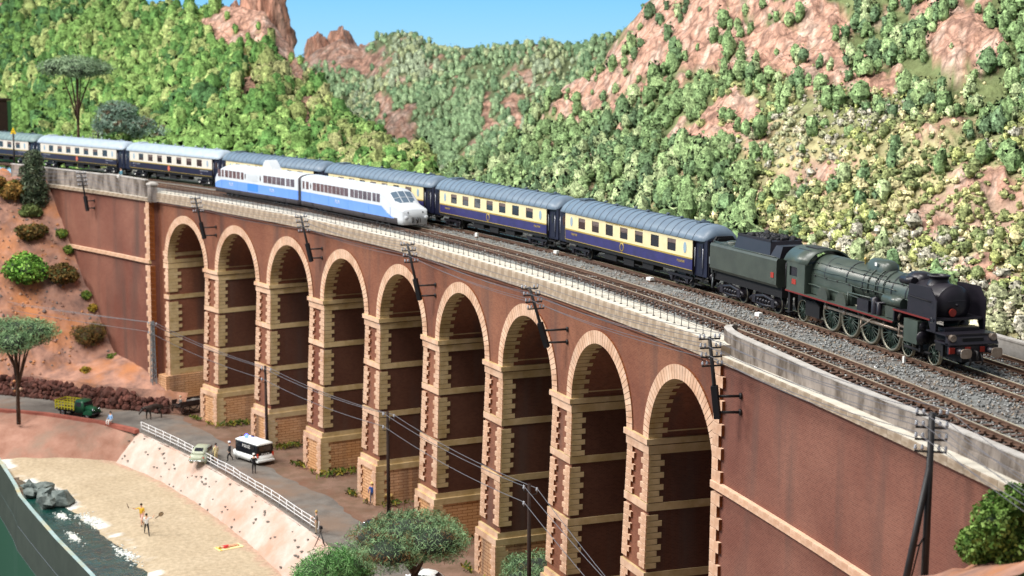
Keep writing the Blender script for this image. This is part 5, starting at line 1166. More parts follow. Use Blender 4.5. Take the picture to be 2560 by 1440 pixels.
tree('conifer', 'tall dark conifer at the end of the left parapet', W(-113.4, 10.8, -3.2), ([(0, 0, -1), (0, 0, 5)], [.2, .1]), [], [(0, 0, 1.5, 2.0, 2.0, 1.9), (.1, 0, 3.4, 1.7, 1.7, 1.9), (0, .1, 5.2, 1.3, 1.3, 1.6), (-.2, .2, .2, 2.0, 2.0, 1.2)], 4500, .32, .35, ['2f3b2c', '3f4d38', '55624a', '6a7560', '4a4a34'], 70, inner='core_dark')
for i, (s, o, z, w_, lb) in enumerate([(-109.0, 9.3, -7.4, .8, 'small green shrub at the top of the slope edge along the wall'), (-107.6, 9.1, -9.3, .7, 'small olive shrub high on the slope edge along the wall'), (-103.0, 9.2, -14.6, .7, 'small green shrub halfway down the slope edge along the wall'), (-101.6, 9.1, -16.0, .6, 'small yellowish shrub below the middle of the slope edge'), (-96.6, 9.2, -21.6, .7, 'small olive shrub near the foot of the slope edge'), (-94.8, 9.2, -23.2, .8, 'small green shrub at the foot of the slope edge'), (-95.5, 13.2, -22.6, .7, 'yellow orange shrub on top of the rubble wall')]):
    cols = ['5a6a2a', '6f7f36', '4a6a30'] if i not in (3, 6) else ['8a7a2e', 'a8842e', '7c7030']
    tree('shrub', lb, W(s, o, z), None, [], [(0, 0, w_ * .5, w_, w_, w_ * .8), (w_ * .6, 0, w_ * .3, w_ * .6, w_ * .6, w_ * .5)], 420, .24, .5, cols, 90 + i, cat='shrub', group='small shrubs on the slope edge', inner='core_green')
# grass and weeds at the pier feet
r_ = np.random.default_rng(5); Cs = []
for i, c in enumerate(PCH):
    for (ds, o, ls, lo_, k) in ((2.9, 6.6, .8, 2.4, 130 if i < 3 else 50), (-2.2, 8.9, 1.0, .4, 40), (1.2, 8.9, .6, .25, 12)):
        if i > 4 and ds < 2: k //= 2
        q = r_.normal(size=(k, 2)) * (ls * .5, lo_ * .5)
        Cs += [W(c + ds + a, o + e, ZG + .15 + .25 * r_.random()) for a, e in q]
C_ = np.array(Cs); V, Fq = cards(C_, r_.uniform(.3, .7, len(C_)), .25, None, r_); T = np.array([lin(c) for c in ('4c5a26', '5e6a2c', '74702e', '3f5226', '8a7a34')])[r_.integers(0, 5, len(C_))]
tag(link('weeds', np_mesh('weeds', V, Fq, 'forest_leaf', np.repeat(T, 4, 0))), 'tufts of green and yellow weeds at the feet of the piers', 'weeds', kind='stuff')
# model trees behind the train on the left
pine('slender umbrella pine with bare forked trunk behind the far coaches', -131.9, -6.0, 0.0, 15.6, 10.0, 3.0, 6000, 11, 5, .16, .5, ['6a8062', '7e9676', '92aa86', '5c7054'])
tree('umbrella_pine', 'dense blue green pine leaning over the coaches on the left', W(-126.0, -11.5, 0.0), ([(0, 0, -1), (.2, .4, 2.5)], [.2, .12]), [([(0, 0, 1), (1.5, 1.4, 2.5)], [.12, .06])], [(-.9, -2.2, 7.6, 3.0, 3.0, 1.5), (-.3, -3.2, 5.8, 2.8, 2.8, 1.5), (.2, .6, 5.4, 2.6, 2.6, 1.6), (.8, 3.4, 4.4, 3.0, 3.0, 1.4), (1.2, 5.6, 3.4, 2.2, 2.2, 1.0)], 8000, .45, .16, ['5c7464', '748e7c', '8ca694', '9cb4a2', '7a6a58'], 12, inner='core_dark')

# ------------------------------------------------------------------ hills behind
HILL_A=[
 (-300,[(-171.2,-48.7,-2.1),(-191.2,-47.9,7.4),(-212.5,-46.9,18.3),(-232.0,-46.1,28.9),(-254.8,-36.5,19.9)]),
 (-100,[(-166.3,-36.8,-2.0),(-185.9,-35.2,7.3),(-206.7,-33.5,17.9),(-225.9,-31.8,28.2),(-248.7,-22.2,19.2)]),
 (60,[(-151.2,-28.5,-2.0),(-170.4,-26.2,7.0),(-191.0,-23.8,17.3),(-209.8,-21.6,27.3),(-232.6,-12.0,18.3)]),
 (200,[(-136.0,-22.1,-2.0),(-155.0,-19.3,6.6),(-175.2,-16.3,16.5),(-193.8,-13.5,26.2),(-216.6,-3.9,17.2)]),
 (300,[(-125.8,-17.9,-2.0),(-144.5,-14.8,6.0),(-164.5,-11.4,15.4),(-182.8,-8.2,24.6),(-205.6,1.4,15.6)]),
 (400,[(-115.9,-14.1,-2.0),(-134.4,-10.5,5.3),(-154.1,-6.8,14.0),(-172.2,-3.3,22.5),(-195.0,6.3,13.5)]),
 (500,[(-106.4,-10.5,-2.0),(-124.8,-6.6,5.5),(-144.3,-2.4,14.4),(-162.3,1.5,23.1),(-185.1,11.1,14.1)]),
 (590,[(-98.1,-7.6,-2.0),(-116.3,-3.3,5.6),(-135.7,1.3,14.6),(-153.6,5.5,23.5),(-176.4,15.1,14.5)]),
 (660,[(-91.8,-5.5,-2.0),(-109.8,-1.0,5.2),(-129.0,3.9,13.9),(-146.7,8.4,22.5),(-169.5,18.0,13.5)]),
 (720,[(-86.4,-3.9,-2.0),(-104.1,0.9,3.7),(-123.0,5.9,10.6),(-140.3,10.6,17.4),(-163.1,20.2,8.4)]),
 (765,[(-82.4,-2.7,-2.0),(-97.3,1.4,2.4),(-113.1,5.9,7.6),(-127.6,9.9,12.7),(-150.4,19.5,3.7)]),
 (830,[(-76.7,-1.1,-2.0),(-89.4,2.6,1.1),(-102.8,6.6,4.8),(-115.2,10.2,8.3),(-138.0,19.8,-0.7)]),
 (930,[(-68.1,1.0,-2.0),(-77.9,4.2,0.1),(-88.4,7.6,2.4),(-97.9,10.6,4.6),(-120.8,20.2,-4.4)]),
 (1080,[(-55.5,3.7,-2.0),(-62.0,6.0,-0.7),(-68.8,8.5,0.8),(-75.1,10.8,2.2),(-97.9,20.4,-6.8)]),
]
HILL_B=[
 (560,[(-166.3,6.0,-2.1),(-183.5,9.9,2.9),(-201.8,14.0,8.6),(-218.6,17.9,14.0),(-241.4,27.5,5.0)]),
 (700,[(-160.7,14.3,-2.5),(-177.7,18.8,2.7),(-195.8,23.5,8.5),(-212.3,27.9,14.1),(-235.2,37.5,5.1)]),
 (760,[(-157.2,17.5,-3.0),(-174.2,22.3,2.6),(-192.2,27.3,8.9),(-208.8,31.9,15.0),(-231.6,41.5,6.0)]),
 (800,[(-154.9,19.7,-3.3),(-171.9,24.6,3.1),(-190.0,29.8,10.3),(-206.6,34.6,17.2),(-229.4,44.2,8.2)]),
 (850,[(-152.0,22.3,-3.6),(-169.1,27.4,3.4),(-187.2,32.9,11.3),(-203.8,37.9,19.0),(-226.6,47.5,10.0)]),
 (905,[(-148.6,25.1,-4.0),(-165.5,30.4,2.6),(-183.5,36.1,10.2),(-200.0,41.3,17.4),(-222.8,50.9,8.4)]),
 (940,[(-144.6,26.2,-4.4),(-161.6,31.7,3.0),(-179.6,37.6,11.4),(-196.1,42.9,19.4),(-218.9,52.5,10.4)]),
 (985,[(-139.6,27.6,-4.7),(-156.5,33.3,3.1),(-174.5,39.4,12.1),(-191.1,44.9,20.7),(-213.9,54.5,11.7)]),
 (1030,[(-134.5,28.9,-5.1),(-151.3,34.8,2.6),(-169.3,41.0,11.5),(-185.7,46.8,20.1),(-208.5,56.4,11.1)]),
 (1070,[(-130.1,30.0,-5.4),(-146.8,36.0,1.9),(-164.6,42.4,10.2),(-180.9,48.3,18.3),(-203.7,57.9,9.3)]),
 (1120,[(-125.1,31.5,-5.7),(-141.7,37.7,1.1),(-159.3,44.2,9.0),(-175.5,50.3,16.7),(-198.3,59.9,7.7)]),
 (1200,[(-118.7,34.3,-6.0),(-135.1,40.7,1.2),(-152.7,47.7,9.5),(-168.8,54.0,17.6),(-191.6,63.6,8.6)]),
 (1300,[(-110.7,37.4,-6.3),(-127.0,44.3,1.1),(-144.5,51.6,9.6),(-160.5,58.4,17.9),(-183.3,68.0,8.9)]),
 (1400,[(-104.5,41.1,-6.3),(-120.7,48.3,1.1),(-137.9,56.1,9.7),(-153.8,63.2,18.1),(-176.6,72.8,9.1)]),
 (1480,[(-99.6,43.8,-6.2),(-115.7,51.4,1.3),(-132.8,59.5,10.1),(-148.6,66.9,18.7),(-171.4,76.5,9.7)]),
 (1560,[(-94.8,46.5,-6.2),(-110.8,54.4,1.6),(-127.8,62.8,10.7),(-143.5,70.6,19.7),(-166.3,80.2,10.7)]),
 (1700,[(-86.4,50.8,-6.1),(-102.3,59.3,2.2),(-119.2,68.3,11.9),(-134.7,76.6,21.5),(-157.5,86.2,12.5)]),
]
HILL_C=[
 (1100,[(-52.0,3.3,-2.0),(-57.8,5.5,-0.7),(-64.0,7.7,0.6),(-69.6,9.8,1.9),(-92.4,19.4,-7.1)]),
 (1200,[(-44.0,4.7,-2.0),(-53.5,8.4,-0.7),(-63.6,12.4,0.9),(-72.8,16.0,2.5),(-95.6,25.6,-6.5)]),
 (1300,[(-36.3,5.7,-2.0),(-48.9,11.1,0.2),(-62.3,16.7,3.0),(-74.6,21.9,5.9),(-97.4,31.5,-3.1)]),
 (1370,[(-31.1,6.3,-2.0),(-45.5,12.7,1.3),(-60.9,19.6,5.4),(-75.1,25.8,9.7),(-97.9,35.5,0.7)]),
 (1440,[(-26.0,6.8,-2.0),(-41.7,14.1,2.1),(-58.4,21.8,7.3),(-73.8,29.0,12.9),(-96.6,38.6,3.9)]),
 (1500,[(-21.8,7.2,-2.0),(-38.0,15.0,2.7),(-55.4,23.3,8.8),(-71.4,31.0,15.3),(-94.2,40.6,6.3)]),
 (1545,[(-18.7,7.4,-2.0),(-35.5,15.7,3.5),(-53.6,24.6,10.8),(-70.4,32.8,18.6),(-93.2,42.4,9.6)]),
 (1610,[(-14.3,7.6,-2.0),(-31.8,16.6,4.3),(-50.5,26.2,12.7),(-67.9,35.0,21.7),(-90.7,44.6,12.7)]),
 (1700,[(-8.5,7.9,-2.0),(-25.9,17.2,4.9),(-44.6,27.3,14.3),(-61.9,36.5,24.4),(-84.7,46.1,15.4)]),
 (1800,[(-2.3,8.0,-2.0),(-19.6,17.8,5.2),(-38.2,28.3,15.0),(-55.4,38.0,25.7),(-78.2,47.6,16.7)]),
 (1920,[(4.6,8.0,-2.0),(-12.4,18.3,5.1),(-30.8,29.4,14.9),(-47.8,39.6,25.8),(-70.6,49.2,16.8)]),
 (2060,[(12.1,7.8,-2.0),(-4.6,18.7,4.7),(-22.7,30.4,14.3),(-39.4,41.1,25.0),(-62.2,50.8,16.0)]),
 (2200,[(19.0,7.4,-2.0),(2.6,18.9,4.4),(-15.2,31.2,13.7),(-31.7,42.6,24.2),(-54.5,52.2,15.2)]),
 (2350,[(25.7,6.9,-2.0),(9.5,19.1,4.4),(-8.0,32.1,13.8),(-24.2,44.1,24.7),(-47.0,53.7,15.7)]),
 (2500,[(31.7,6.4,-2.0),(15.9,19.2,4.2),(-1.3,32.9,13.7),(-17.4,45.6,24.7),(-40.2,55.2,15.7)]),
 (2700,[(37.6,6.8,-2.0),(22.1,20.5,4.1),(5.3,35.1,13.8),(-10.4,48.6,25.1),(-33.2,58.2,16.1)]),
 (2950,[(39.7,11.8,-1.9),(24.6,26.5,4.4),(8.2,42.3,14.3),(-7.1,56.9,25.9),(-29.9,66.5,16.9)]),
]
ROCK_A =[ (505,0.89,25,0.031),(610,0.92,40,0.129),(700,0.94,45,0.169),(625,0.54,18,0.097),(765,0.59,22,0.126),(560,0.84,40,0.065),(1000,0.90,30,0.089),(660,0.38,12,0.043),(735,0.90,18,0.109) ]
ROCK_B =[ (790,1.01,35,0.136),(860,0.95,60,0.151),(920,0.85,30,0.089),(1213,0.63,10,0.103),(1280,0.63,20,0.035),(1322,0.75,16,0.061),(985,0.34,40,0.117),(1035,0.23,30,0.078),(1135,0.71,8,0.033),(960,0.50,18,0.068),(1290,0.51,12,0.037),(1375,0.28,12,0.048) ]
ROCK_C =[ (1440,0.92,35,0.104),(1520,0.87,70,0.094),(1620,0.85,90,0.135),(1760,0.81,130,0.103),(1900,0.76,120,0.084),(2060,0.71,120,0.052),(2190,0.68,60,0.028),(1830,0.53,60,0.037),(1740,0.48,60,0.031),(1880,0.48,30,0.027),(2400,0.81,70,0.061),(2460,0.76,40,0.030),(2330,0.89,60,0.042),(2060,0.40,30,0.025),(2330,0.32,70,0.023),(2480,0.44,60,0.030),(2050,0.83,60,0.046),(1620,0.65,14,0.030),(2450,0.21,60,0.030) ]

M('hill_ground', '6f7d3c', 'a39a84', sc=1.1, rough=.95, attr='tint', bump=1.0, bsc=.9, det=10, bdist=.9)
def cracked(m, masked, sc_=.55, st=(1, 1, .45)):
    n = m.node_tree; b = n.nodes['Principled BSDF']; src = b.inputs['Base Color'].links[0].from_socket; tc = n.nodes.new('ShaderNodeTexCoord'); mp = n.nodes.new('ShaderNodeMapping'); mp.inputs['Scale'].default_value = st; n.links.new(tc.outputs['Object'], mp.inputs[0])
    nz_ = n.nodes.new('ShaderNodeTexNoise'); nz_.inputs['Scale'].default_value = .6; nz_.inputs['Detail'].default_value = 5; n.links.new(mp.outputs[0], nz_.inputs['Vector'])
    ad = n.nodes.new('ShaderNodeVectorMath'); ad.operation = 'MULTIPLY_ADD'; n.links.new(nz_.outputs['Color'], ad.inputs[0]); ad.inputs[1].default_value = (1.6, 1.6, 1.6); n.links.new(mp.outputs[0], ad.inputs[2])
    acc = src; hs = None
    for k_, s_ in enumerate((sc_, sc_ * 2.7)):
        v = n.nodes.new('ShaderNodeTexVoronoi'); v.feature = 'DISTANCE_TO_EDGE'; v.inputs['Scale'].default_value = s_; n.links.new(ad.outputs[0], v.inputs['Vector'])
        r = n.nodes.new('ShaderNodeMapRange'); r.inputs[1].default_value = 0; r.inputs[2].default_value = .13; r.inputs[3].default_value = .5 if k_ == 0 else .72; r.inputs[4].default_value = 1; n.links.new(v.outputs['Distance'], r.inputs[0]); f = r.outputs[0]
        if masked:
            at_ = n.nodes.new('ShaderNodeAttribute'); at_.attribute_name = 'tint'; mm = n.nodes.new('ShaderNodeMix'); mm.data_type = 'FLOAT'; n.links.new(at_.outputs['Alpha'], mm.inputs[0]); mm.inputs[2].default_value = 1; n.links.new(f, mm.inputs[3]); f = mm.outputs[0]
        x = n.nodes.new('ShaderNodeVectorMath'); x.operation = 'SCALE'; n.links.new(acc, x.inputs[0]); n.links.new(f, x.inputs['Scale']); acc = x.outputs[0]
    n.links.new(acc, b.inputs['Base Color'])
cracked(MATS['hill_ground'], True)
def hill(name, cols, rocks, base, nu, seed, amp=1.2):
    U = np.array([c[0] for c in cols]); P = np.array([c[1] for c in cols]); rows = np.array([0, .35, .7, 1.0, 1.35]); nv = 56
    us = np.linspace(U[0], U[-1], nu); vs = np.concatenate([np.linspace(0, 1, nv), [1.12, 1.35]])
    G = np.zeros((nu, len(vs), 3)); RK = np.zeros((nu, len(vs)))
    tmp = np.zeros((nu, 5, 3))
    for r in range(5):
        for k in range(3): tmp[:, r, k] = np.interp(us, U, P[:, r, k])
    for j, v in enumerate(vs):
        for k in range(3):
            for i in range(nu): G[i, j, k] = np.interp(v, rows, tmp[i, :, k])
    for (uc, vc, ru, rv) in rocks: RK = np.maximum(RK, 1.25 - np.sqrt(((us[:, None] - uc) / (ru * 1.5)) ** 2 + ((vs[None] - vc) / (rv * 1.5)) ** 2))
    T = np.zeros((nu, len(vs), 3)); rk_c = [np.array(lin(c)) for c in ('e4b8a4', 'd6a48e', 'eccab8', 'a8694e')]
    for i in range(nu):
        for j in range(len(vs)):
            x, y, z = G[i, j]; n1 = fn(x * .09, y * .09, z * .09 + seed, 5); n2 = fn(x * .35, y * .35, z * .5 + seed, 4)
            rk = RK[i, j] + .7 * n2 + .25 * n1; m = min(1, max(0, (rk - .25) / .2)); RK[i, j] = m
            a = amp * (1 if j < nv else .3) * min(1, vs[j] * 3)
            G[i, j] += np.array([0.25 * n2, -.4 * n1, 1.0 * n1 + .35 * n2 + m * .8 * (.4 - abs(fn(x * .4, y * .4, z * .2, 5)))]) * a * (0.55 if vs[j] > .93 else 1)
            g = base(us[i], vs[j], n1, n2); c = rk_c[0] * (.5 + n2 * .3) + rk_c[1] * (.5 - n2 * .3)
            c = (c if fn(x * .5, y * .5, z * .3, 3) < .2 else rk_c[2]) * (.72 + .5 * min(1, 3.2 * abs(fn(x * .55, y * .55, z * .3 + 7, 4))))
            T[i, j] = g * (1 - m) + c * m
    n = len(vs); I = np.arange(nu * n).reshape(nu, n); Fq = np.stack([I[:-1, :-1], I[1:, :-1], I[1:, 1:], I[:-1, 1:]], -1).reshape(-1, 4)
    o = link(name, np_mesh(name, G.reshape(-1, 3), Fq, 'hill_ground', np.concatenate([T.reshape(-1, 3), RK.reshape(-1, 1)], 1), True)); o['kind'] = 'structure'
    return us, vs, G, RK
def tris(C, size, n_out, r_):
    n = len(C); d = r_.normal(size=(n, 3)) * .8 + n_out; d /= np.linalg.norm(d, axis=1)[:, None]; u = np.cross(d, r_.normal(size=(n, 3))); u /= np.linalg.norm(u, axis=1)[:, None]; v = np.cross(d, u); s = size[:, None]
    return np.stack([C - u * s * .5 - v * s * .4, C + u * s * .5 - v * s * .4, C + v * s * .6], 1).reshape(-1, 3)
def proto(r_, k, flat=1.0, tall=1.0):
    off = Vector(r_.uniform(-50, 50, 3)); n_, m_ = 7, 4
    def bp(i, j):
        a, t = 2 * PI * i / n_, PI * j / m_; q = Vector((math.sin(t) * math.cos(a), math.sin(t) * math.sin(a), math.cos(t))); f = .82 + .5 * noise.noise(q * 1.5 + off) + .25 * noise.noise(q * 3.4 + off); return np.array(q) * f
    B = [[bp(i, j) for i in range(n_)] for j in range(m_ + 1)]; BT = []
    for j in range(m_):
        for i in range(n_):
            a_, b_, c_, e_ = B[j][i], B[j][(i + 1) % n_], B[j + 1][(i + 1) % n_], B[j + 1][i]
            if j: BT += [a_, b_, c_]
            if j < m_ - 1: BT += [a_, c_, e_]
    BT = np.array(BT); BN = BT / np.linalg.norm(BT, axis=1)[:, None] * .9; BN[:, 2] += .6; BN /= np.linalg.norm(BN, axis=1)[:, None]; BT = BT * np.array([1, 1, tall]) * .84; BT[:, 2] += .75 * tall
    d = r_.normal(size=(k, 3)); d /= np.linalg.norm(d, axis=1)[:, None]; rad = np.array([float(.82 + .5 * noise.noise(Vector(q) * 1.5 + off) + .25 * noise.noise(Vector(q) * 3.4 + off)) for q in d]) * r_.uniform(.78, 1.03, k)
    C = d * rad[:, None] * np.array([1, 1, tall]); C[:, 2] += .75 * tall
    nn = d + .25 * r_.normal(size=(k, 3)) + np.array([0, 0, .7]); nn /= np.linalg.norm(nn, axis=1)[:, None]; return np.concatenate([BT, tris(C, r_.uniform(.16, .34, k) * 1.25, d, r_)]), np.concatenate([BN, np.repeat(nn, 3, 0)])
def forest(name, label, hl, n, dens, sizef, colf, k, seed, cat='trees', tall=1.0, npro=8, fade=1.25, clus=0, sat=.82):
    us, vs, G, RK = hl; r_ = np.random.default_rng(seed); pr = [proto(r_, k, 1, tall * (1 if cat != 'scrub' else r_.uniform(.6, 1.3))) for _ in range(npro)]; VV, TT, NN = [], [], []
    nv = int((vs <= 1).sum()); cnt = 0
    for _ in range(n):
        fi, fj = r_.uniform(0, len(us) - 1.01), r_.uniform(0, nv - 1.01); i, j = int(fi), int(fj); u, v = us[i], vs[j]
        if r_.random() > dens(u, v, RK[i, j]): continue
        a, b = fi - i, fj - j; p = (G[i, j] * (1 - a) * (1 - b) + G[i + 1, j] * a * (1 - b) + G[i, j + 1] * (1 - a) * b + G[i + 1, j + 1] * a * b)
        cl = fn(p[0] * .06, p[1] * .06, seed, 3)
        if clus and r_.random() > .3 + 2.4 * max(0, .12 + fn(p[0] * .13, p[1] * .13, p[2] * .2 + seed, 3)): continue
        sz = sizef(u, v) * min(1.9, max(.4, math.exp(r_.normal() * .36))); V, Nv = pr[r_.integers(npro)]; t = r_.uniform(0, 6.28); cs, sn = math.cos(t), math.sin(t)
        VV.append(np.stack([V[:, 0] * cs - V[:, 1] * sn, V[:, 0] * sn + V[:, 1] * cs, V[:, 2] * r_.uniform(.85, 1.3)], 1) * sz + p - np.array([0, 0, .15 * sz]))
        NN.append(np.stack([Nv[:, 0] * cs - Nv[:, 1] * sn, Nv[:, 0] * sn + Nv[:, 1] * cs, Nv[:, 2]], 1)); c = colf(u, v, cl, r_); TT.append(np.tile(c, (len(V), 1)) * np.repeat(r_.uniform(.78, 1.25, (len(V) // 3, 1)), 3, 0)); cnt += 1
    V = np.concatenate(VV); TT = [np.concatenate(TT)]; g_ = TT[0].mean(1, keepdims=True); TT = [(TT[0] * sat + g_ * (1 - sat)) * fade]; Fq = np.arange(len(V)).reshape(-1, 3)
    tag(link(name, np_mesh(name, V, Fq, 'clump_leaf', np.concatenate(TT), False, np.concatenate(NN))), label, cat, kind='stuff'); print(name, cnt, len(Fq))
L_ = lambda *c: [np.array(lin(x)) for x in c]
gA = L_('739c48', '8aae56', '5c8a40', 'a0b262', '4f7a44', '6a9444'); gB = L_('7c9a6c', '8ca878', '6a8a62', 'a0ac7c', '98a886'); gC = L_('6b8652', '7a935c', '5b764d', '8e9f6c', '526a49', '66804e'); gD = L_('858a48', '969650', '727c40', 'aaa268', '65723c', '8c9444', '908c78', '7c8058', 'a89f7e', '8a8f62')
def pick(L, cl, r_): return L[min(len(L) - 1, max(0, int((cl + .5) * len(L) * .8 + r_.normal() * .9)))]
def baseA(u, v, n1, n2): return gA[0] * .5 + gA[3] * .3 + n2 * .1 * gA[1] if u < 560 else np.array(lin('8a8f4a')) * (.9 + .3 * n2)
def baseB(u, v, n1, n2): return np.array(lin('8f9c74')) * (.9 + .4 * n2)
def baseC(u, v, n1, n2):
    d = min(1, max(0, (u - 1700) / 250)) * min(1, max(0, (.62 - v) / .15)); g = np.array(lin('8a9866')) * (.9 + .4 * n2); y = np.array(lin('cdc596')) * (1 + .45 * n2) if n1 > -.3 else np.array(lin('cfb09c'))
    return g * (1 - d) + y * d
hA = hill('hill', HILL_A, ROCK_A, baseA, 230, 1.0); hB = hill('hill', HILL_B, ROCK_B, baseB, 190, 2.0, 1.0); hC = hill('hill', HILL_C, ROCK_C, baseC, 300, 3.0, 1.3)
forest('forest', 'bright green pine wood covering the left hillside', hA, 12000, lambda u, v, k: (1 - k) * (1.0 if u < 600 else .55 if v < .5 else .75), lambda u, v: .74 + .3 * (1 - v), lambda u, v, cl, r_: pick(gA if u < 620 else gA[:3] + L_('8c9a54', 'a0a466'), cl, r_) * .95, 32, 21, tall=1.45, clus=0, fade=1.15)
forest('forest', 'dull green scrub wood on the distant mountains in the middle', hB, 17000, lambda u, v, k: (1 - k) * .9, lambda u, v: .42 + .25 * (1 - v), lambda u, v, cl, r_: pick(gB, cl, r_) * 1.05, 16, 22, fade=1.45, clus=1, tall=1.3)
def dC(u, v, k):
    if k > .4: return .1 if v > .55 else .01
    d = min(1, max(0, (u - 1720) / 220)) * min(1, max(0, (.66 - v) / .12)); return lerp(.75, .03, d) * (1 if v < .6 else .5)
forest('forest', 'dark green trees on the steep right hillside', hC, 17000, dC, lambda u, v: .52 + .16 * (1 - v), lambda u, v, cl, r_: pick(gC, cl, r_) * (1.0 if u < 1900 else 1.15), 46, 23, tall=1.4, fade=1.5, clus=1)
def dS(u, v, k):
    d = min(1, max(0, (u - 1680) / 250)) * min(1, max(0, (.7 - v) / .1)); return .5 * d * (1 - k * .8)
forest('scrub', 'dry olive and yellow scrub on the slope behind the locomotive', hC, 30000, dS, lambda u, v: (.2 + .28 * (1 - v)) * random.choice((.5, .7, .9, 1.0)), lambda u, v, cl, r_: pick(gD, cl, r_) * 1.2, 42, 24, 'scrub', tall=.95, fade=1.7, npro=14, sat=.7)
# rock towers on the left ridge and the middle range
M('red_rock', 'e0b09a', 'b88068', sc=.6, rough=.95, bump=1.0, bsc=1.0, c3='e6bca6', sc3=.5, det=10, stretch=(1, 1, .3), bdist=1.0)
cracked(MATS['red_rock'], False, .5, (1, 1, .3))
def crag(label, loc, rx, ry, h, seed, top=.5):
    b = MB(); n, m = 64, 40; rings = []
    for j in range(m + 1):
        t = j / m; ring = []
        for k in range(n):
            a = 2 * PI * k / n; d = Vector((math.cos(a), math.sin(a), 0)); p = Vector((d.x * 2.2, d.y * 2.2, t * 2 + seed * 5))
            f = lerp(1.0, top, t ** 1.3) * (1 + .45 * noise.noise(p) + .3 * abs(noise.noise(p * Vector((2.7, 2.7, 1))[0])) + .2 * noise.noise(Vector((d.x * 9, d.y * 9, t * 2.5 + seed))) + .1 * noise.noise(p * 9))
            zz = h * t * (1 + (.28 * noise.noise(Vector((d.x * 1.8 + seed, d.y * 1.8, 0))) + .1 * noise.noise(d * 4)) * (1 if t > .5 else t * 2)); ring.append((d.x * rx * f, d.y * ry * f, zz))
        rings.append(ring)
    c = [(q[0] * .4, q[1] * .4, q[2] * 1.02) for q in rings[-1]]; rings.append(c); b.loft(rings)
    q = b.build('rock_tower', 'red_rock', None, loc); q.rotation_euler = (0, 0, -.4); tag(q, label, 'rock', 'rock towers on the ridges')
crag('big red rock tower on the ridge of the left hill', (-152.5, 10.2, 10.0), 4.0, 4.2, 15.5, 1, .62)
crag('lower red rock shoulder left of the big rock tower', (-156.0, 6.4, 15.0), 3.0, 3.0, 8.0, 2, .45)
crag('narrow red rock spur at the right foot of the big tower', (-146.5, 12.0, 10.0), 1.8, 1.8, 8.5, 3, .4)
crag('pale red crag at the left end of the middle range', (-212.0, 35.5, 11.0), 3.2, 3.2, 8.0, 4, .5)
crag('jagged red crag in the middle range', (-212.0, 40.5, 12.5), 4.0, 4.0, 8.0, 5, .45)
crag('small red crag beside the round green summit', (-209.0, 44.5, 12.0), 2.6, 2.6, 6.0, 6, .4)

# painted sky sheet behind the hills
m = bpy.data.materials.new('sky_paint'); m.use_nodes = True; N = m.node_tree.nodes; L = m.node_tree.links; N.remove(N['Principled BSDF'])
em = N.new('ShaderNodeEmission'); tc = N.new('ShaderNodeTexCoord'); sep = N.new('ShaderNodeSeparateXYZ'); L.new(tc.outputs['Object'], sep.inputs[0]); mr = N.new('ShaderNodeMapRange'); mr.inputs[1].default_value = 14; mr.inputs[2].default_value = 40; L.new(sep.outputs[2], mr.inputs[0])
cr = N.new('ShaderNodeMix'); cr.data_type = 'RGBA'; cr.inputs[6].default_value = rgba('a6dcfa'); cr.inputs[7].default_value = rgba('74c4f6'); L.new(mr.outputs[0], cr.inputs[0])
nz = N.new('ShaderNodeTexNoise'); nz.inputs['Scale'].default_value = .018; nz.inputs['Detail'].default_value = 6; L.new(tc.outputs['Object'], nz.inputs['Vector']); m2 = N.new('ShaderNodeMapRange'); m2.inputs[1].default_value = .52; m2.inputs[2].default_value = .8; m2.inputs[4].default_value = .5; L.new(nz.outputs[0], m2.inputs[0])
c2 = N.new('ShaderNodeMix'); c2.data_type = 'RGBA'; L.new(m2.outputs[0], c2.inputs[0]); L.new(cr.outputs[2], c2.inputs[6]); c2.inputs[7].default_value = rgba('cfe8fa'); L.new(c2.outputs[2], em.inputs[0]); em.inputs[1].default_value = 1.12; L.new(em.outputs[0], N['Material Output'].inputs[0]); MATS['sky_paint'] = m
b = MB(); pr = None
for k in range(33):
    a = math.radians(100 + k * 4.2); p = (100 + 440 * math.cos(a), -50 + 440 * math.sin(a)); cur = (b.p(p[0], p[1], -30), b.p(p[0], p[1], 160))
    if pr: b.face(pr[0], cur[0], cur[1], pr[1])
    pr = cur
b.build('sky', 'sky_paint', None, None, False)['kind'] = 'structure'
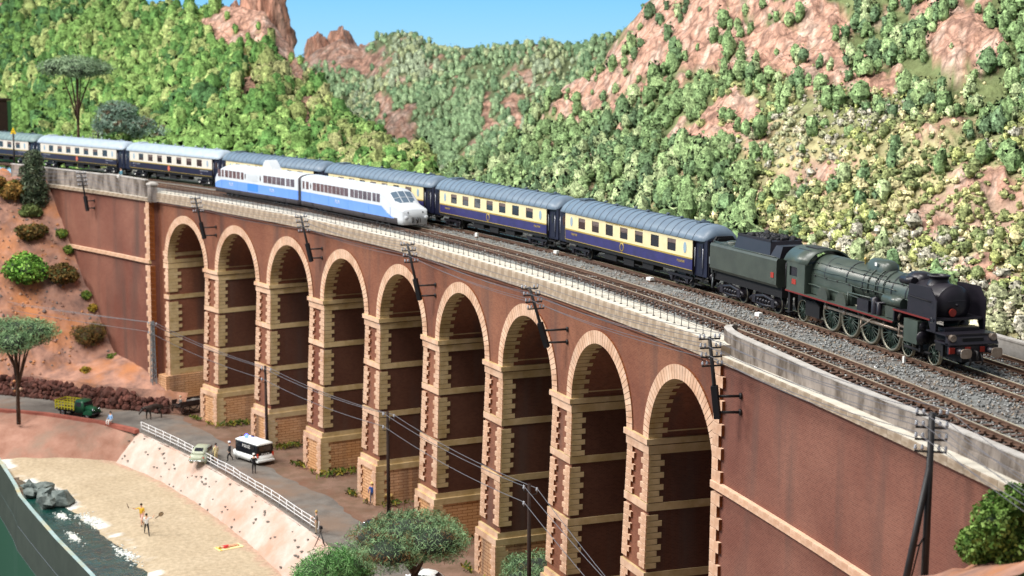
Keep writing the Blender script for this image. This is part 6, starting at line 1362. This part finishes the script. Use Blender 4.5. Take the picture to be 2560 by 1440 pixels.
# ------------------------------------------------------------------ figures
M('skin', 'd8a88a', rough=.7); M('cl_black', '17181c', rough=.8); M('cl_white', 'e2e0dc', rough=.8); M('cl_blue', '2f56a0', rough=.8); M('cl_lightblue', '8fb4dc', rough=.8); M('cl_yellow', 'e0b43a', rough=.8); M('cl_cream', 'e4d29c', rough=.8); M('cl_teal', '4f8294', rough=.8); M('cl_red', 'c23c3c', rough=.8); M('cl_pink', 'e0b0a4', rough=.8); M('cl_grey', '6f6a66', rough=.8); M('cl_denim', '3a4560', rough=.8); M('cl_beige', 'b4a48c', rough=.8); M('hair_dark', '2c211a', rough=.9); M('hair_blond', 'b89a60', rough=.9); M('straw', 'd2b878', rough=.9); M('horse_coat', '241c18', '352a24', sc=2, rough=.6); M('dog_coat', 'c8a86a', rough=.8)
def skinned(name, J, E, mats, bone_mat, parent, root):
    """J: joint -> (x,y,z,r); E: list of (a,b); one continuous skinned mesh; bone_mat: (a,b) -> material index"""
    names = list(J); idx = {n: i for i, n in enumerate(names)}; me = bpy.data.meshes.new(name); me.from_pydata([J[n][:3] for n in names], [(idx[a], idx[c]) for a, c in E], [])
    o = bpy.data.objects.new(name, me); COL.objects.link(o); md = o.modifiers.new('skin', 'SKIN'); md.use_smooth_shade = True
    for n in names:
        sv = me.skin_vertices[0].data[idx[n]]; sv.radius = (J[n][3], J[n][3] * .85); sv.use_root = n == root
    sb = o.modifiers.new('sub', 'SUBSURF'); sb.levels = 1; sb.render_levels = 1
    dg = bpy.context.evaluated_depsgraph_get(); me2 = bpy.data.meshes.new_from_object(o.evaluated_get(dg)); bpy.data.objects.remove(o)
    me2.materials.clear()
    for q in mats: me2.materials.append(MATS[q])
    segs = [(Vector(J[a][:3]), Vector(J[c][:3]), bone_mat(a, c)) for a, c in E]
    for p in me2.polygons:
        best = None
        for A, B, m in segs:
            d = B - A; t = max(0, min(1, (p.center - A).dot(d) / max(1e-9, d.length_squared))); q = (p.center - A - d * t).length
            if best is None or q < best[0]: best = (q, m)
        p.material_index = best[1]
    return link(name, me2, parent)
def person(label, loc, rz, top, bot, hair='hair_dark', pose='stand', hat=None, k=1.0, arms=None, bare_arms=False, legs_bare=False, group=None, tilt=0.0):
    t = thing('person', label, 'person', loc, rz, group)
    J = dict(pel=(0, 0, .95, .15), wai=(0, 0, 1.12, .14), che=(0, -.01, 1.33, .17), nec=(0, 0, 1.5, .065), hea=(0, .03, 1.6, .085), crn=(0, .02, 1.72, .09), lsh=(-.2, 0, 1.42, .07), lel=(-.27, .02, 1.14, .05), lha=(-.26, .12, .9, .035), rsh=(.2, 0, 1.42, .07), rel=(.27, .02, 1.14, .05), rha=(.26, .12, .9, .035), lhi=(-.1, 0, .88, .105), lkn=(-.11, .03, .5, .075), lan=(-.11, 0, .1, .05), lto=(-.12, .16, .04, .045), rhi=(.1, 0, .88, .105), rkn=(.11, .03, .5, .075), ran=(.11, 0, .1, .05), rto=(.12, .16, .04, .045))
    def st(**kw):
        for a, v in kw.items(): J[a] = tuple(v) + (J[a][3],)
    if pose == 'sit':
        for a in J: x, y, z, r = J[a]; J[a] = (x, y, z - .5, r)
        st(lkn=(-.13, .42, .48), rkn=(.13, .42, .48), lan=(-.13, .45, .1), ran=(.13, .45, .1), lto=(-.13, .6, .05), rto=(.13, .6, .05), lha=(-.15, .35, .58), rha=(.15, .35, .58))
    if pose == 'stride': st(lkn=(-.11, .22, .5), lan=(-.12, .2, .1), lto=(-.12, .36, .05), rkn=(.11, -.1, .5), ran=(.12, -.35, .14), rto=(.12, -.25, .04))
    if pose == 'lunge': st(lkn=(-.15, .35, .52), lan=(-.2, .4, .1), lto=(-.2, .55, .05), rkn=(.15, -.25, .5), ran=(.2, -.6, .14), rto=(.2, -.5, .04), rel=(.45, .2, 1.35), rha=(.6, .45, 1.5))
    if pose == 'lean': st(rel=(.35, .2, 1.2), rha=(.42, .45, 1.08), rkn=(.14, -.12, .5), ran=(.2, -.35, .1), rto=(.22, -.2, .04))
    if pose == 'fold': st(lel=(-.3, .1, 1.15), lha=(.02, .26, 1.15), rel=(.3, .1, 1.15), rha=(-.02, .24, 1.22))
    if arms: st(**arms)
    E = [('pel', 'wai'), ('wai', 'che'), ('che', 'nec'), ('nec', 'hea'), ('hea', 'crn'), ('che', 'lsh'), ('lsh', 'lel'), ('lel', 'lha'), ('che', 'rsh'), ('rsh', 'rel'), ('rel', 'rha'), ('pel', 'lhi'), ('lhi', 'lkn'), ('lkn', 'lan'), ('lan', 'lto'), ('pel', 'rhi'), ('rhi', 'rkn'), ('rkn', 'ran'), ('ran', 'rto')]
    def bm(a, c):
        if c in ('nec', 'hea', 'crn') or c in ('lha', 'rha'): return 0 if c != 'lha' and c != 'rha' or bare_arms else 1
        if c in ('lel', 'rel'): return 1
        if c in ('lto', 'rto'): return 3
        if c in ('lan', 'ran'): return 0 if legs_bare else 2
        if c in ('lkn', 'rkn', 'lhi', 'rhi'): return 2
        return 1
    o = skinned('body', J, E, ['skin', top, bot, 'cl_black'], bm, t, 'pel')
    h = J['crn']; b = MB(); b.lathe([(.001, .1), (.06, .09), (.098, .04), (.105, -.02), (.09, -.07)], 10, 'z', (h[0], h[1] - .02, h[2])); b.build('hair', hair, t)
    b = MB(); b.ball((h[0], J['hea'][1] + .1, h[2] - .07), .02, 5, 4); b.build('nose', 'skin', t)
    for e in (-1, 1):
        for q, w_ in (('lha', -1), ('rha', 1)):
            pass
    for q in ('lha', 'rha'):
        hx, hy, hz, _ = J[q]; el = J[q[0] + 'el']; d = (Vector((hx, hy, hz)) - Vector(el[:3])).normalized(); b = MB()
        for f in range(4): off = Vector((-.03 + f * .02, 0, 0)); b.tube([Vector((hx, hy, hz)) + off, Vector((hx, hy, hz)) + off + d * (.09 - .01 * abs(f - 1)) + Vector((0, .01, -.01))], [.011, .008], 4)
        b.tube([Vector((hx, hy, hz)), Vector((hx, hy, hz)) + d * .05 + Vector((.04 if q == 'lha' else -.04, .02, 0))], [.012, .009], 4); b.build('hand', 'skin', t)
    if hat:
        b = MB(); b.lathe([(.001, .12), (.1, .11), (.11, .03), (.17 if hat == 'straw' else .13, .025), (.17 if hat == 'straw' else .13, .01), (.1, .01)], 12, 'z', (h[0], h[1], h[2] + .02)); b.build('hat', hat, t)
    t.scale = (k, k, k); t.rotation_euler = (tilt, 0, rz) if tilt else (0, 0, rz); return t
AWAY = math.atan2(0.384, -0.912) - PI / 2     # facing away from the front right
p = person('person in a blue and white dress sitting on the red kerb', (-71.9, -28.0, -25.0), AWAY + 2.6, 'cl_lightblue', 'cl_white', 'hair_dark', 'sit', k=1.15)
person('policeman in black standing between the beige car and the van', (-52.6, -19.1, ZG), AWAY + 2.0, 'cl_black', 'cl_black', pose='stride', hat='cl_white', k=1.12)
person('policeman in black with white belt behind the rear of the van', (-46.8, -18.0, ZG), AWAY + .3, 'cl_black', 'cl_black', pose='fold', hat='cl_white', k=1.12)
person('woman in a pale yellow dress beside the beige car', (-52.6, -20.5, ZG), AWAY + .8, 'cl_cream', 'cl_cream', legs_bare=True, k=1.1)
person('man in a blue shirt standing close against a pier base', (-32.6, -10.4, ZG), AWAY + .3, 'cl_blue', 'cl_denim', 'hair_blond', hat='straw', k=1.1)
person('bare armed man leaning on the end of the white fence', (-25.4, -17.7, ZG), AWAY + 1.7, 'cl_grey', 'cl_beige', 'hair_blond', 'lean', bare_arms=True, k=1.15)
yp = person('racket player in a yellow shirt on the beach', (-43.2, -29.6, -28.22), AWAY + 2.9, 'cl_yellow', 'cl_pink', pose='lunge', bare_arms=True, legs_bare=True, k=1.15)
wp = person('racket player in white shirt and dark trousers on the beach', (-39.9, -29.7, -28.22), AWAY + .2, 'cl_white', 'cl_black', pose='lunge', bare_arms=True, k=1.12)
person('man in a teal shirt and white trousers sitting on the left parapet', W(-94.4, 8.4, 0.75), head(-94.4) + PI, 'cl_teal', 'cl_white', pose='sit', k=1.05)
sb = person('sunbather in a red swimsuit lying on the sand', (-33.6, -22.6, -28.05), AWAY + 2.2, 'cl_red', 'skin', 'hair_blond', bare_arms=True, legs_bare=True, k=1.1); sb.rotation_euler = (-PI / 2, 0, AWAY + 2.2)
t = thing('beach_towel', 'pale cream towel spread under the sunbather', 'towel', (-33.6, -22.6, -28.2), AWAY + 2.2); b = MB(); b.box(-.6, .6, -.2, 2.2, 0, .05); b.build('towel_cloth', 'cl_cream', t); b = MB(); b.box(-.6, .6, 1.9, 2.05, .05, .056); b.build('towel_stripe', 'cl_yellow', t)
for nm, P0_, a, lb in (('tennis_racket', (-43.9, -30.7, -26.55), .3, 'brown racket held by the player in yellow'), ('tennis_racket', (-40.0, -28.6, -26.6), 2.2, 'brown racket held by the player in white')):
    t = thing(nm, lb, 'racket', P0_, a); b = MB(); b.lathe([(.2, -.02), (.24, -.02), (.24, .02), (.2, .02), (.2, -.02)], 14, 'y', (0, 0, .3)); b.build('racket_head', 'bark', t)
    b = MB(); b.tube([(0, 0, -.35), (0, 0, .08)], .035, 5); b.build('racket_handle', 'bark', t); b = MB(); b.prism([(.2 * math.cos(k * .5236), .3 + .2 * math.sin(k * .5236)) for k in range(12)], -.005, .005); b.build('racket_strings', 'cl_beige', t); t.rotation_euler = (.5, .9, a)
# camera tripod by the fence end
t = thing('tripod', 'small dark tripod at the end of the white fence', 'tripod', (-21.9, -18.3, ZG))
for k in range(3):
    a = 2.1 * k + .4; b = MB(); b.tube([(.55 * math.cos(a), .55 * math.sin(a), 0), (0, 0, 1.2)], .04, 5); b.build('leg', 'black_metal', t)
b = MB(); b.tube([(0, 0, 1.1), (0, 0, 1.5)], .045, 5); b.build('centre_post', 'black_metal', t); b = MB(); b.box(-.18, .18, -.1, .1, 1.5, 1.72); b.build('tripod_head', 'black_soft', t)
# horse, cart, dog
hd = Vector((1.1, -3.0, 0)).normalized(); ha = math.atan2(hd.y, hd.x) - PI / 2
def quad(name, label, cat, loc, rz, k, coat, graze):
    t = thing(name, label, cat, loc, rz)
    J = dict(rum=(0, -.75, 1.35, .3), mid=(0, -.1, 1.28, .33), che=(0, .5, 1.32, .34), nek=(0, .85, 1.62 if not graze else 1.35, .19), pol=(0, 1.2, 1.95 if not graze else 1.2, .13), jaw=(0, 1.4, 1.78 if not graze else .95, .11), muz=(0, 1.55, 1.6 if not graze else .72, .075), tl0=(0, -1.05, 1.3, .07), tl1=(0, -1.2, .8, .05))
    E = [('mid', 'rum'), ('mid', 'che'), ('che', 'nek'), ('nek', 'pol'), ('pol', 'jaw'), ('jaw', 'muz'), ('rum', 'tl0'), ('tl0', 'tl1')]
    for s_, x in (('l', -.2), ('r', .2)):
        f = .12 if s_ == 'l' else -.1
        J.update({s_ + 'h0': (x, -.78, 1.1, .19), s_ + 'h1': (x, -.62 + f, .85, .13), s_ + 'h2': (x, -.95 + f, .5, .075), s_ + 'h3': (x, -.9 + f, .1, .055), s_ + 'f0': (x, .5, 1.02, .15), s_ + 'f1': (x, .5 - f, .62, .08), s_ + 'f2': (x, .5 - f, .12, .055)})
        E += [('rum', s_ + 'h0'), (s_ + 'h0', s_ + 'h1'), (s_ + 'h1', s_ + 'h2'), (s_ + 'h2', s_ + 'h3'), ('che', s_ + 'f0'), (s_ + 'f0', s_ + 'f1'), (s_ + 'f1', s_ + 'f2')]
    skinned('body', J, E, [coat], lambda a, c: 0, t, 'mid')
    b = MB()
    for e in (-1, 1): px_, py_, pz_ = J['pol'][:3]; b.tube([(e * .07, py_, pz_ + .08), (e * .09, py_ + .02, pz_ + .28)], [.05, .015], 5)
    b.build('ear', coat, t); t.scale = (k, k, k); return t
quad('horse', 'dark horse with lowered head standing before the cart', 'horse', (-74.0, -23.0, ZG), ha, 1.15, 'horse_coat', True)
quad('dog', 'tan dog standing beside the man in blue', 'dog', (-32.2, -9.2, ZG), AWAY + 1.8, .62, 'dog_coat', False)
ct = thing('horse_cart', 'dark wooden cart with big wheels under the first arch', 'cart', (-76.1, -18.6, ZG), ha)
b = MB(); b.box(-.9, .9, -2.2, 1.6, .95, 1.1); b.box(-.95, -.85, -2.2, 1.6, 1.1, 1.6); b.box(.85, .95, -2.2, 1.6, 1.1, 1.6); b.box(-.9, .9, -2.2, -2.1, 1.1, 1.6); b.build('cart_bed', 'wood_dark', ct)
for y in (-1.4, 1.0):
    for x in (-1.05, 1.05):
        b = MB(); b.lathe([(.5, x - .05), (.6, x - .05), (.6, x + .05), (.5, x + .05), (.5, x - .05)], 20, 'x', (0, y, .62)); wq = b.build('wheel', 'wood_dark', ct); b = MB()
        for k in range(8): a = PI * k / 4; b.tube([(x, y, .62), (x, y + .52 * math.cos(a), .62 + .52 * math.sin(a))], .035, 4)
        b.build('spokes', 'wood_dark', wq)
for x in (-.5, .5): b = MB(); b.tube([(x, 1.6, 1.0), (x, 4.4, 1.15)], .05, 5); b.build('shaft', 'wood_dark', ct)
b = MB(); b.box(-.7, .7, -1.8, .2, 1.1, 1.35); b.ball((0, -.8, 1.3), .6, 8, 5, (1, 1, .5)); b.build('load', 'cl_grey', ct)
person('driver in dark clothes sitting on the horse cart', Vector((-76.1, -18.6, ZG)) + Vector((hd.x, hd.y, 0)) * 1.0 + Vector((0, 0, .75)), ha, 'cl_grey', 'cl_black', pose='sit', hat='cl_beige', k=1.05)

# ------------------------------------------------------------------ vehicles
M('truck_green', '1f5238', rough=.4); M('stake_yellow', 'b8b02c', rough=.6); M('van_white', 'e8ecea', rough=.35); M('van_black', '16181f', rough=.3); M('car_sage', 'a4ab94', rough=.35); M('chrome', 'c8ccd0', rough=.2, metal=.9); M('tyre', '161616', rough=.9); M('tail_red', 'd8442c', rough=.4); M('blue_lamp', '2a3cff', rough=.3, emit=((0.04, 0.07, 1.0), 9)); M('car_white', 'e6e8e6', rough=.3); M('car_dark', '23262c', rough=.3)
def wheels(t, xs, ys, r, w_=.2):
    for y in ys:
        for x in xs:
            b = MB(); b.lathe([(r * .6, x - w_ / 2), (r, x - w_ / 2 + .03), (r, x + w_ / 2 - .03), (r * .6, x + w_ / 2)], 18, 'x', (0, y, r)); q = b.build('wheel', 'tyre', t)
            e = 1 if x > 0 else -1; b = MB(); b.lathe([(.001, x + e * w_ * .52), (r * .3, x + e * w_ * .5), (r * .6, x + e * w_ * .42)], 14, 'x', (0, y, r)); b.build('hubcap', 'chrome', q)
def body_loft(secs):
    """secs: (y, half width bottom, half width top, z0, z1)"""
    return [[(-wb, y, z0), (-wb * 1.02, y, z0 + .35 * (z1 - z0)), (-wt, y, z0 + .85 * (z1 - z0)), (-wt * .82, y, z1), (wt * .82, y, z1), (wt, y, z0 + .85 * (z1 - z0)), (wb * 1.02, y, z0 + .35 * (z1 - z0)), (wb, y, z0)] for (y, wb, wt, z0, z1) in secs]
# police van, local +y = forward
va = math.atan2(-0.36, -0.93) - PI / 2
t = thing('police_van', 'white and black police van with a glowing blue roof lamp', 'van', (-51.9, -16.9, ZG), va)
b = MB(); b.loft(body_loft([(-2.2, .95, .98, .35, .98), (-2.1, 1.0, 1.0, .32, 1.02), (1.7, 1.0, 1.0, .32, 1.02), (2.15, .92, .92, .38, .98)])); b.build('lower_body', 'van_white', t)
b = MB(); b.loft([[(-.98, y, .98), (-.96, y, 2.0), (-.9, y, 2.1), (.9, y, 2.1), (.96, y, 2.0), (.98, y, .98)] for y in (-2.15, 1.6)]); q = b.build('upper_body', 'van_black', t)
for p in q.data.polygons: p.use_smooth = False
b = MB(); b.loft([[(-.98 * f, y, 2.06), (-.94 * f, y, 2.06 + .16 * g_), (-.6 * f, y, 2.06 + .27 * g_), (.6 * f, y, 2.06 + .27 * g_), (.94 * f, y, 2.06 + .16 * g_), (.98 * f, y, 2.06)] for y, f, g_ in ((-2.25, .95, .5), (-2.1, 1, .9), (-1.5, 1, 1), (1.3, 1, 1), (1.75, .95, .6))]); b.build('roof', 'van_white', t)
b = MB(); b.prism([(1.6, 1.25), (2.0, 1.25), (1.7, 2.05), (1.6, 2.05)], -.9, .9, 'x') if False else b.box(-.9, .9, 1.58, 1.66, 1.3, 2.0); b.build('windscreen', 'glass', t)
b = MB(); b.box(-.75, .75, -2.2, -2.14, 1.4, 1.95); b.build('rear_window', 'glass', t)
for k in range(3): b = MB(); y = -1.7 + k * 1.1; b.box(-1.0, -.96, y, y + .9, 1.5, 1.95); b.build('side_window', 'glass', t)
b = MB(); b.lathe([(.2, 2.3), (.2, 2.55), (.13, 2.66), (.001, 2.7)], 12, 'z', (-.3, .6, 0)); b.build('blue_lamp', 'blue_lamp', t)
b = MB(); b.box(.3, .5, .4, .7, 2.3, 2.48); b.build('roof_horn', 'van_black', t)
for x in (-.92, .92): b = MB(); b.box(x - .08, x + .08, -2.24, -2.16, .85, 1.25); b.build('tail_lamp', 'tail_red', t)
b = MB(); b.box(-1.02, 1.02, -2.36, -2.15, .36, .52); b.build('bumper', 'van_white', t)
wheels(t, (-.88, .88), (-1.45, 1.35), .34)
text_obj('POLICE', .42, 'lamp_white', t, (-1.005, -.3, 1.72), rot=(PI / 2, 0, -PI / 2)); text_obj('POLICE', .3, 'lamp_white', t, (0, -2.215, 1.1), rot=(PI / 2, 0, 0))
lp = bpy.data.lights.new('blue_lamp_light', 'POINT'); lp.energy = 140; lp.color = (.15, .2, 1); lp.shadow_soft_size = .2; lo_ = bpy.data.objects.new('blue_lamp_light', lp); COL.objects.link(lo_); lo_.parent = t; lo_.location = (-.3, .6, 2.9)
# sedans
def sedan(label, loc, rz, paint, z_=ZG):
    t = thing('car', label, 'car', (loc[0], loc[1], z_), rz)
    b = MB(); b.loft(body_loft([(-1.95, .45, .4, .38, .62), (-1.8, .68, .6, .28, .85), (-1.2, .78, .74, .25, 1.0), (-.6, .8, .76, .25, 1.0), (.9, .8, .72, .25, .98), (1.5, .72, .55, .28, .9), (1.9, .5, .4, .35, .7)])); b.build('body', paint, t)
    b = MB(); b.loft([[(-.7 * f, y, .95), (-.66 * f, y, lerp(.95, zt, .7)), (-.5 * f, y, zt), (.5 * f, y, zt), (.66 * f, y, lerp(.95, zt, .7)), (.7 * f, y, .95)] for y, f, zt in ((-1.55, .8, 1.0), (-1.15, .95, 1.3), (-.7, 1, 1.48), (-.1, 1, 1.52), (.35, 1, 1.45), (.75, .95, 1.05))]); b.build('cabin', paint, t)
    b = MB(); b.quad((-.42, -1.34, 1.17), (.42, -1.34, 1.17), (.38, -1.0, 1.42), (-.38, -1.0, 1.42)); b.build('rear_window', 'glass', t, None, False)
    for x in (-1, 1):
        b = MB(); b.box(min(x * .64, x * .705), max(x * .64, x * .705), -.75, -.1, 1.06, 1.36); b.box(min(x * .64, x * .705), max(x * .64, x * .705), 0, .5, 1.06, 1.34); b.build('side_window', 'glass', t)
        for y in (-1.2, 1.2): b = MB(); b.lathe([(.001, -.12), (.42, -.1), (.45, 0), (.42, .1), (.001, .12)], 14, 'x', (x * .7, y, .4)); b.build('wing', paint, t)
        b = MB(); b.ball((x * .6, -1.75, .68), .09, 8, 5); b.build('tail_lamp', 'tail_red', t); b = MB(); b.ball((x * .5, 1.75, .72), .12, 8, 5); b.build('head_lamp', 'chrome', t)
    b = MB(); b.tube([(-.75, -1.85, .42), (-.4, -2.02, .42), (.4, -2.02, .42), (.75, -1.85, .42)], .05, 6); b.tube([(-.7, 1.85, .42), (0, 2.0, .42), (.7, 1.85, .42)], .05, 6); b.build('bumper', 'chrome', t)
    wheels(t, (-.68, .68), (-1.2, 1.2), .31, .16); return t
sedan('rounded sage green car parked in the gap of the white fence', (-53.9, -21.5), AWAY - .15, 'car_sage').scale = (1.1, 1.1, 1.1)
sedan('white car half hidden under the wide umbrella pine', (-8.4, -13.9), AWAY + 1.2, 'car_white')
sedan('dark car peeping out behind the left side of the wide pine', (-22.9, -13.3), AWAY + .3, 'car_dark')
# truck
td = Vector((3.2, 2.9, 0)).normalized(); ta = math.atan2(td.y, td.x) - PI / 2
t = thing('truck', 'old green truck with yellow stake sides on the left road', 'truck', (-78.9, -30.5, ZG), ta)
b = MB(); b.box(-.5, .5, -2.6, 2.5, .45, .65); b.build('chassis', 'black_soft', t)
b = MB(); b.box(-1.0, 1.0, -2.6, .1, .75, .85); bed = b.build('bed', 'wood_dark', t)
for x in (-1.0, 1.0):
    for k in range(7): b = MB(); y = -2.55 + k * .43; b.box(x - .03, x + .03, y, y + .14, .85, 1.75); b.build('stake', 'stake_yellow', bed)
    for z in (1.05, 1.4, 1.7): b = MB(); b.box(x - .02, x + .02, -2.6, .1, z, z + .12); b.build('side_board', 'stake_yellow', bed)
for z in (1.05, 1.4, 1.7): b = MB(); b.box(-1.0, 1.0, -2.64, -2.6, z, z + .12); b.build('side_board', 'stake_yellow', bed)
b = MB(); b.loft([[(-.85, y, .6), (-.85, y, lerp(.6, zt, .8)), (-.7, y, zt), (.7, y, zt), (.85, y, lerp(.6, zt, .8)), (.85, y, .6)] for y, zt in ((.15, 1.85), (.2, 2.0), (1.1, 2.0), (1.3, 1.75), (1.35, 1.3))]); b.build('cab', 'truck_green', t)
b = MB(); b.loft([[(-.5 * f, y, .6), (-.5 * f, y, zt - .15), (-.3 * f, y, zt), (.3 * f, y, zt), (.5 * f, y, zt - .15), (.5 * f, y, .6)] for y, f, zt in ((1.3, 1.1, 1.35), (2.3, .85, 1.25), (2.45, .8, 1.2))]); b.build('bonnet', 'truck_green', t)
b = MB(); b.box(-.87, -.84, .35, 1.05, 1.3, 1.8); b.box(.84, .87, .35, 1.05, 1.3, 1.8); b.build('side_window', 'glass', t); b = MB(); b.box(-.7, .7, 1.28, 1.36, 1.38, 1.8); b.build('windscreen', 'glass', t)
for x in (-1, 1):
    b = MB(); b.prism([(1.9 + .55 * math.cos(a), .45 + .5 * math.sin(a)) for a in np.linspace(0, PI, 9)], min(x * .55, x * .95), max(x * .55, x * .95), 'x'); b.build('wing', 'truck_green', t); b = MB(); b.ball((x * .55, 2.5, 1.0), .14, 8, 5); b.build('head_lamp', 'chrome', t)
b = MB(); b.tube([(-.9, 2.65, .55), (.9, 2.65, .55)], .06, 6); b.build('bumper', 'black_metal', t); wheels(t, (-.8, .8), (-1.6, 1.9), .42, .22)
# ------------------------------------------------------------------ far left odds and ends
t = thing('warning_sign', 'yellow triangular sign on a dark post at the far left', 'sign', W(-127, 6.5, -0.6), head(-127))
b = MB(); b.tube([(0, 0, 0), (0, 0, 5.5)], .14, 6); b.build('post', 'black_metal', t)
M('sign_yellow', 'e8c41e', rough=.5)
b = MB(); b.prism([(-.4, 5.4), (.4, 5.4), (0, 6.3)], -.06, .0); q = b.build('sign_plate', 'sign_yellow', t); q.rotation_euler = (0, 0, .9)
b = MB(); b.box(-.25, .25, -.07, 0, 5.6, 5.64); b.box(-.12, .12, -.07, 0, 5.85, 5.9); q = b.build('sign_mark', 'black_metal', t); q.rotation_euler = (0, 0, .9)
M('portal_brown', '33231a', '2a1c15', sc=.6, rough=.9); M('portal_green', '2f5a34', rough=.8)
t = thing('tunnel_portal', 'dark brown tunnel portal with a green edge at the left picture edge', 'tunnel portal', (-148.5, -33.5, -1.0), 0.35)
b = MB(); b.box(-1.6, 1.6, -4.5, 2.2, 4.2, 9.6); b.box(-1.6, 1.6, -4.5, -2.2, 0, 4.2); b.build('portal_wall', 'portal_brown', t)
b = MB(); b.box(-1.7, 1.7, 2.2, 2.75, 0, 9.5); b.build('portal_edge', 'portal_green', t)
b = MB(); b.box(-1.8, 1.8, -4.6, 2.8, 9.6, 9.9); b.build('portal_coping', 'portal_brown', t)
O_ = Vector((-136.3, -19.3, -1.0)); t = thing('telegraph_pole', 'dark telegraph pole standing behind the far coaches', 'telegraph pole', O_)
b = MB(); b.tube([(0, 0, 0), (0, 0, 6.0)], [.16, .12], 8); b.build('pole', 'black_metal', t)
pole_head(t, Vector((0, 0, 6.0)), Vector((.39, .92, 0)), Vector((0, 0, 1)), 4, .75)
